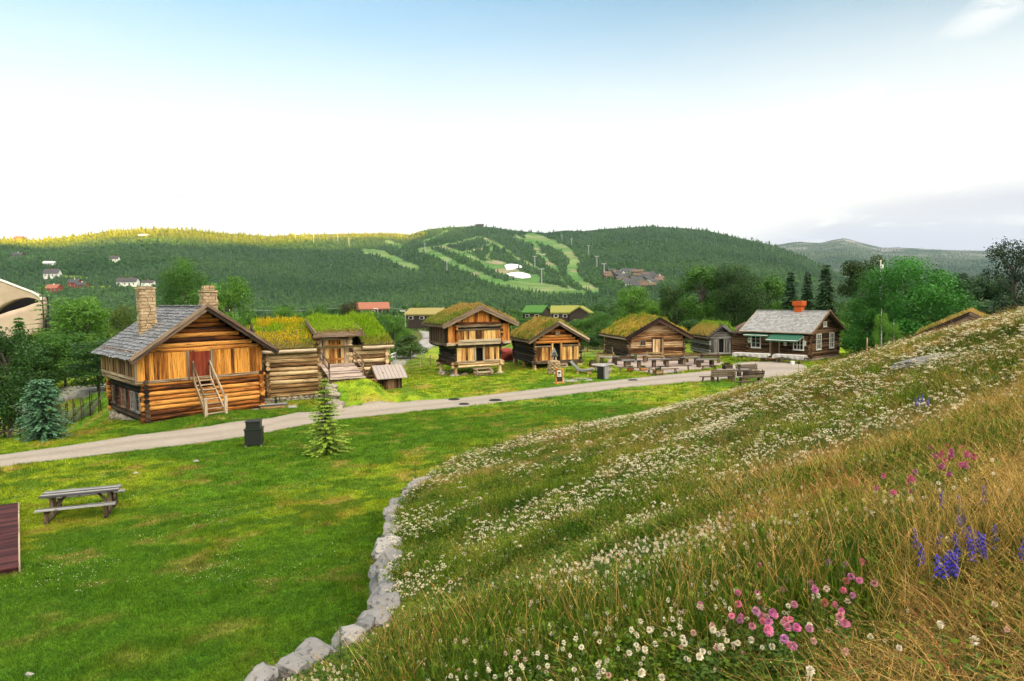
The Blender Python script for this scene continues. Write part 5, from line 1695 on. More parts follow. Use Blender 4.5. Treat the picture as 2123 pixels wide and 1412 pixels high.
# ---- black bin and small things on the near lawn
b = thing('litter_bin', 'black square litter bin with a hooded top beside the gravel path', 'bin'); put(b, 528, 925, R(12))
M_BIN = mat_tone('black_metal', (.010, .013, .012), (.018, .022, .02), .45, 6, .5, .1, .4)
mb = MB(); mb.box(-.36, .36, -.34, .34, .12, .80, 2, .4); mb.box(-.39, .39, -.37, .37, .78, .82, 0, .9); mb.build('body', M_BIN, b)
mb = MB(); mb.prism([(-.30, .82), (.30, .82), (.30, 1.12), (-.30, 1.12)], 0, -.30, .30, .4); mb.box(-.33, .33, -.33, .33, 1.12, 1.16, 0, .8); mb.build('hood', M_BIN, b)
for x in (-.32, .32):
    for y in (-.3, .3):
        mb = MB(); mb.box(x - .025, x + .025, y - .025, y + .025, -.05, .12, 2, .8); mb.build('leg', M_TIN, b)

pl = thing('boarded_platform', 'low dark maroon boarded platform with a paler edge board', 'platform')
C0, C1, C2_ = P2(43, 1190), P2(41, 1056), None
pl.location = (C0.x, C0.y, C0.z); d = C1 - C0
pl.rotation_euler.z = math.atan2(d.y, d.x) - math.pi / 2
Lp = (C1 - C0).length
M_MAROON = mat_wood('maroon_boards', (.025, .006, .007), (.060, .014, .016), (.085, .025, .025), knots=False)
mb = MB()
n = int(Lp / .16)
for k in range(n): mb.box(-3.2, -.04, k * Lp / n, (k + 1) * Lp / n - .008, .16, .20, 0)
mb.build('deck', M_MAROON, pl)
mb = MB(); mb.box(-.035, .0, 0, Lp, -.15, .21, 1, .6); mb.build('edge_board', W_PALE, pl)
mb = MB(); mb.box(-3.2, -.06, 0.03, Lp - .02, -.2, .155, 0, .3); mb.build('base', M_MAROON, pl)

M_LSTONE = mat_tone('pale_boulder', (.20, .19, .175), (.42, .40, .37), .9, 6, .6, .6, .2, c=(.12, .115, .11))
for px, py, r, lab in ((62, 1402, .12, 'pale stone in the grass at the lower left corner'), (280, 983, .16, 'flat pale stone in the grass above the picnic table'), (406, 958, .17, 'flat grey stone in the grass between bin and table')):
    p = P2(px, py); mb = MB(); mb.rock((0, 0, .02), r, r * .6, r * .42, None, 0, 2); o = mb.build('stone', M_LSTONE); o.location = p
    tag(o, lab, 'stone')

# ---- manhole covers on the path
for px, py, r, lab in ((941, 829, .38, 'round iron cover on the far edge of the path'), (1027, 831, .42, 'dark iron cover in the middle of the path'), (962, 839, .34, 'iron cover near the lower edge of the path'), (1312, 789, .40, 'iron cover on the path before the seating')):
    p = P2(px, py, .055); mb = MB(); mb.tube([(0, 0, -.06), (0, 0, 0), (0, 0, .008)], [r, r, r * .93], 20)
    for k in range(-3, 4): mb.box(-r * .7, r * .7, k * r * .2 - .012, k * r * .2 + .012, .008, .016, 0)
    o = mb.build('manhole_cover', M_BIN); o.location = p; tag(o, lab, 'manhole cover', 'iron covers set in the path')

# ---- wooden hatch with a pot by the barn corner
h = thing('wooden_hatch', 'low pale wooden hatch on slabs between the house and the barn', 'hatch'); put(h, 566, 846, R(22))
mb = MB()
for k in range(6): mb.box(-.8, .8, -.45 + k * .15, -.45 + k * .15 + .14, .20, .25, 0)
mb.build('lid', W_TABLE, h)
mb = MB(); mb.box(-.72, .72, -.42, .42, -.05, .2, 0, .4); mb.build('curb', W_TAN, h)
for x0, x1 in ((-1.25, -.82), (.85, 1.35)):
    mb = MB(); mb.box(x0, x1, -.5, .2, -.05, .05, 0, .8, 0, None, .02); mb.build('slab', M_LSTONE, h)
po = thing('flower_pot', 'small dark pot with leaves standing on the wooden hatch', 'pot'); po.location = h.location + Vector((.12, .2, .26))
mb = MB(); mb.tube([(0, 0, 0), (0, 0, .2)], [.07, .1], 10); mb.build('pot', M_BIN, po)
blades('plant', po, np.zeros((10, 3)) + [0, 0, .18], np.full(10, .28), np.tile((.05, .10, .05), (10, 1)), 5, .02, .6)


# ---- seating: tables, backed benches, plank benches, planters
def make_backbench(L, mat):
    o = thing('backed_bench', 'x', 'bench')
    mb = MB()
    for k in range(3): mb.box(-L / 2, L / 2, -.05 + k * .14, .075 + k * .14, .40, .45, 0)
    mb.build('seat', mat, o)
    mb = MB()
    for k in range(3): mb.beam((-L / 2, -.10 - .035 * k, .55 + .145 * k), (L / 2, -.10 - .035 * k, .55 + .145 * k), .045, .125)
    mb.build('backrest', mat, o)
    for x in (-L / 2 + .15, L / 2 - .15):
        mb = MB(); mb.box(x - .11, x + .11, -.02, .08, -.04, .41, 2); mb.box(x - .11, x + .11, .24, .34, -.04, .41, 2); mb.box(x - .05, x + .05, -.04, .36, .32, .40, 1)
        mb.beam((x, -.03, .35), (x, -.14, .98), .07, .06); mb.build('leg_frame', mat, o)
    return o


def make_plankbench(L, mat):
    o = thing('plank_bench', 'x', 'bench')
    mb = MB(); mb.box(-L / 2, L / 2, -.15, -.005, .40, .45, 0); mb.box(-L / 2, L / 2, .005, .15, .40, .45, 0); mb.build('seat', mat, o)
    for x in (-L / 2 + .28, L / 2 - .28):
        for s in (-1, 1):
            mb = MB(); mb.beam((x, s * .07, .41), (x + (.07 if x > 0 else -.07), s * .18, -.04), .055, .055); mb.build('leg', mat, o)
    return o


def make_table(L, mat):
    o = thing('wooden_table', 'x', 'table')
    mb = MB()
    for k in range(5): mb.box(-L / 2, L / 2, -.40 + k * .162, -.40 + k * .162 + .15, .70, .75, 0)
    mb.build('tabletop', mat, o)
    for x in (-L / 2 + .3, L / 2 - .3):
        mb = MB(); mb.box(x - .13, x + .13, -.22, .22, .02, .64, 2); mb.box(x - .06, x + .06, -.34, .34, .62, .70, 1); mb.box(x - .1, x + .1, -.34, .34, -.04, .06, 1); mb.build('trestle', W_BENCH, o)
    return o


def make_planter(s=1.0, mat=None):
    o = thing('planter_box', 'x', 'planter')
    mb = MB()
    for z in range(3):
        for (x0, x1, y0, y1, g) in ((-.33, .33, -.33, -.29, 0), (-.33, .33, .29, .33, 0), (-.33, -.29, -.29, .29, 1), (.29, .33, -.29, .29, 1)):
            mb.box(x0 * s, x1 * s, y0 * s, y1 * s, (.06 + z * .13) * s, (.18 + z * .13) * s, g)
    mb.box(-.28 * s, .28 * s, -.28 * s, .28 * s, .05, .38 * s, 0, .1)
    for x in (-.29, .29):
        for y in (-.29, .29): mb.box((x - .04) * s, (x + .04) * s, (y - .04) * s, (y + .04) * s, -.04, .46 * s, 2)
    mb.build('box', mat or W_BENCH, o)
    n = 16
    P = np.stack([NR.uniform(-.2, .2, n) * s, NR.uniform(-.2, .2, n) * s, np.full(n, .36 * s)], -1)
    blades('plant', o, P, np.full(n, .3 * s), lerp3((.03, .06, .02), (.10, .12, .05), NR.random(n)), 6, .03, .9)
    return o


def lay(mk, items, group, nm):
    for (px, py, rz, lab) in items:
        o = mk(); put(o, px, py, R(rz)); o['label'] = lab; o['group'] = group


GB = 'backed benches round the yard tables'; GP = 'plank benches in the seating area'; GT = 'wooden tables in the seating area'; GPL = 'planter boxes round the seating area'
lay(lambda: make_backbench(1.7, W_BENCHL), [(1256, 752, 170, 'pale backed bench at the left end of the paved seating patch'), (1357, 750, 165, 'pale backed bench behind the middle tables, facing the path'), (1440, 752, 172, 'pale backed bench at the left of the right-hand table group')], GB, '')
lay(lambda: make_backbench(1.8, W_BENCH), [(1289, 758, 5, 'brown backed bench seen from behind near the round stone table'), (1396, 757, 12, 'brown backed bench seen from behind at the right of the middle tables'), (1472, 753, 172, 'brown backed bench behind the right-hand tables')], GB, '')
lay(lambda: make_backbench(1.75, W_BENCH), [(1499, 792, -8, 'dark backed bench, left one of the pair on the grass edge'), (1560, 795, 14, 'dark backed bench, right one of the pair on the grass edge'), (1549, 780, 185, 'dark backed bench on the far side of the front table')], GB, '')
lay(lambda: make_plankbench(2.9, W_BENCH), [(1316, 773, -14, 'long plank bench along the left front edge of the paving'), (1373, 776, 16, 'long plank bench along the right front edge of the paving'), (1398, 769, 3, 'long plank bench in front of the brown backed bench')], GP, '')
lay(lambda: make_plankbench(1.6, W_BENCH), [(1470, 768, 12, 'short plank bench in front of the right-hand tables'), (1473, 793, 2, 'short plank bench sticking out left of the front group'), (1549, 804, 12, 'short plank bench standing nearest on the flowered bank edge')], GP, '')
lay(lambda: make_table(1.8, W_TABLE), [(1311, 764, 4, 'grey topped table with a planter, left part of the paving'), (1324, 752, 6, 'grey topped table at the back of the paving near the barn door'), (1369, 762, 8, 'grey topped table in the middle of the paving'), (1262, 756, 8, 'small grey topped table beside the leftmost pale bench'), (1462, 762, 8, 'grey topped table of the right-hand group'), (1430, 757, 6, 'grey topped table beside the right-hand pale bench'), (1530, 787, 6, 'silvery table between the dark backed benches on the grass edge')], GT, '')
lay(lambda: make_planter(1.0), [(1230, 760, 5, 'dark planter box left of the round stone table'), (1508, 766, 8, 'dark planter box with a leafy plant right of the right-hand tables')], GPL, '')
lay(lambda: make_planter(1.0, W_BENCHL), [(1364, 778, 10, 'light brown planter box at the front corner of the paving')], GPL, '')
lay(lambda: make_planter(.75, W_RUST), [(1307, 770, 3, 'small reddish wooden box under the left long plank bench'), (1333, 769, 9, 'small reddish wooden box behind the bench corner')], GPL, '')
tp = thing('flower_pot', 'small dark pot with a plant on the silvery front table', 'pot'); v = P2(1530, 787); tp.location = v + Vector((.1, 0, .75))
mb = MB(); mb.tube([(0, 0, 0), (0, 0, .2)], [.09, .12], 10); mb.build('pot', W_BENCH, tp)
blades('plant', tp, np.zeros((12, 3)) + [0, 0, .18], np.full(12, .25), np.tile((.04, .09, .02), (12, 1)), 5, .025, .8)
tp = thing('flower_pot', 'leafy pot plant on the grey table at the left of the paving', 'pot'); v = P2(1311, 764); tp.location = v + Vector((.3, 0, .75))
mb = MB(); mb.tube([(0, 0, 0), (0, 0, .2)], [.09, .12], 10); mb.build('pot', W_BENCH, tp)
blades('plant', tp, np.zeros((12, 3)) + [0, 0, .18], np.full(12, .35), np.tile((.12, .22, .08), (12, 1)), 5, .03, .8)

# ---- cloth-covered trestle tables before the cabin
M_CLOTH = mat_tone('table_cloth', (.40, .385, .37), (.52, .50, .48), .9, 6, .5, .2, .05)
for px, py, L, rz, lab in ((1557, 749, 3.3, -36, 'long trestle table under a pale cloth by the cabin door, left one'), (1637, 753, 2.8, -42, 'trestle table under a pale cloth by the cabin corner, right one')):
    t = thing('trestle_table', lab.replace('under', 'standing under'), 'table', group='trestle tables along the cabin front'); put(t, px, py, R(rz))
    mb = MB(); mb.box(-L / 2, L / 2, -.42, .42, .74, .78, 0); mb.build('tabletop', W_BENCHL, t)
    for x in (-L / 2 + .5, L / 2 - .5):
        mb = MB()
        for s in (-1, 1):
            for e in (-1, 1): mb.beam((x + e * .05, s * .08, .74), (x + e * .25, s * .36, -.03), .045, .045)
        mb.beam((x, -.38, .70), (x, .38, .70), .06, .08); mb.build('trestle', W_BENCHL, t)
    nx, ny = 34, 16
    gx, gy = np.meshgrid(np.linspace(-L / 2 - .26, L / 2 + .26, nx), np.linspace(-.74, .74, ny))
    ox_ = np.maximum(0, np.abs(gx) - L / 2 - .02); oy_ = np.maximum(0, np.abs(gy) - .44)
    drop = np.maximum(ox_, oy_); wav = .05 * np.sin(gx * 11 + gy * 2) * sstep(.02, .25, drop)
    Z = .79 - drop * (1.0 + .25 * np.sin(gx * 2.3 + gy)) - .02 * (fbm(gx, gy, .4, 2, 3) - .5)
    Xc = np.sign(gx) * np.minimum(np.abs(gx), L / 2 + .03 + wav); Yc = np.sign(gy) * np.minimum(np.abs(gy), .45 + wav)
    V = np.stack([Xc, Yc, Z], -1).reshape(-1, 3); i = np.arange(nx * ny).reshape(ny, nx)
    Fq = np.stack([i[:-1, :-1], i[:-1, 1:], i[1:, 1:], i[1:, :-1]], -1).reshape(-1, 4)
    c = np_mesh('tablecloth', V, Fq, M_CLOTH, smooth=False, tone=NR.random(len(Fq)))
    sol = c.modifiers.new('thick', 'SOLIDIFY'); sol.thickness = .008
    c.location = t.location; c.rotation_euler = t.rotation_euler
    tag(c, lab.replace('long trestle table under a pale cloth', 'pale creased cloth hanging over the long trestle table').replace('trestle table under a pale cloth by', 'pale creased cloth hanging over the trestle table by'), 'tablecloth', 'cloths on the trestle tables')
bk = thing('bucket', 'white bucket standing under the right trestle table', 'bucket'); put(bk, 1643, 756, 0)
mb = MB(); mb.tube([(0, 0, 0), (0, 0, .32)], [.17, .2], 12); mb.build('pail', M_WHITE, bk); mb = MB(); mb.tube([(.2, 0, .3), (.12, 0, .44), (-.12, 0, .44), (-.2, 0, .3)], .01, 5); mb.build('handle', M_TIN, bk)
lg = MB(); lg.tube([(-.9, 0, .14), (0, .02, .15), (.9, 0, .13)], [.15, .17, .14], 10, None, 0, True, .95, .04); o = lg.build('log', W_TAN); put(o, 1598, 749, R(-38)); tag(o, 'short pale log lying on the gravel between the trestle tables', 'log')

# ---- bin with wooden side, round stone table, info sign, cairn with hood, recliner
wb = thing('litter_bin', 'wood-slatted litter bin with dark side by the round stone table', 'bin'); put(wb, 1250, 786, R(38))
mb = MB(); mb.box(-.31, .31, -.31, .31, -.04, 1.0, 2, .3); mb.build('body', M_BIN, wb)
mb = MB()
for k in range(6): mb.box(-.30 + k * .1, -.30 + k * .1 + .09, -.345, -.312, .02, .98, 2)
mb.build('slats', W_TABLE, wb)
mb = MB(); mb.box(-.35, .35, -.36, .35, 1.0, 1.05, 0, .8); mb.build('lid', W_TABLE, wb)

stt = thing('stone_table', 'round grey stone slab table resting on boulders beside the wooden bin', 'table'); put(stt, 1250, 773, 0)
mb = MB(); mb.rock((0, 0, .70), 1.0, .85, .12, None, 0, 3, .08, 5); mb.build('tabletop', M_LSTONE, stt)
mb = MB(); mb.rock((-.3, 0, .25), .5, .5, .42, None, 0, 2, .2, 3); mb.build('boulder', M_STONE, stt)
mb = MB(); mb.rock((.4, 0, .22), .42, .42, .4, None, 0, 2, .2, 4); mb.build('boulder', M_STONE, stt)
gb = thing('flower_pot', 'small green pot plant on the round stone table', 'pot'); gb.location = stt.location + Vector((0, 0, .80))
mb = MB(); mb.tube([(0, 0, 0), (0, 0, .12)], [.06, .08], 8); mb.build('pot', M_BIN, gb); blades('plant', gb, np.zeros((8, 3)) + [0, 0, .1], np.full(8, .25), np.tile((.06, .16, .04), (8, 1)), 5, .02, .5)

sg = thing('info_sign', 'orange wooden information stand with a paper panel beside the path', 'sign'); put(sg, 1160, 795, R(8))
W_SIGN = mat_wood('sign_wood', (.16, .06, .012), (.42, .19, .04), (.56, .30, .09))
mb = MB(); mb.box(-.30, -.20, -.06, .06, 0, 1.12, 2); mb.box(.20, .30, -.06, .06, 0, 1.05, 2); mb.box(-.30, .30, -.05, .06, .0, .14, 0); mb.prism([(-.32, 1.1), (.34, .98), (.34, 1.06), (-.32, 1.2)], 1, -.1, .1); mb.build('frame', W_SIGN, sg)
mb = MB(); mb.box(-.45, .45, -.22, .22, -.04, .06, 0); mb.build('foot', W_SIGN, sg)
mb = MB(); mb.box(-.20, .20, -.02, .03, .14, 1.03, 2, .3); pn = mb.build('panel', M_BIN, sg)
mb = MB(); mb.box(-.16, .14, -.03, -.021, .5, .98, 2, .6); pp = mb.build('paper', M_WHITE, pn)
mb = MB()
mb.box(-.12, .08, -.034, -.031, .72, .86, 0, .2)
for k in range(4): mb.box(-.12, .1 - .04 * (k % 2), -.034, -.031, .54 + k * .04, .558 + k * .04, 0, .2)
mb.build('print', M_BIN, pn)

cn = thing('stone_cairn', 'round fieldstone pedestal with small pointed wooden hood on top', 'cairn'); put(cn, 1149, 774, 0)
mb = MB(); mb.tube([(0, 0, -.1), (0, 0, .98)], [.42, .36], 10, .1)
for z in range(7):
    for k in range(8):
        a = k * .785 + z * .4; r = .46 - z * .018
        mb.rock((r * math.cos(a), r * math.sin(a), .06 + z * .145), .19, .17, .09, None, 0, 2, .2, None, a)
mb.rock((0, 0, 1.02), .48, .48, .09, None, 0, 2, .1); mb.build('pedestal', M_WARMSTONE, cn)
for a in range(4):
    mb = MB(); x, y = .22 * math.cos(a * 1.571 + .6), .22 * math.sin(a * 1.571 + .6); mb.beam((x, y, 1.0), (x * .85, y * .85, 1.5), .06, .06); mb.build('post', W_PALE, cn)
mb = MB()
for (a, b) in ((0, 1), (1, 2), (2, 3), (3, 0)):
    pa = [Vector((.36 * math.cos(q * 1.571 + .785), .36 * math.sin(q * 1.571 + .785), 1.42)) for q in (a, b)]
    for k in range(6):
        f0, f1 = k / 6, (k + 1) / 6 + .03
        tpv = Vector((0, 0, 2.05))
        u = [p.lerp(tpv, f0) for p in pa]; w = [p.lerp(tpv, min(f1, 1)) for p in pa]
        n_ = ((pa[0] + pa[1]) / 2); n_.z = 0; n_.normalize()
        mb.add([u[0] + n_ * .03, u[1] + n_ * .03, w[1], w[0], u[0], u[1]], [(0, 1, 2, 3), (0, 4, 5, 1)], None)
mb.build('hood', W_GREY, cn)
mb = MB()
for q in range(4): mb.beam((.38 * math.cos(q * 1.571 + .785), .38 * math.sin(q * 1.571 + .785), 1.40), (0, 0, 2.1), .06, .06)
mb.build('hood_edge', W_TABLE, cn)

rc = thing('log_recliner', 'carved grey log recliner lying on the grass near the stone table', 'recliner'); put(rc, 1207, 774, R(-12))
mb = MB()
for k in range(4):
    y = -.26 + k * .17
    mb.tube([(-.95, y, 1.0), (-.62, y, .62), (-.3, y, .30), (.1, y, .22), (.6, y, .30), (.95, y, .40)], [(.085, .10)] * 6, 8, None, 0, True, .85)
mb.build('seat', W_TABLE, rc)
for x in (-.35, .6):
    mb = MB(); mb.tube([(x, -.34, .08), (x, .34, .08)], .12, 8); mb.build('bearer', W_TAN, rc)

# flat rock outcrop in the lawn
mb = MB()
for (px, py, r) in ((1185, 790, 1.3), (1205, 786, 1.0), (1165, 786, .8), (1222, 789, .7)):
    p = P2(px, py); mb.rock((p.x, p.y, p.z - .05), r, r * .55, .13, None, 0, 3, .3, None, .4)
tag(mb.build('rock_outcrop', M_LSTONE), 'flat bare rock showing through the lawn behind the information stand', 'rock')

# ---- retaining wall stones along the foot of the bank
M_WSTONE = mat_tone('wall_boulder', (.11, .115, .125), (.34, .32, .30), .9, 4.5, .35, .9, .2, c=(.10, .10, .11))
wt = thing('retaining_wall', 'row of pale split boulders holding the foot of the flowered bank', 'stone wall')
s = 4.6
k = 0
while s < 28.5:
    rr = np.interp(s, [4, 14, 28], [.18, .35, .32]) * rnd.uniform(.75, 1.25)
    x = float(wallx(s)); zt = Hs(x + .32, s)
    zl = float(lawn(np.array([x - .4]), np.array([s]))[0])
    if rnd.random() > (.12 if s < 21 else .45):
        mb = MB(); dxy = float(wallx(s + .2) - wallx(s - .2)) / .4
        n_rows = max(1, int((zt - zl) / .45))
        mb.rock((0, 0, 0), rr * rnd.uniform(.7, 1.0), rr * 1.0, rr * .60, None, 0, 3, .22, None, 0, 0, .8)
        o = mb.build('boulder', M_WSTONE, wt); o.location = (x + .03 + rnd.uniform(-.08, .06), s, zt - rr * .26 + (.12 if s < 9 else 0)); o.rotation_euler = (rnd.uniform(-.15, .15), rnd.uniform(-.2, .1), -math.atan(dxy))
        z = zt - rr
        while z > zl + .1:
            mb = MB(); mb.rock((0, 0, 0), .3, rr * 1.1, .3, None, 0, 2, .25)
            o = mb.build('boulder', M_WSTONE, wt); o.location = (x - .05 + rnd.uniform(-.06, .06), s + rnd.uniform(-.15, .15), z - .12); z -= .42
    s += rr * rnd.uniform(1.95, 2.3); k += 1

# bare rocks on the bank
mb = None
for i, (px, py, r, lab) in enumerate(((1940, 745, .9, 'flat grey rock on the upper bank among white flowers'), (1820, 872, .55, 'grey rock ledge in the middle of the bank'), (1898, 885, .45, 'grey rock right of the middle ledge'), (1680, 935, .4, 'low dark rock in the grass mid bank'), (1398, 1013, .13, 'small pale stone low on the bank'), (1800, 1095, .22, 'dark rock under dry grass near the viewer'), (1955, 828, .5, 'long flat rock below the upper white flowers'))):
    p = P2(px, py); mb = MB()
    mb.rock((0, 0, -.03), r, r * .7, r * .16, None, 0, 3, .35, None, rnd.uniform(-.5, .5)); mb.rock((r * .5, r * .3, -.03), r * .5, r * .5, r * .14, None, 0, 2, .35)
    o = mb.build('rock', M_LSTONE if i in (4,) else M_WSTONE); o.location = p; o.rotation_euler = (-.12, -.15, 0); tag(o, lab, 'rock')

# ---- pole fence at the lower left, wire fence beyond the storehouses
fe = thing('pole_fence', 'dark wooden fence of slanting poles beside the old house', 'fence')
FP = [(-60, 916), (10, 908), (60, 900), (125, 888), (160, 876), (215, 852)]
pts = [P2(*p) for p in FP]
poly_l = [0]
for a, b in zip(pts, pts[1:]): poly_l.append(poly_l[-1] + (b - a).length)


def along(t):
    for i in range(len(pts) - 1):
        if t <= poly_l[i + 1] or i == len(pts) - 2:
            f = (t - poly_l[i]) / (poly_l[i + 1] - poly_l[i]); return pts[i].lerp(pts[i + 1], f), (pts[i + 1] - pts[i]).normalized()


t = 0.0
while t < poly_l[-1]:
    p, d = along(t); n_ = Vector((-d.y, d.x, 0))
    z = Hs(p.x, p.y)
    for s in (-.09, .09):
        mb = MB(); mb.tube([(p.x + n_.x * s, p.y + n_.y * s, z - .2), (p.x + n_.x * s * .6 + rnd.uniform(-.05, .05), p.y + n_.y * s * .6, z + rnd.uniform(1.35, 1.75))], [.04, .03], 6); mb.build('post', W_DARK, fe)
    t += .95
mb = MB(); t = -.5
while t < poly_l[-1] - 1.2:
    p, d = along(max(t, 0)); q, _ = along(min(t + 2.2, poly_l[-1]))
    mb.tube([(p.x, p.y, Hs(p.x, p.y) + .12), (q.x, q.y, Hs(q.x, q.y) + 1.0)], [.035, .028], 6); t += .36
mb.build('slanting_poles', W_GREY, fe)

wf = thing('wire_fence', 'low wire fence on thin posts behind the storehouses', 'fence')
WP = [(815, 775), (880, 762), (920, 757), (1045, 748), (1240, 741), (1270, 742)]
wp = [P2(*p) for p in WP]
L_ = [0]
for a, b in zip(wp, wp[1:]): L_.append(L_[-1] + (b - a).length)
N_ = int(L_[-1] / 1.5); prev = None; mbw = MB()
for k in range(N_ + 1):
    t = L_[-1] * k / N_; i = max(0, min(len(wp) - 2, int(np.searchsorted(L_, t)) - 1)); p = wp[i].lerp(wp[i + 1], (t - L_[i]) / (L_[i + 1] - L_[i])); p.z = Hs(p.x, p.y)
    mb = MB(); mb.tube([(p.x, p.y, p.z - .2), (p.x, p.y, p.z + 1.15)], .035, 5); mb.build('post', W_PALE, wf)
    if prev is not None:
        for h_ in (.25, .5, .75, 1.0): mbw.tube([prev + Vector((0, 0, h_)), p + Vector((0, 0, h_))], .006, 3)
        for q in range(7): c = prev.lerp(p, q / 7); mbw.tube([c + Vector((0, 0, .1)), c + Vector((0, 0, 1.02))], .005, 3)
    prev = p
mbw.build('wire_mesh', M_TIN, wf)
# ================================================================ TREES, GRASS, FLOWERS
M_LEAF = None


def mat_leafobj(name, dark, light, trans=.3):
    m, nt, out = newmat(name)
    tone = attr(nt, 'tone').outputs['Fac']
    t = nd(nt, 'ShaderNodeObjectInfo').outputs['Color']
    col = mix(nt, 1.0, t, mix(nt, tone, dark, light), 'MULTIPLY')
    d = nd(nt, 'ShaderNodeBsdfPrincipled', {'Base Color': col, 'Roughness': .5, 'Specular IOR Level': .3})
    tr = nd(nt, 'ShaderNodeBsdfTranslucent', {'Color': mix(nt, 1.0, col, (1.15, 1.2, .5), 'MULTIPLY')})
    mx = nd(nt, 'ShaderNodeMixShader', {0: trans, 1: d.outputs[0], 2: tr.outputs[0]})
    nt.links.new(mx.outputs[0], out.inputs[0])
    return m


M_CROWN = mat_leafobj('crown_leaves', (.45, .5, .45), (1.6, 1.5, 1.25))
M_NEEDLE = mat_leafobj('needles', (.5, .5, .55), (1.5, 1.55, 1.4), .12)
M_BARK = mat_tone('bark', (.05, .04, .032), (.13, .11, .09), .9, 5, .6, .8, .1)
M_BIRCHBARK = mat_tone('birch_bark', (.35, .34, .31), (.6, .58, .54), .8, 3, .6, .4, .2, c=(.06, .05, .05))


def cards(C, U, V, s, asp=.62):
    """diamond leaf cards: centre C, in-plane axes U (long) and V"""
    n = len(C); s = np.asarray(s)[:, None]
    P = np.stack([C - U * s, C - V * s * asp + U * s * .1, C + U * s, C + V * s * asp + U * s * .1], 1).reshape(-1, 3)
    return P, np.arange(4 * n).reshape(n, 4)


def unit(a): return a / (np.linalg.norm(a, axis=-1, keepdims=True) + 1e-9)


def crown_mesh(name, seed, nl=5200, nlobe=26, shape='round', ls=.021, loose=.0):
    """crown of a broadleaf tree 1 m high (scaled per tree), leaf cards on many small lobes"""
    q = np.random.default_rng(seed)
    L = []
    while len(L) < nlobe:
        z = q.uniform(.16, .93)
        if shape == 'round': rm = .40 * math.sqrt(max(0, 1 - ((z - .50) / .50) ** 2)) * (1.1 if z < .6 else 1.0)
        elif shape == 'tall': rm = .27 * math.sqrt(max(0, 1 - abs((z - .5) / .52) ** 2.4))
        elif shape == 'loose': rm = .30 * math.sqrt(max(0, 1 - abs((z - .52) / .5) ** 2.2))
        else: rm = .46 * math.sqrt(max(0, 1 - (z / 1.0) ** 2)); z = z * .9
        a = q.uniform(0, 6.283); r = rm * math.sqrt(q.uniform(.15, 1)) * .82
        rad = q.uniform(.085, .16) * (1.15 if shape in ('round', 'bush') else .85)
        L.append((r * math.cos(a), r * math.sin(a), z, rad))
    L = np.array(L)
    k = q.integers(0, nlobe, nl)
    d = unit(q.normal(size=(nl, 3)) + np.array([0, 0, .25]))
    rr = q.uniform(.55, 1.12, nl) + loose * q.normal(0, .25, nl)
    C = L[k, :3] + d * (L[k, 3] * rr)[:, None] * np.array([1, 1, .82])
    C[:, 2] = np.clip(C[:, 2], .03, 1.02)
    u = unit(np.cross(d, q.normal(size=(nl, 3))) + d * q.normal(0, .45, (nl, 1)) + np.array([0, 0, -.35 * (shape == 'loose')]))
    v = unit(np.cross(u, d + .5 * q.normal(size=(nl, 3))))
    P, Fq = cards(C, u, v, ls * q.uniform(.6, 1.35, nl))
    lt = q.random(nlobe)
    tone = np.clip(.42 * q.random(nl) + .58 * lt[k], 0, 1)
    cr = np_mesh(name, P, Fq, M_CROWN, link=False, tone=tone)
    mb = MB(); top = .75
    mb.tube([(0, 0, -.03), (.008, 0, .2), (-.006, .006, .45), (0, 0, top)], [.022, .017, .012, .004], 8)
    for i in range(0, nlobe, 2):
        x, y, z, r = L[i]; z0 = max(.12, z - .22)
        mb.tube([(0, 0, z0), (x * .5, y * .5, z - .08), (x, y, z)], [.008, .005, .002], 5, None, 0, False)
    tk = mb.build('trunk', M_BARK); COL.objects.unlink(tk)
    return cr, tk


def spruce_mesh(name, seed, whorls=26, per=8, W=.22, droop=.25, tw=9, gap=.0, base=.02, ls=.016, power=.85):
    """conifer 1 m high: whorls of branches carrying short flat sprays"""
    q = np.random.default_rng(seed)
    C = []; U = []; Vv = []; Sz = []; T = []
    mb = MB(); mb.tube([(0, 0, -.02), (0, 0, .5), (0, 0, .99)], [.016, .010, .002], 7)
    for i in range(whorls):
        f = (i + q.uniform(-.3, .3)) / whorls
        z = base + (1 - base) * min(max(f, 0), .985)
        Lb = W * (1 - f) ** power + .012
        for b in range(per):
            if q.random() < gap: continue
            a = 6.283 * b / per + q.uniform(-.35, .35) + i * .7
            L = Lb * q.uniform(.65, 1.15)
            d = np.array([math.cos(a), math.sin(a), 0]); sd = np.array([-d[1], d[0], 0])
            up = q.uniform(-.1, .25) * (1 if f > .5 else .4)
            n = max(2, int(tw * (L / W) + 1))
            if L > .05: mb.tube([(0, 0, z), tuple(d * L * .95 + np.array([0, 0, z + L * (up - droop * .9)]))], [.003, .001], 4, None, 0, False)
            for t in np.linspace(.12, 1, n):
                p = d * L * t + np.array([0, 0, z + L * (up * t - droop * t * t)])
                for s in (-1, 1):
                    w = unit(d * .75 + sd * s * (.9 - .4 * t) + np.array([0, 0, -.25 + q.normal(0, .18)]))
                    nrm = unit(np.array([0, 0, 1.0]) + .5 * q.normal(size=3)); v = unit(np.cross(nrm, w))
                    sz = ls * q.uniform(.75, 1.35) * (1.15 - .4 * t)
                    C.append(p + w * sz * .7); U.append(w); Vv.append(v); Sz.append(sz); T.append(np.clip(.25 + .45 * t + q.normal(0, .16), 0, 1))
    P, Fq = cards(np.array(C), np.array(U), np.array(Vv), np.array(Sz), .42)
    cr = np_mesh(name, P, Fq, M_NEEDLE, link=False, tone=T)
    tk = mb.build('trunk', M_BARK); COL.objects.unlink(tk)
    return cr, tk


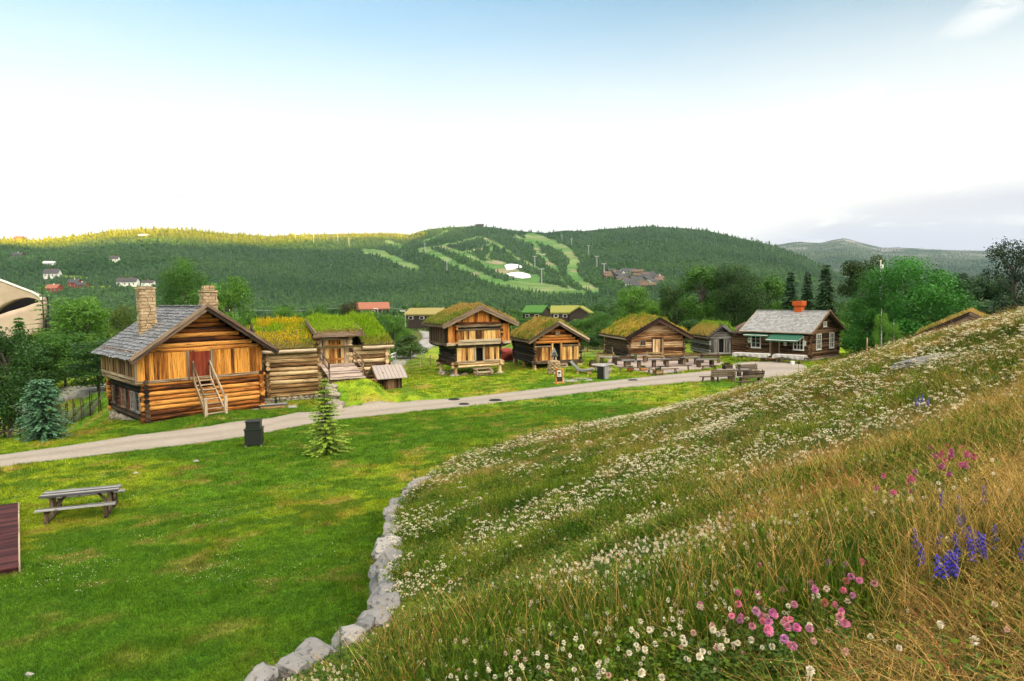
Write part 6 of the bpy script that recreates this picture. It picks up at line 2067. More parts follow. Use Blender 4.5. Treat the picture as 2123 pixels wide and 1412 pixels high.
TREES = {
    'round': [crown_mesh('crown', 1, 30000, 60, 'round', .0088)],
    'roundb': [crown_mesh('crown', 2, 13000, 40, 'round', .0130), crown_mesh('crown', 3, 13000, 36, 'round', .0130)],
    'tall': [crown_mesh('crown', 4, 13000, 44, 'tall', .0118), crown_mesh('crown', 5, 13000, 48, 'tall', .0118)],
    'loose': [crown_mesh('crown', 6, 11000, 48, 'loose', .0115, .55), crown_mesh('crown', 7, 11000, 44, 'loose', .0115, .55)],
    'sparse': [crown_mesh('crown', 12, 5200, 34, 'loose', .0115, .8)],
    'bush': [crown_mesh('crown', 8, 8500, 30, 'bush', .0180), crown_mesh('crown', 9, 8500, 26, 'bush', .0180)],
    'spruce': [spruce_mesh('crown', 1, 30, 11, .23, .38, 11, .0, .03, .027), spruce_mesh('crown', 2, 28, 10, .21, .38, 11, .03, .03, .027)],
    'larch': [spruce_mesh('crown', 3, 20, 7, .24, .10, 8, .22, .15, .017)],
    'bluespruce': [spruce_mesh('crown', 4, 26, 14, .42, .16, 16, .0, .0, .028, .32)],
    'young': [spruce_mesh('crown', 5, 21, 11, .31, .06, 20, .02, .02, .021, .95)],
}
# kind, column, row of the top, width, depth in m, colour, label, category, group, rotation
G1, G2_, G3, G4, GO, GB_ = (.056, .150, .022), (.090, .215, .026), (.030, .085, .018), (.10, .22, .024), (.080, .125, .026), (.036, .088, .040)
TL = [
    ('loose', 165, 615, 150, 60, G2_, 'loose light green birch standing left of the tall log house', 'tree', None),
    ('loose', 200, 705, 140, 50, G3, 'dark drooping tree hugging the dark side of the log house', 'tree', None),
    ('loose', 130, 690, 130, 54, G1, 'dark green tree between the light birch and the bluish spruce', 'tree', None),
    ('larch', 86, 588, 90, 62, G2_, 'thin airy larch in front of the curved concrete building', 'tree', None),
    ('spruce', 38, 655, 72, 58, G1, 'narrow young spruce before the base of the concrete building', 'tree', None),
    ('loose', 6, 680, 150, 46, G3, 'very dark drooping tree cut by the left edge of the picture', 'tree', None),
    ('tall', 70, 715, 110, 52, G3, 'dark narrow tree above the roadside, just behind the bluish spruce', 'tree', None),
    ('bluespruce', 85, 783, 108, 32.6, (.075, .17, .095), 'dense bluish green spruce beside the path at the lower left', 'tree', None),
    ('round', 380, 540, 128, 76, G1, 'dark rounded tree rising between the two stone chimneys', 'tree', None),
    ('roundb', 470, 578, 118, 72, G2_, 'lighter green tree behind the right stone chimney', 'tree', None),
    ('bush', 530, 640, 70, 70, G1, 'low tree behind the left end of the turf barn', 'tree', None),
    ('roundb', 252, 636, 72, 92, GO, 'olive brown tree just left of the left chimney', 'tree', None),
    ('bush', 300, 655, 90, 100, G1, 'green bush seen over the slate roof', 'bush', None),
    ('roundb', 772, 645, 92, 74, G1, 'dark bushy tree behind the right end of the turf barn', 'tree', None),
    ('roundb', 815, 652, 78, 76, G2_, 'bushy tree beside the street lamp', 'tree', None),
    ('tall', 806, 640, 44, 80, G3, 'dark narrow tree behind the street lamp', 'tree', None),
    ('bush', 850, 690, 84, 72, (.06, .12, .03), 'greyish green round bush by the bend of the road', 'bush', None),
    ('bush', 786, 690, 80, 66, G2_, 'bright bush just past the right gable of the turf barn', 'bush', None),
    ('roundb', 725, 627, 56, 140, (.05, .05, .018), 'brownish pine left of the red roofed house', 'tree', None),
    ('roundb', 655, 636, 70, 135, G1, 'dark tree far behind the middle of the turf roof', 'tree', None),
    ('roundb', 590, 636, 80, 130, G2_, 'green tree far behind the left of the turf roof', 'tree', None),
    ('bush', 1140, 655, 90, 120, G2_, 'green thicket below the dark house with the green roof', 'bush', None),
    ('bush', 1090, 652, 70, 110, G1, 'bush just right of the loft storehouse roof', 'bush', None),
    ('bush', 1205, 655, 80, 108, G1, 'bush below the yellow roofed house', 'bush', None),
    ('roundb', 1240, 648, 74, 84, G1, 'dark tree in the gap between post storehouse and log barn', 'tree', None),
    ('bush', 1218, 690, 60, 78, G3, 'dark shrub behind the right eave of the post storehouse', 'bush', None),
    ('bush', 1250, 690, 70, 82, G3, 'dark shrub against the brown side of the log barn', 'bush', None),
    ('loose', 1310, 595, 92, 104, G2_, 'light green tree behind the log barn roof', 'tree', None),
    ('loose', 1360, 622, 80, 108, G2_, 'pale feathery tree right of the light one behind the barn', 'tree', None),
    ('tall', 1400, 584, 84, 98, (.05, .11, .025), 'tall soft green birch left of the dark trees', 'tree', None),
    ('tall', 1455, 550, 100, 92, G1, 'tallest green tree behind the gap between barn and shed', 'tree', None),
    ('round', 1525, 550, 140, 90, (.026, .068, .015), 'broad dark tree behind the grey shed', 'tree', None),
    ('tall', 1592, 572, 95, 94, G1, 'green tree over the left end of the cabin roof', 'tree', None),
    ('bush', 1440, 655, 90, 82, G3, 'dark bush between log barn and grey shed', 'bush', None),
    ('spruce', 1640, 562, 62, 84, (.018, .050, .016), 'dark spruce left of the brick chimney, leftmost of three', 'tree', None),
    ('spruce', 1675, 560, 56, 86, (.018, .046, .014), 'dark spruce right behind the brick chimney, middle of three', 'tree', None),
    ('spruce', 1713, 546, 70, 82, (.018, .046, .014), 'dark spruce right of the brick chimney, the tallest of three', 'tree', None),
    ('tall', 1795, 528, 110, 92, (.040, .075, .020), 'olive tall tree behind the white flagpole', 'tree', None),
    ('bush', 1755, 640, 90, 80, G2_, 'light green thicket behind the cabin gable', 'bush', None),
    ('round', 1880, 538, 232, 62, (.042, .185, .024), 'very large bright round tree right of the cabin', 'tree', None),
    ('roundb', 1800, 620, 120, 64, (.045, .175, .024), 'rounded green tree against the left of the huge one', 'tree', None),
    ('tall', 1972, 556, 84, 76, GB_, 'dark bluish tree right of the huge round tree', 'tree', None),
    ('tall', 2028, 570, 84, 80, GB_, 'dark bluish tree, second right of the huge round tree', 'tree', None),
    ('tall', 2072, 568, 80, 78, GB_, 'dark bluish tree, third right of the huge round tree', 'tree', None),
    ('sparse', 2108, 486, 130, 58, (.020, .042, .024), 'sparse dark tall tree at the right edge of the picture', 'tree', None),
    ('bush', 2060, 615, 150, 66, GB_, 'dark thicket behind the crest at the right edge', 'bush', None),
    ('bush', 1975, 640, 110, 64, G3, 'dark thicket behind the hidden turf hut', 'bush', None),
    ('bush', 1790, 700, 70, 67, GO, 'low weedy shrub at the right corner of the cabin', 'bush', None),
    ('bush', 1850, 705, 100, 58, G3, 'dark undergrowth shrub below the huge round tree', 'bush', None),
    ('young', 672, 778, 112, 28.6, (.20, .29, .035), 'small yellow green young spruce alone on the near lawn', 'tree', None),
]
WIDTH = {'round': .86, 'roundb': .86, 'tall': .60, 'loose': .64, 'sparse': .66, 'bush': .95, 'spruce': .45, 'larch': .46, 'bluespruce': .88, 'young': .66}
for k, (kind, px, top, wpx, Y, colr, lab, cat, grp) in enumerate(TL):
    d = ray(px, top)
    x = d.x * Y; zg = Hs(x, Y); Ht = E + d.z * Y - zg
    wid = wpx / F * Y
    cr, tk = TREES[kind][k % len(TREES[kind])]
    nm = {'spruce': 'spruce_tree', 'bluespruce': 'spruce_tree', 'young': 'spruce_tree', 'larch': 'larch_tree', 'bush': 'bush'}.get(kind, 'leafy_tree')
    t = thing(nm, lab, cat, (x, Y, zg), k * 2.4 if kind != 'young' else .3)
    s = wid / WIDTH[kind]
    for src, pn in ((cr, 'crown'), (tk, 'trunk')):
        o = src.copy(); o.name = pn; COL.objects.link(o); o.parent = t; o.scale = (s, s, Ht)
        if pn == 'crown': o.color = tuple(colr) + (1,)

# ---------------------------------------------------------------- middle-distance wood on the valley floor
MIDB = []
for i in range(4):
    cr, tk = crown_mesh('mid_tree', 40 + i, 900, 22, ('tall', 'loose', 'bush', 'roundb')[i] if i != 3 else 'round', .036)
    cr.data.materials[0] = M_FARTREE; MIDB.append(cr)
for i in range(2):
    cr, tk = spruce_mesh('mid_spruce', 50 + i, 12, 7, .22, .35, 4, 0, .05, .05)
    cr.data.materials[0] = M_FARTREE; MIDB.append(cr)
q = np.random.default_rng(77)
n = 2600
px = q.uniform(-150, 2300, n); Y = np.exp(q.uniform(math.log(128), math.log(360), n))
dx, _ = rayv(px, np.full(n, 640.0))
x = dx * Y
keep = ~((px > 830) & (px < 935) & (Y < 215)) & ~((px > 1080) & (px < 1230) & (Y < 175)) & ~((px < 130) & (Y < 150))
keep &= fbm(x, Y, 45, 3, 6) > .40
px, Y, x = px[keep], Y[keep], x[keep]; n = len(x)
z = H(x, Y)
hill_z = HILL.pos(px, np.clip((Y - 290) / (np.interp(px, HILL.yR[:, 0], HILL.yR[:, 1]) - 290), 0, 1))[:, 2]
z = np.where(Y > 292, np.maximum(z, hill_z), z)
pick = np.where(q.random(n) < .35, 4 + q.integers(0, 2, n), q.integers(0, 4, n))
hgt = q.uniform(3.5, 8.0, n) * np.interp(Y, [120, 200, 360], [.6, .85, 1.15])
tint = lerp3((.028, .080, .020), (.085, .175, .034), np.clip(fbm(x, Y, 30, 3, 8) + q.normal(0, .2, n), 0, 1))
scatter('valley_woods', np.stack([x, Y, z - .2], -1), np.stack([np.zeros(n), np.zeros(n), q.uniform(0, 6.28, n)], -1), np.stack([hgt, hgt, hgt], -1), tint, MIDB, pick,
        'mixed thickets and birch wood filling the valley floor')

# ---------------------------------------------------------------- lawn grass
M_TUFT = mat_leaf('grass_blades', (.38, .42, .36), (1.75, 1.6, 1.3), 'inst', .3, .15)


def tuft(name, seed, nb, rad, h0, h1, w, lean, seg=2, flop=0.0, mat=None, tip=.0):
    q = np.random.default_rng(seed); V = []; Fq = []; T = []
    for _ in range(nb):
        a = q.uniform(0, 6.283); r = rad * math.sqrt(q.random()); bx, by = r * math.cos(a), r * math.sin(a)
        h = q.uniform(h0, h1); a2 = q.uniform(0, 6.283); l = h * lean * q.uniform(.2, 1.2)
        lx, ly = l * math.cos(a2) + flop * h, l * math.sin(a2)
        b = q.uniform(0, 6.283); sx_, sy_ = math.cos(b) * w, math.sin(b) * w
        o = len(V)
        for s in range(seg):
            f = s / seg; k = 1 - .35 * f
            V += [(bx + lx * f * f - sx_ * k, by + ly * f * f - sy_ * k, h * (f - .12 * f * f * lean)), (bx + lx * f * f + sx_ * k, by + ly * f * f + sy_ * k, h * (f - .12 * f * f * lean))]
        V.append((bx + lx, by + ly, h * (1 - .12 * lean)))
        t = q.random()
        for s in range(seg - 1): Fq += [(o + 2 * s, o + 2 * s + 1, o + 2 * s + 3), (o + 2 * s, o + 2 * s + 3, o + 2 * s + 2)]; T += [t, t]
        e = o + 2 * (seg - 1); Fq.append((e, e + 1, o + 2 * seg)); T.append(t)
        if tip and q.random() < tip:      # seed head
            c = np.array([bx + lx, by + ly, h * (1 - .12 * lean)]); dr = unit(np.array([lx * 2, ly * 2, h])); b0 = len(V)
            for j in range(5):
                p = c - dr * .008 * j * 1.6; sd = unit(q.normal(size=3)) * .0028
                V += [tuple(p - sd), tuple(p + sd), tuple(p + dr * .013)]; Fq.append((b0 + 3 * j, b0 + 3 * j + 1, b0 + 3 * j + 2)); T.append(.9)
    return np_mesh(name, V, Fq, mat or M_TUFT, link=False, tone=T)


LT = [tuft('lawn_tuft', i, 16, .085, .022, .055, .0042, .9, 2) for i in range(4)]
q = np.random.default_rng(101)


def samp(n, x0, x1, y0, y1): return q.uniform(x0, x1, n), q.uniform(y0, y1, n)


on_path = lambda x, y: np.zeros(len(x), bool)
PPOLY = np.array([G2(*p) for p in UP] + [G2(*p) for p in LO][::-1]); YPOLY = np.array([G2(*p) for p in [(1478, 767.5), (1530, 752), (1620, 750), (1670, 757), (1672, 772), (1640, 780), (1560, 785), (1478, 789.5)]])
TPOLY = np.array([G2(*p) for p in PATB] + [G2(*p) for p in PATIO][::-1])


def free(x, y): return ~(inside(x, y, PPOLY) | inside(x, y, YPOLY) | inside(x, y, TPOLY))


X_, Y_, S_ = [], [], []
for (n, y0, y1, sc) in ((150000, 8.5, 22, 1.0), (120000, 22, 40, 1.5), (60000, 40, 72, 2.6)):
    px = q.uniform(-40, 2160, n); y = np.sqrt(q.uniform(y0 ** 2, y1 ** 2, n)); dx, _ = rayv(px, np.full(n, 800.0)); x = dx * y
    k = (meadow(x, y) < .25) & free(x, y)
    X_.append(x[k]); Y_.append(y[k]); S_.append(np.full(k.sum(), sc))
x, y, s = np.concatenate(X_), np.concatenate(Y_), np.concatenate(S_)
bare = sstep(.62, .76, fbm(x, y, 1.6, 4, 8) * .6 + fbm(x * .8 - y * .4, y, .55, 3, 4) * .4)
k = q.random(len(x)) > bare * .7
x, y, s = x[k], y[k], s[k]; n = len(x)
c = lawn_col(x, y) * q.uniform(.6, 1.5, (n, 1)) * 1.05
rag = 1 + 1.2 * sstep(.55, .75, fbm(x, y, .8, 3, 33))
sc = np.stack([s, s, s ** .55 * q.uniform(.7, 1.4, n) * rag], -1)
scatter('lawn_grass', np.stack([x, y, H(x, y) - .004], -1), np.stack([np.zeros(n), np.zeros(n), q.uniform(0, 6.28, n)], -1), sc, c, LT, q.integers(0, 4, n), 'short mown grass of the lawn')

# ---------------------------------------------------------------- meadow grass on the bank
MT = [tuft('green_tuft', 20 + i, 28, .075, .07, .20, .0036, .6, 4) for i in range(3)] + \
     [tuft('straw_tuft', 30 + i, 16, .09, .12, .34, .0014, .75, 5, .12, None, .5) for i in range(3)] + \
     [tuft('dry_mat', 40 + i, 40, .12, .05, .18, .0020, 2.2, 4, .2) for i in range(2)]


def leafmat(name, seed, nl, rad, hh, s):
    q = np.random.default_rng(seed)
    C = np.stack([q.normal(0, rad, nl), q.normal(0, rad, nl), q.uniform(.2, 1, nl) * hh], -1)
    nrm = unit(np.array([0, 0, 1.]) + .45 * q.normal(size=(nl, 3))); u = unit(np.cross(nrm, q.normal(size=(nl, 3)))); v = np.cross(nrm, u)
    P, Fq = cards(C, u, v, s * q.uniform(.6, 1.3, nl), .8)
    return np_mesh(name, P, Fq, M_TUFT, link=False, tone=q.random(nl))


MT += [leafmat('clover_leaves', 3, 60, .07, .10, .013), leafmat('clover_leaves', 4, 60, .08, .13, .014)]
XS, YS, SS = [], [], []
for (n, y0, y1, sc) in ((9000, .7, 4, .8), (26000, 4, 10, 1.0), (36000, 10, 24, 1.35), (34000, 24, 62, 2.0)):
    px = q.uniform(300, 2500, n); y = np.sqrt(q.uniform(y0 ** 2, y1 ** 2, n)); dx, _ = rayv(px, np.full(n, 900.0)); x = dx * y
    k = meadow(x, y) > .35
    if y0 < 1: k &= np.hypot(x, y) > 1.1
    XS.append(x[k]); YS.append(y[k]); SS.append(np.full(k.sum(), sc))
x, y, s = np.concatenate(XS), np.concatenate(YS), np.concatenate(SS); n = len(x)
mc, dry = mead_col(x, y)
r = q.random(n)
straw = r < (.05 + .60 * dry)
gc = lerp3((.026, .080, .007), (.145, .215, .015), np.clip(fbm(x, y, 1.2, 3, 41) * 1.3 - .15 + q.normal(0, .15, n), 0, 1))
sc_ = lerp3((.24, .155, .05), (.47, .34, .14), np.clip(fbm(x, y, .9, 3, 43) + q.normal(0, .2, n), 0, 1))
rust = sstep(.60, .72, fbm(x, y, 1.7, 3, 23)) * .6 * sstep(-1, 3.0, x) + .08
sc_ = lerp3(sc_, (.27, .095, .045), (q.random(n) < rust) * .85)
straw = straw | (q.random(n) < (rust - .08) * .4)
mat_ = straw & (q.random(n) < .42)
clov = (~straw) & (q.random(n) < .30)
pick = np.where(mat_, 6 + q.integers(0, 2, n), np.where(straw, 3 + q.integers(0, 3, n), np.where(clov, 8 + q.integers(0, 2, n), q.integers(0, 3, n))))
c = np.where(straw[:, None], sc_, gc)
hs = q.uniform(.7, 1.25, n) * (.62 + .9 * sstep(.35, .65, fbm(x, y, 1.5, 3, 51)))
hs = hs * np.where((x < -1.0) & (y < 10), .55, 1.0) * np.where(np.hypot(x, y) < 3.0, .8, 1.0) * np.where(straw & ~mat_, np.interp(np.hypot(x, y), [3, 8, 20], [1.0, .75, .62]), 1.0)
sc = np.stack([s, s, s ** .5 * hs], -1)
scatter('meadow_grass', np.stack([x, y, H(x, y) - .01], -1), np.stack([q.normal(0, .12, n), q.normal(0, .12, n), q.uniform(0, 6.28, n)], -1), sc, c, MT, pick, 'rough green and straw coloured grass of the flowered bank')

# ---------------------------------------------------------------- white flowers on the bank
M_PETAL = mat_leaf('petals', (.75, .75, .72), (1.12, 1.1, 1.05), 'inst', .25, .1)
M_PETALO = mat_leafobj('flower_petals', (.7, .7, .75), (1.3, 1.25, 1.3), .25)
M_STEM = mat_tone('stems', (.05, .10, .02), (.10, .16, .035), .7, 9, .4, .1, .1)


def clover(name, seed, rad, h, mat, rings=5, per=9, link=False, leaves=True):
    """round clover head of small pointed florets on a thin stem"""
    q = np.random.default_rng(seed)
    V = []; Fq = []; T = []; mi = []
    for i in range(rings):
        ph = -.9 + 2.42 * i / (rings - 1)
        m = max(4, int(per * math.cos(min(abs(ph), 1.4)) + 2))
        for j in range(m):
            a = 6.283 * (j + .5 * (i % 2)) / m + q.uniform(-.15, .15)
            d = np.array([math.cos(a) * math.cos(ph), math.sin(a) * math.cos(ph), math.sin(ph)])
            t = unit(np.cross(d, [0.1, .2, 1.0])); u = np.cross(t, d)
            c = np.array([0, 0, h]) + d * rad * .35; e = np.array([0, 0, h]) + d * rad * q.uniform(.85, 1.1)
            w = rad * .26; o = len(V)
            V += [tuple(c - t * w * .4), tuple(c + t * w * .4), tuple(c * .35 + e * .65 + t * w), tuple(e), tuple(c * .35 + e * .65 - t * w)]
            Fq += [(o, o + 1, o + 2), (o, o + 2, o + 4), (o + 4, o + 2, o + 3)]; tt = q.random(); T += [tt] * 3; mi += [0] * 3
    o = len(V)
    for s in range(3):
        a = s * 2.094
        for zz in (0, h - rad * .3): V.append((.0016 * math.cos(a), .0016 * math.sin(a), zz))
    for s in range(3):
        a, b = o + 2 * s, o + 2 * ((s + 1) % 3)
        Fq += [(a, b, b + 1), (a, b + 1, a + 1)]; T += [.5, .5]; mi += [1, 1]
    if leaves:
        for k in range(9):
            a = q.uniform(0, 6.28); r = q.uniform(.012, .035); zz = h * q.uniform(.15, .75); s_ = q.uniform(.008, .014); o = len(V)
            cx_, cy_ = r * math.cos(a), r * math.sin(a); nx_, ny_ = -math.sin(a) * s_ * .6, math.cos(a) * s_ * .6
            V += [(cx_ * .4, cy_ * .4, zz), (cx_ + nx_, cy_ + ny_, zz + .006), (cx_ * 1.5, cy_ * 1.5, zz + .002), (cx_ - nx_, cy_ - ny_, zz + .006)]
            Fq += [(o, o + 1, o + 2), (o, o + 2, o + 3)]; T += [.4, .4]; mi += [1, 1]
    return np_mesh(name, V, Fq, [mat, M_STEM], link=link, tone=T, mi=mi)


def umbel(name, seed, rad, h, mat, n=22):
    """flat white flower cluster (yarrow-like) on a stem"""
    q = np.random.default_rng(seed); V = []; Fq = []; T = []; mi = []
    for k in range(n):
        r = rad * math.sqrt(q.random()); a = q.uniform(0, 6.283); c = np.array([r * math.cos(a), r * math.sin(a), h - r * r / rad * .4 + q.normal(0, rad * .1)]); s = rad * .22
        o = len(V); tl = q.normal(0, .3, 2)
        for j in range(5): b = j * 1.2566; V.append((c[0] + s * math.cos(b), c[1] + s * math.sin(b), c[2] + s * (math.cos(b) * tl[0] + math.sin(b) * tl[1])))
        Fq += [(o, o + 1, o + 2), (o, o + 2, o + 3), (o, o + 3, o + 4)]; T += [q.random()] * 3; mi += [0] * 3
    o = len(V)
    V += [(-.003, 0, 0), (.003, 0, 0), (0, 0, h)]; Fq.append((o, o + 1, o + 2)); T.append(.4); mi.append(1)
    V += [(0, -.003, 0), (0, .003, 0), (0, 0, h)]; Fq.append((o + 3, o + 4, o + 5)); T.append(.4); mi.append(1)
    return np_mesh(name, V, Fq, [mat, M_STEM], link=False, tone=T, mi=mi)


WF = [clover('white_clover', i, .0115, .16, M_PETAL, 4, 7) for i in range(2)] + [umbel('white_umbel', 5 + i, .024, .24, M_PETAL) for i in range(2)]


def white_density(x, y):
    u = x * .80 + y * .6; v = -x * .6 + y * .8            # bands run along the slope
    a = fbm(u * .45, v, 1.5, 4, 61); b = fbm(x, y, .7, 3, 63); g = fbm(x, y, 7, 2, 65)
    d = np.hypot(x, y)
    c2 = fbm(x, y, .38, 2, 67)
    return sstep(.50, .60, a * .55 + b * .30 + g * .12 + .06) * sstep(.34, .56, c2 * .6 + b * .4) * (1 - .88 * sstep(-.3, .3, x - .9 * y + 1.1 + (b - .5)) * sstep(10, 5.5, y)) * sstep(1.6, 2.6, d)


XS, YS = [], []
for (n, y0, y1) in ((7000, 1.6, 7), (26000, 7, 16), (34000, 16, 34), (24000, 34, 60)):
    px = q.uniform(500, 2300, n); y = np.sqrt(q.uniform(y0 ** 2, y1 ** 2, n)); dx, _ = rayv(px, np.full(n, 900.0)); x = dx * y
    k = (meadow(x, y) > .6) & (q.random(n) < white_density(x, y) * .78 + .012)
    XS.append(x[k]); YS.append(y[k])
x, y = np.concatenate(XS), np.concatenate(YS); n = len(x); d = np.hypot(x, y)
near = np.argsort(d)[:240]
isn = np.zeros(n, bool); isn[near] = True
kk = np.where(q.random(n) < sstep(6, 22, d) * .75, 2 + q.integers(0, 2, n), q.integers(0, 2, n))
sc = q.uniform(.8, 1.3, n) * np.interp(d, [0, 6, 15, 30, 60], [1, 1.05, 1.35, 1.7, 2.1])
szz = q.uniform(.8, 1.3, n) * np.interp(d, [0, 15, 60], [1, 1.1, 1.3])
tint = lerp3((.70, .65, .52), (.52, .36, .30), (q.random(n) < .16) * .7)
m = ~isn
scatter('white_flowers', np.stack([x, y, H(x, y) - .01], -1)[m], np.stack([q.normal(0, .15, n), q.normal(0, .15, n), q.uniform(0, 6.28, n)], -1)[m], np.stack([sc, sc, szz], -1)[m], tint[m], WF, kk[m],
        'drifts of small white clover and yarrow flowers across the bank')
cl = [clover('white_clover_flower', 10 + i, .0125, .15, M_PETALO, 5, 9) for i in range(3)]


def flower(src, name, pos, s, rz, lab, cat, grp, colr, tilt=(0, 0)):
    o = src.copy(); o.name = name; COL.objects.link(o)
    o.location = pos; o.scale = (s, s, s) if not isinstance(s, tuple) else s; o.rotation_euler = (tilt[0], tilt[1], rz); o.color = tuple(colr) + (1,)
    return tag(o, lab, cat, grp)


for i in near:
    flower(cl[i % 3], 'white_clover_flower', (x[i], y[i], Hs(x[i], y[i]) - .01), float(q.uniform(.6, 1.25)), float(q.uniform(0, 6)), 'cream white clover flower in the part of the bank nearest the viewer', 'flower', 'white clover flowers nearest the viewer',
           (.66, .60, .46) if q.random() > .2 else (.55, .33, .27), (float(q.normal(0, .15)), float(q.normal(0, .15))))

# ---------------------------------------------------------------- pink clover and blue flowers, one by one
PK1 = [(855, 420), (973, 438), (1193, 385), (1227, 422), (1252, 405), (1320, 403), (1303, 457), (1293, 478), (1388, 452), (1257, 508), (1292, 512), (1137, 513), (1168, 522), (893, 495), (955, 500), (807, 524), (583, 572),
       (890, 583), (1033, 577), (1175, 563), (1243, 575), (740, 593), (768, 610), (793, 580), (775, 645), (978, 622), (835, 655), (860, 650), (888, 665), (938, 645), (940, 675), (895, 725), (962, 705), (985, 740), (1008, 770),
       (1027, 710), (1195, 623), (1165, 612), (1273, 650), (805, 675), (1105, 680), (915, 655), (1000, 755), (830, 635), (950, 690), (1215, 640), (1400, 460)]
PK2 = [(1553, 873), (1578, 905), (1590, 925), (1530, 935), (1625, 945), (1672, 940), (1690, 925), (1718, 918), (1757, 922), (1667, 980), (1690, 975), (1647, 1023), (1745, 1030), (1560, 1025), (1820, 930), (1785, 955), (1720, 870), (1665, 842),
       (1423, 1048), (1435, 1070), (1272, 1058), (1258, 1120), (1355, 1137), (1402, 1120), (1440, 1137), (1660, 935), (1635, 950), (1430, 1085)]
BL1 = [(1832, 185), (1857, 188), (1848, 240), (1888, 245), (1915, 260), (1938, 285), (1848, 280), (1888, 292), (1655, 315), (1730, 370), (1755, 350), (1790, 345), (1745, 380), (1622, 245), (1655, 245), (1838, 95), (1737, 67), (2003, 235), (2083, 267), (1940, 47), (1770, 362), (1902, 250)]
BL2 = [(1475, 510), (1500, 515), (1530, 520), (1515, 495), (1490, 522)]
pc = [clover('pink_clover_flower', 20 + i, .0165, .20, M_PETALO, 6, 11) for i in range(3)]


def spike(name, seed, h):
    q = np.random.default_rng(seed); V = []; Fq = []; T = []; mi = []
    for i in range(26):
        f = i / 26; z = h * (.62 + .38 * f); a = i * 2.4; r = .0105 * (1 - .6 * f); o = len(V)
        c = np.array([r * math.cos(a), r * math.sin(a), z]); w = .0082 * (1 - .4 * f)
        t = np.array([-math.sin(a), math.cos(a), 0]); u = np.array([math.cos(a) * .6, math.sin(a) * .6, -.5])
        V += [tuple(c - t * w), tuple(c + u * w * 1.8), tuple(c + t * w), tuple(c - u * w * 1.2)]; Fq += [(o, o + 1, o + 2), (o, o + 2, o + 3)]; T += [q.random()] * 2; mi += [0, 0]
    o = len(V)
    for s in range(3):
        a = s * 2.094
        for zz in (0, h * .95): V.append((.0022 * math.cos(a), .0022 * math.sin(a), zz))
    for s in range(3): a, b = o + 2 * s, o + 2 * ((s + 1) % 3); Fq += [(a, b, b + 1), (a, b + 1, a + 1)]; T += [.4, .4]; mi += [1, 1]
    for k in range(10):
        a = q.uniform(0, 6.28); zz = h * q.uniform(.05, .6); o = len(V); dx_, dy_ = math.cos(a), math.sin(a)
        V += [(0, 0, zz), (dx_ * .02 - dy_ * .004, dy_ * .02 + dx_ * .004, zz + .012), (dx_ * .045, dy_ * .045, zz + .02), (dx_ * .02 + dy_ * .004, dy_ * .02 - dx_ * .004, zz + .012)]
        Fq += [(o, o + 1, o + 2), (o, o + 2, o + 3)]; T += [.4, .4]; mi += [1, 1]
    return np_mesh(name, V, Fq, [M_PETALO, M_STEM], link=False, tone=T, mi=mi)


bs = [spike('blue_flower_spike', 30 + i, .22) for i in range(2)]
for L, sc_f, ox, oy, lab, colr, hh in ((PK1, 2.3, 1200, 1000, 'pink clover flower in the dense pink cluster low on the right of the bank', (.62, .20, .36), .20),
                                       (PK2, 2.936, 1400, 640, 'small magenta clover flower in the loose patch on the upper right of the bank', (.45, .08, .21), .20)):
    for i, (a, b) in enumerate(L):
        v = at_ground(ox + a / sc_f, oy + b / sc_f, 1.2, 600, hh * .95)
        flower(pc[i % 3], 'pink_clover_flower', (v.x, v.y, Hs(v.x, v.y) - .012), float(q.uniform(.85, 1.12)) * (1.25 if L is PK2 else 1.0), i * 1.3, lab, 'flower', 'pink clover flowers on the bank',
               tuple(c_ * float(q.uniform(.75, 1.2)) for c_ in colr) if q.random() > .12 else (.36, .13, .08), (float(q.normal(0, .12)), float(q.normal(0, .12))))
for L, sc_f, ox, oy, lab in ((BL1, 2.3, 1200, 1000, 'deep blue flower spike in the dry grass at the lower right'), (BL2, 2.936, 1400, 640, 'violet blue flower spike among white flowers on the upper bank')):
    for i, (a, b) in enumerate(L):
        v = at_ground(ox + a / sc_f, oy + b / sc_f, 1.2, 600,   .21 if L is BL1 else .34)
        flower(bs[i % 2], 'blue_flower', (v.x, v.y, Hs(v.x, v.y) - .01), 1.1 if L is BL1 else 1.35, i * 1.7, lab, 'flower', 'blue flower spikes on the bank', (.045, .035, .40), (float(q.normal(0, .1)), float(q.normal(0, .1))))

# small white and yellow specks of clover in the lawn near the picnic table
n = 5200
px = q.uniform(-30, 700, n); py = q.uniform(985, 1160, n)
pts_ = np.array([(0, 0)] * 0)
y = q.uniform(15, 26, n); dx, _ = rayv(px, np.full(n, 1050.0)); x = dx * y
k = (fbm(x, y, 1.4, 3, 71) * .6 + fbm(x, y, .5, 2, 72) * .4 > .56) & (meadow(x, y) < .1)
x, y = x[k][:1500], y[k][:1500]; n = len(x)
s = q.uniform(.7, 1.1, n)
scatter('lawn_clover', np.stack([x, y, H(x, y) - .11], -1), np.stack([q.normal(0, .1, n), q.normal(0, .1, n), q.uniform(0, 6, n)], -1), s, lerp3((.75, .74, .6), (.6, .58, .22), q.random(n) < .3), WF[:2], q.integers(0, 2, n), 'specks of white clover flowering in the lawn')


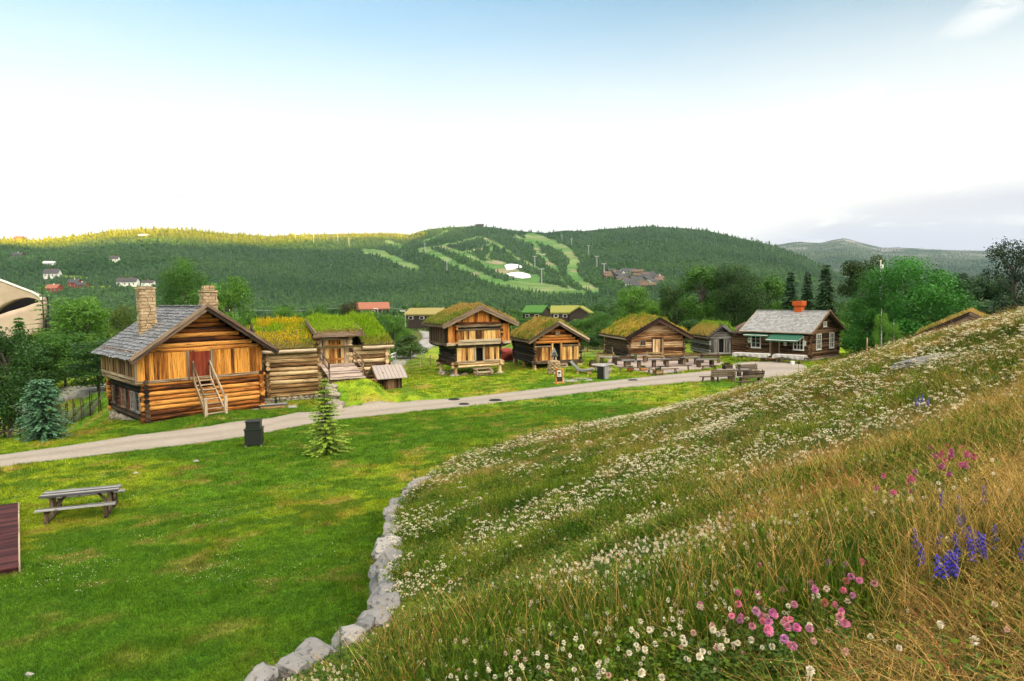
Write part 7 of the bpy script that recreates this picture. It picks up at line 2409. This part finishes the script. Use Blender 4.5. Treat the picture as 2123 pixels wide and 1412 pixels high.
# ---------------------------------------------------------------- tall dock stalks
def stalk(name, seed, h=1.0):
    q = np.random.default_rng(seed); C = []; U = []; Vv = []; Sz = []; T = []
    mb = MB(); mb.tube([(0, 0, -.03), (.01, 0, .5 * h), (0, .01, h)], [.008, .006, .003], 5)
    for i in range(300):
        f = q.uniform(.42, 1.0); z = h * f; r = .035 * h * (1.15 - f) * q.uniform(.3, 1.6) + .006; a = q.uniform(0, 6.283)
        C.append((r * math.cos(a), r * math.sin(a), z)); d = unit(np.array([math.cos(a), math.sin(a), q.normal(0, .6)])); U.append(d); Vv.append(unit(np.cross(d, q.normal(size=3)))); Sz.append(.012 * h ** .5); T.append(q.random())
    for i in range(22):
        z = h * q.uniform(.0, .4); a = q.uniform(0, 6.283); d = unit(np.array([math.cos(a), math.sin(a), .5])); C.append(tuple(d * .07 * h + np.array([0, 0, z]))); U.append(d); Vv.append(unit(np.cross(d, [0, 0, 1]))); Sz.append(.08 * h); T.append(.3)
    P, Fq = cards(np.array(C), np.array(U), np.array(Vv), np.array(Sz), .5)
    o = np_mesh(name, P, Fq, M_CROWN, link=False, tone=T)
    t = mb.build('stem', M_STEM); COL.objects.unlink(t)
    return o, t


SK_ = [stalk('seed_head', i) for i in range(3)]
for i, (a, b0, b1, colr, lab) in enumerate(((1531, 1030, 1165, (.22, .27, .03), 'tall yellow green dock stalk in the middle of the bank'), (1778, 868, 985, (.20, .24, .03), 'yellow green dock stalk high on the bank below the rocks'), (971, 1068, 1185, (.18, .22, .03), 'yellow dock stalk near the middle of the boulder wall'),
                                     (963, 1020, 1075, (.20, .20, .04), 'brownish dock stalk just above the yellow one by the wall'), (708, 1280, 1400, (.10, .15, .02), 'green dock stalk rising beside the nearest wall boulders'), (573, 1352, 1440, (.14, .17, .02), 'yellowish dock stalk at the bottom edge, right of a pair'), (522, 1372, 1440, (.13, .19, .02), 'green dock stalk at the bottom edge left of the wall'),
                                     (862, 955, 1010, (.09, .13, .03), 'thin dark stalk on the lawn side of the wall end'), (1655, 755, 785, (.2, .24, .04), 'short green stalk on the bank just below the cabin yard'), (1667, 757, 787, (.18, .22, .04), 'short stalk on the bank right beside its twin below the yard'),
                                     (1707, 745, 775, (.25, .28, .05), 'yellow green stalk in front of the cabin gable'), (1105, 880, 915, (.05, .08, .03), 'dark weedy stalk at the toe of the bank by the lawn'), (1092, 888, 920, (.05, .09, .03), 'dark weed clump at the very edge between lawn and bank'), (1500, 890, 950, (.09, .16, .03), 'green weed among white flowers on the middle bank'), (742, 960, 1005, (.07, .12, .03), 'dark thin stalk') )):
    if lab == 'dark thin stalk': continue
    v = at_ground(a, b1)
    h_ = (E + ray(a, b0).z * v.y) - v.z
    if v.y < 20 and b1 > 1420: v = at_y(a, b1, 8.0); v.z = Hs(v.x, v.y); h_ = E + ray(a, b0).z * 8.0 - v.z
    t = thing('dock_stalk', lab, 'weed', (v.x, v.y, v.z), i * 1.1)
    src, st_ = SK_[i % 3]
    for s_, pn in ((src, 'seed_head'), (st_, 'stem')):
        o = s_.copy(); o.name = pn; COL.objects.link(o); o.parent = t; w_ = max(.5, min(h_, 1.4)); o.scale = (w_ * .9, w_ * .9, h_)
        if pn == 'seed_head': o.color = tuple(colr) + (1,)
# ================================================================ FAR HOUSES, ROADS, POLES, HAZE
M_RED = mat_tone('red_boards', (.24, .03, .02), (.34, .05, .03), .8, 3, .4, .2)
M_DKROOF = mat_tone('dark_roof', (.035, .035, .04), (.07, .07, .075), .7, 3, .4, .2)
M_OROOF = mat_tone('orange_tiles', (.24, .085, .05), (.30, .12, .075), .8, 3, .4, .2)
M_TURFG = mat_tone('green_turf', (.04, .12, .025), (.07, .18, .035), 1.0, 2, .5, .3)
M_TURFY = mat_tone('yellow_turf', (.17, .19, .04), (.24, .24, .06), 1.0, 2, .5, .3)
M_TURFB = mat_tone('brown_turf', (.20, .18, .06), (.30, .25, .09), 1.0, 2, .5, .3)
M_DKWALL = mat_tone('dark_stained_wall', (.025, .018, .015), (.05, .036, .028), .8, 3, .4, .2)
M_HWHITE = mat_tone('white_wall', (.62, .61, .58), (.74, .73, .70), .8, 3, .4, .1)
M_BRWALL = mat_tone('brown_wall', (.09, .055, .035), (.15, .10, .07), .8, 3, .4, .2)


def far_house(P, w, d, h, rh, rz, wall, roof, lab, cat='house', grp=None, nwin=3, chim=True, name='house', trim=None, sink=1.5):
    t = thing(name, lab, cat, P, rz, grp)
    mb = MB(); mb.box(-w / 2, w / 2, -d / 2, d / 2, -sink, h, 0, .5); mb.prism([(-d / 2, h), (d / 2, h), (0, h + rh - .05)], 0, -w / 2 + .01, w / 2 - .01, .5); mb.build('wall', wall, t)
    mb = MB(); o = .06 * d; k = rh / (d / 2)
    for s in (1, -1):
        p = [(-d / 2 - o, h - k * o), (0, h + rh), (0, h + rh + .35), (-d / 2 - o, h - k * o + .3)]
        if s < 0: p = [(-y, z) for y, z in p][::-1]
        mb.prism(p, 0, -w / 2 - o, w / 2 + o, .3 + .4 * (s > 0))
    rf = mb.build('roof', roof, t)
    if chim: mb = MB(); mb.box(-.4, .4, -.35, .35, h + rh * .6, h + rh + 1.0, 0, .5); mb.build('chimney', M_HWHITE if wall != M_HWHITE else M_BRICK, rf)
    for i in range(nwin):
        x = -w / 2 + w * (i + .5) / nwin; ww = min(1.1, w / nwin * .5)
        mb = MB(); mb.box(x - ww / 2, x + ww / 2, -d / 2 - .08, -d / 2 - .003, h * .35, h * .78, 2, .6); f = mb.build('window', M_HWHITE, t)
        mb = MB(); mb.box(x - ww / 2 + .12, x + ww / 2 - .12, -d / 2 - .11, -d / 2 - .083, h * .39, h * .74, 2, .4); mb.build('pane', M_GLASS, f)
    return t


def on_hill(px, py): return HILL.point(px, py)


HS = 'red and white houses scattered on the left hillside'
for (px, py, w, d, h, rh, rz, wall, roof, lab, nw) in (
    (105, 577, 13, 9, 5, 4.0, .2, M_HWHITE, M_DKROOF, 'white chalet with grey roof on the left hillside, highest of the left houses', 4),
    (106, 606, 11, 8, 3.4, 3, -.1, M_RED, M_OROOF, 'low red house on a small green field above the concrete building', 3),
    (150, 597, 9, 7, 4.5, 3, .0, M_RED, M_DKROOF, 'dark red house left of its lower grey roofed wing', 2),
    (165, 598, 8, 6, 3, 2.2, .0, M_RED, M_DKROOF, 'small red house wing with dark roof beside the dark red house', 2),
    (250, 594, 9, 7, 4, 3, .3, M_HWHITE, M_DKROOF, 'white house with dark gable on the pale field, left of a pair', 2),
    (267, 594, 11, 7, 4, 3, .0, M_HWHITE, M_DKROOF, 'long white house with dark roof on the pale field, right of a pair', 3),
    (303, 592, 10, 6, 2.6, 1.6, .0, M_HWHITE, M_DKROOF, 'small low white building at the right end of the pale field', 2),
    (235, 543, 9, 7, 3.5, 3, .1, M_HWHITE, M_DKROOF, 'tiny white house alone on a green clearing high in the forest', 2),
    (100, 551, 11, 7, 3, 1.8, .2, M_HWHITE, M_HWHITE, 'tiny pale roofed house among the trees above the chalet', 2),
    (36, 535, 12, 9, 4, 3, .1, M_BRWALL, M_DKROOF, 'brown house half hidden in forest at the upper left', 2),
    (40, 499, 16, 9, 5, 3, 0, M_BRWALL, M_OROOF, 'small building with reddish roof on the skyline at the far left', 2),
    (297, 492, 15, 8, 3, 2, 0, M_BRWALL, M_HWHITE, 'pale building on the sunlit hilltop at the left', 3),
    (995, 470, 20, 10, 4.5, 2.6, 0, M_BRWALL, M_DKROOF, 'small lodge on the very top of the ski hill', 3)):
    far_house(on_hill(px, py), w, d, h, rh, rz, wall, roof, lab, 'house', HS if px < 310 and py > 500 else None, nw)

# the cabin village on the right flank
q = np.random.default_rng(9); k = 0; pos = []
while k < 34:
    px, py = q.uniform(1238, 1386), q.uniform(564, 602)
    if not inside(np.array([px]), np.array([py]), CABV)[0]: continue
    if any(abs(px - a) < 6 and abs(py - b) < 3.0 for a, b in pos): continue
    pos.append((px, py)); k += 1
base = None
for i, (px, py) in enumerate(pos):
    p = on_hill(px, py); v = i % 3
    far_house(p, 8 + 3 * (i % 2), 6, 2.6, 1.9, .5 * (i % 4) - .7, (M_BRWALL, M_BRWALL, M_HWHITE)[v], (M_DKROOF, M_BRWALL, M_DKROOF)[v],
              ('small brown holiday cabin with dark roof in the cabin village', 'small brown holiday cabin with brown roof in the cabin village', 'small white holiday cabin with dark roof in the cabin village')[v], 'cabin', 'holiday cabins on the slope right of the ski hill', 2, False, 'holiday_cabin')

# houses on the valley floor behind the farm
def vh(px, py, Y):
    v = at_y(px, py, Y); return v


p = vh(886, 666, 150); far_house(p, 8.0, 5, 1.5, 1.1, -.35, M_DKWALL, M_TURFB, 'low dark house with brown turf roof above the bend of the road', 'house', None, 3, False)
p = vh(773, 652, 215); far_house(p, 9.5, 6, 1.8, 1.7, .25, M_DKWALL, M_OROOF, 'dark house with a long orange tiled roof behind the turf barn', 'house', None, 3, False)
p = vh(1113, 664, 165); far_house(p, 5.0, 5, 1.9, 1.4, -.5, M_DKWALL, M_TURFG, 'dark house with a vivid green roof between the two storehouses', 'house', None, 2, False)
p = vh(1172, 662, 160); far_house(p, 6.2, 5, 1.6, 1.3, -.1, M_DKWALL, M_TURFY, 'dark house with a yellow turf roof behind the post storehouse', 'house', None, 3, False)
p = vh(1205, 663, 158); far_house(p, 4.4, 4.6, 1.5, 1.4, 1.3, M_DKWALL, M_TURFY, 'dark gabled house just right of the yellow roofed house', 'house', None, 1, False)

# ---- curved concrete building at the left edge
cb = thing('concrete_building', 'large curved pale concrete building with a dark arched opening at the left edge', 'building')
Yc = 104.0
M_CONC = mat_tone('board_concrete', (.33, .25, .19), (.52, .41, .33), .85, .5, .7, .3, .2)
o0 = at_y(0, 690, Yc); cb.location = (o0.x, Yc, o0.z)


def cpt(px, py): v = at_y(px, py, Yc); return (v.x - o0.x, v.z - o0.z)


arch = [(8, 651), (15, 643), (25, 634), (38, 625), (52, 619), (66, 617), (78, 621), (81, 626), (70, 633), (52, 640), (32, 646)]
outer = [(-140, 540), (-60, 552), (0, 573), (28, 585), (55, 598), (76, 608), (88, 618), (90, 628)]
up = MB()
# upper shell: strips between the outer edge and the arch, bulging towards the viewer
def lerp2(P, t):
    s = np.linspace(0, 1, len(P)); return (float(np.interp(t, s, [p[0] for p in P])), float(np.interp(t, s, [p[1] for p in P])))


def shell(mb, top, bot, bul, n=28, m=6, th=1.2):
    V = []; fs = []
    for i in range(n + 1):
        a, b = lerp2(top, i / n), lerp2(bot, i / n)
        for j in range(m + 1):
            f = j / m; px = a[0] * (1 - f) + b[0] * f; py = a[1] * (1 - f) + b[1] * f
            x, z = cpt(px, py); yv = -bul * math.sin(math.pi * min(1, max(0, (x + 14) / 21.5))) + .0
            V.append((x, yv, z))
    N = len(V)
    V += [(x, y + th, z) for x, y, z in V]
    g = lambda i, j: i * (m + 1) + j
    for i in range(n):
        for j in range(m): fs += [(g(i, j), g(i, j + 1), g(i + 1, j + 1), g(i + 1, j)), (N + g(i, j), N + g(i + 1, j), N + g(i + 1, j + 1), N + g(i, j + 1))]
        fs += [(g(i, 0), g(i + 1, 0), N + g(i + 1, 0), N + g(i, 0)), (g(i, m), N + g(i, m), N + g(i + 1, m), g(i + 1, m))]
    for j in range(m): fs += [(g(0, j), N + g(0, j), N + g(0, j + 1), g(0, j + 1)), (g(n, j), g(n, j + 1), N + g(n, j + 1), N + g(n, j))]
    mb.add(V, fs, None, .5)


mb = MB(); shell(mb, outer, [(-140, 660), (-40, 668), (0, 664), (8, 651), (15, 643), (25, 634), (38, 625), (52, 619), (66, 616), (80, 620), (87, 630)], 3.0); mb.build('upper_wall', M_CONC, cb, True)
mb = MB(); shell(mb, [(-140, 700), (-40, 684), (0, 664), (18, 655), (40, 645), (62, 637), (80, 628), (90, 626)], [(-140, 720), (-40, 712), (0, 706), (20, 704), (45, 702), (66, 700), (82, 690), (90, 650)], 3.6); mb.build('lower_wall', M_CONC, cb, True)
mb = MB(); x0, z0 = cpt(-140, 700); x1, z1 = cpt(84, 616); mb.box(x0, x1 - .3, 1.5, 2.2, z0 - 4, z1, 0, .2); mb.build('dark_opening', M_BLACK if False else mat_tone('shaded_hall', (.02, .018, .02), (.03, .027, .028)), cb)
mb = MB(); pts_c = [(*cpt(*lerp2(outer, i / 20)),) for i in range(21)]
mb.tube([(x, -3.0 * math.sin(math.pi * min(1, max(0, (x + 14) / 21.5))) - .05, z + .1) for x, z in pts_c], .16, 6, .9); mb.build('coping', M_HWHITE, cb)

# ---- roads
def road(name, L, Rr, lab): return sheet(name, L, Rr, M_ROAD, .06, n=8, label=lab)


def GV(px, py, Y): v = at_y(px, py, Y); return (v.x, v.y)


A_ = lambda px, py: G2(px, py)
road('road', [A_(852, 683), A_(866, 685), (lambda p: p)(A_(874, 692)), A_(876, 700), A_(868, 709), A_(845, 724), A_(815, 742), A_(780, 760)],
     [A_(925, 684), A_(924, 690), A_(922, 697), A_(916, 706), A_(906, 716), A_(884, 727), A_(850, 748), A_(822, 768)], 'pale curving road beyond the storehouses')
road('road', [A_(-80, 880), A_(30, 835), A_(100, 815), A_(180, 800), A_(250, 790)], [A_(-80, 905), A_(20, 868), A_(90, 845), A_(180, 825), A_(250, 812)], 'pale road below the fence at the left')
for side, (a, b) in enumerate((((800, 740), (842, 727)), ((806, 752), (846, 737)))):
    g = thing('road_railing', ('white road railing on the far side of the road behind the barn', 'white road railing on the near side of the road behind the barn')[side], 'railing', group='white railings along the road')
    A, B = Vector((*G2(*a), 0)), Vector((*G2(*b), 0)); A.z, B.z = Hs(A.x, A.y), Hs(B.x, B.y)
    mb = MB(); mb.beam(A + Vector((0, 0, .75)), B + Vector((0, 0, .75)), .08, .12); mb.beam(A + Vector((0, 0, .45)), B + Vector((0, 0, .45)), .05, .08); mb.build('rail', M_HWHITE, g)
    for k in range(7): c = A.lerp(B, k / 6); mb = MB(); mb.beam(c, c + Vector((0, 0, .8)), .09, .09, up=(1, 0, 0)); mb.build('post', M_HWHITE, g)

sb = thing('white_board', 'white board on posts below the round grey green bush', 'sign'); v = P2(868, 742); sb.location = v
mb = MB(); mb.box(-.7, .7, -.03, .03, .35, .85, 0, .5); mb.build('board', M_HWHITE, sb)
for x in (-.6, .6): mb = MB(); mb.box(x - .03, x + .03, .035, .09, -.1, .8, 2, .5); mb.build('post', M_TIN, sb)

# ---- lamp posts, power pole and line, flagpole, lift pylons
M_STEEL = mat_tone('galvanised_steel', (.34, .35, .36), (.46, .47, .48), .5, 3, .3, .1, .4, metal=.3)
for px, top, Y, lab in ((829, 656, 80, 'grey street lamp in front of the dark bushes by the road'), (840, 645, 104, 'smaller grey street lamp further along the road'), (783, 640, 120, 'pale lamp post in front of the orange roofed house')):
    d = ray(px, top); x = d.x * Y; zt = E + d.z * Y; zg = Hs(x, Y)
    t = thing('street_lamp', lab, 'lamp post', (x, Y, zg), 0, 'street lamps beyond the barn')
    mb = MB(); mb.tube([(0, 0, -.2), (0, 0, zt - zg)], [.09, .06], 8, .5); mb.build('pole', M_STEEL, t)
    mb = MB(); mb.beam((.05, 0, zt - zg), (-.75, -.1, zt - zg + .06), .16, .1, .9); mb.build('lamp_head', M_HWHITE, t)
wires = []
for px, top, Y, lab in ((756, 629, 230, 'double wooden power pole behind the orange roofed house'), (470, 636, 200, 'power pole hidden among trees behind the log house'), (1010, 640, 260, 'power pole far behind the loft storehouse')):
    d = ray(px, top); x = d.x * Y; zt = E + d.z * Y; zg = Hs(x, Y)
    t = thing('power_pole', lab, 'power pole', (x, Y, zg), 0, 'power poles across the valley floor')
    for s in (-.8, .8): mb = MB(); mb.tube([(s, 0, -.3), (s, 0, zt - zg)], [.16, .12], 7, .5); mb.build('pole', M_HWHITE, t)
    mb = MB(); mb.beam((-1.6, 0, zt - zg - .5), (1.6, 0, zt - zg - .5), .16, .16, .5); mb.build('crossarm', W_PALE, t); wires.append(Vector((x, Y, zt - .4)))
for k, (a, b) in enumerate(((wires[1], wires[0]), (wires[0], wires[2]))):
    mb = MB(); n = 16
    mb.tube([a.lerp(b, i / n) - Vector((0, 0, 4 * 1.3 * (i / n) * (1 - i / n))) for i in range(n + 1)], .05, 4, .8)
    tag(mb.build('power_line', M_STEEL), ('thin pale cable strung from behind the log house to the double pole', 'thin pale cable strung from the double pole to the right')[k], 'cable', 'power cables over the valley')
d0 = at_y(1822, 722, 60.0); d1 = ray(1829, 543); zg = Hs(d0.x, 60)
fp = thing('flagpole', 'white flagpole with a rolled pennant before the huge round tree', 'flagpole', (ray(1822, 722).x * 66.5, 66.5, Hs(ray(1822, 722).x * 66.5, 66.5)))
hgt = E + d1.z * 66.5 - fp.location.z
mb = MB(); mb.tube([(0, 0, -.2), (0, 0, hgt)], [.09, .05], 10, .8); mb.build('pole', M_HWHITE, fp)
mb = MB(); mb.rock((0, 0, hgt + .08), .1, .1, .1, .5); mb.build('finial', M_HWHITE, fp)
mb = MB(); mb.tube([(.12, -.02, hgt - .25), (.16, -.03, hgt - 1.2), (.13, -.02, hgt - 2.4), (.08, 0, hgt - 4.3)], [.10, .2, .2, .06], 8, .6, 0, True, 1, .12); mb.build('pennant', M_HWHITE, fp)
for i, (px, b, tp_) in enumerate(((1826, 735, 640), (1797, 742, 700), (1852, 732, 664))):
    v = at_y(px, b, 52.0 - 3 * (i == 1)); y = v.y; zg = Hs(v.x, y); h_ = E + ray(px, tp_).z * y - zg
    t = thing('birch_stem', ('slender white birch stem right below the flagpole', 'short pale post on the crest near the cabin', 'thin grey birch stem on the crest below the huge tree')[i], 'tree' if i != 1 else 'post', (v.x, y, zg)) if i != 1 else None
    if i == 1:
        mb = MB(); mb.tube([(0, 0, -.2), (0, 0, h_)], [.05, .05], 7, .5); o = mb.build('wooden_post', W_TAN); o.location = (v.x, y, zg); tag(o, 'short pale post on the crest near the cabin', 'post'); continue
    mb = MB(); mb.tube([(0, 0, -.2), (.03, 0, h_ * .5), (-.02, 0, h_)], [.06, .05, .02], 7, .5); mb.build('trunk', M_BIRCHBARK, t)
    cr, tk = TREES['sparse'][0]; o = cr.copy(); o.name = 'crown'; COL.objects.link(o); o.parent = t; o.scale = (h_ * .45, h_ * .45, h_); o.color = G2_ + (1,)
LP = [(1150, 487), (1165, 500), (1185, 510), (1220, 528), (1237, 555), (1252, 575), (1108, 555), (1122, 588), (1070, 500), (1113, 480), (880, 520), (925, 565), (700, 500), (723, 512), (650, 503), (612, 497), (480, 484), (240, 485)]
for i, (px, py) in enumerate(LP):
    p = on_hill(px, py); h_ = 13 if i < 12 else 18
    t = thing('lift_pylon', 'thin pale ski lift pylon standing on the slope' if i < 12 else 'pale mast on the sunlit shoulder of the left hill', 'pylon', p, 0, 'ski lift pylons on the slope' if i < 12 else 'masts on the left hill')
    mb = MB(); mb.tube([(0, 0, -1), (0, 0, h_)], [.5, .4], 5, .5); mb.build('mast', M_STEEL, t)
    mb = MB(); mb.beam((-2.4, 0, h_), (2.4, 0, h_), .7, .7, .5); mb.build('crossarm', M_STEEL, t)

rt = at_y(1049, 741, 68.0)
t = thing('tarpaulin', 'low red tarpaulin heap showing between the two storehouses', 'tarpaulin', (rt.x, 68.0, Hs(rt.x, 68)))
mb = MB(); mb.rock((0, 0, .6), 1.3, .9, .75, .5, 0, 3, .15, 8); mb.build('cover', mat_tone('red_tarp', (.24, .03, .02), (.32, .05, .035), .6, 3, .5, .4), t)
mb = MB(); mb.box(-1.2, 1.2, -.9, .9, -.1, .14, 0, .2); mb.build('base', M_BIN, t)

# ---- evening haze in the valley air
mb = MB(); mb.box(-7600, 9500, -6000, 9000, -25, 960, 0, .5)
hz_m, nt, out = newmat('valley_air')
pv = nd(nt, 'ShaderNodeVolumePrincipled', {'Color': (.62, .82, 1.0), 'Density': HAZE, 'Anisotropy': .2})
nt.links.new(pv.outputs[0], out.inputs['Volume'])
hz_o = mb.build('haze', hz_m); tag(hz_o, 'thin bluish evening haze filling the valley', None, None, 'stuff')
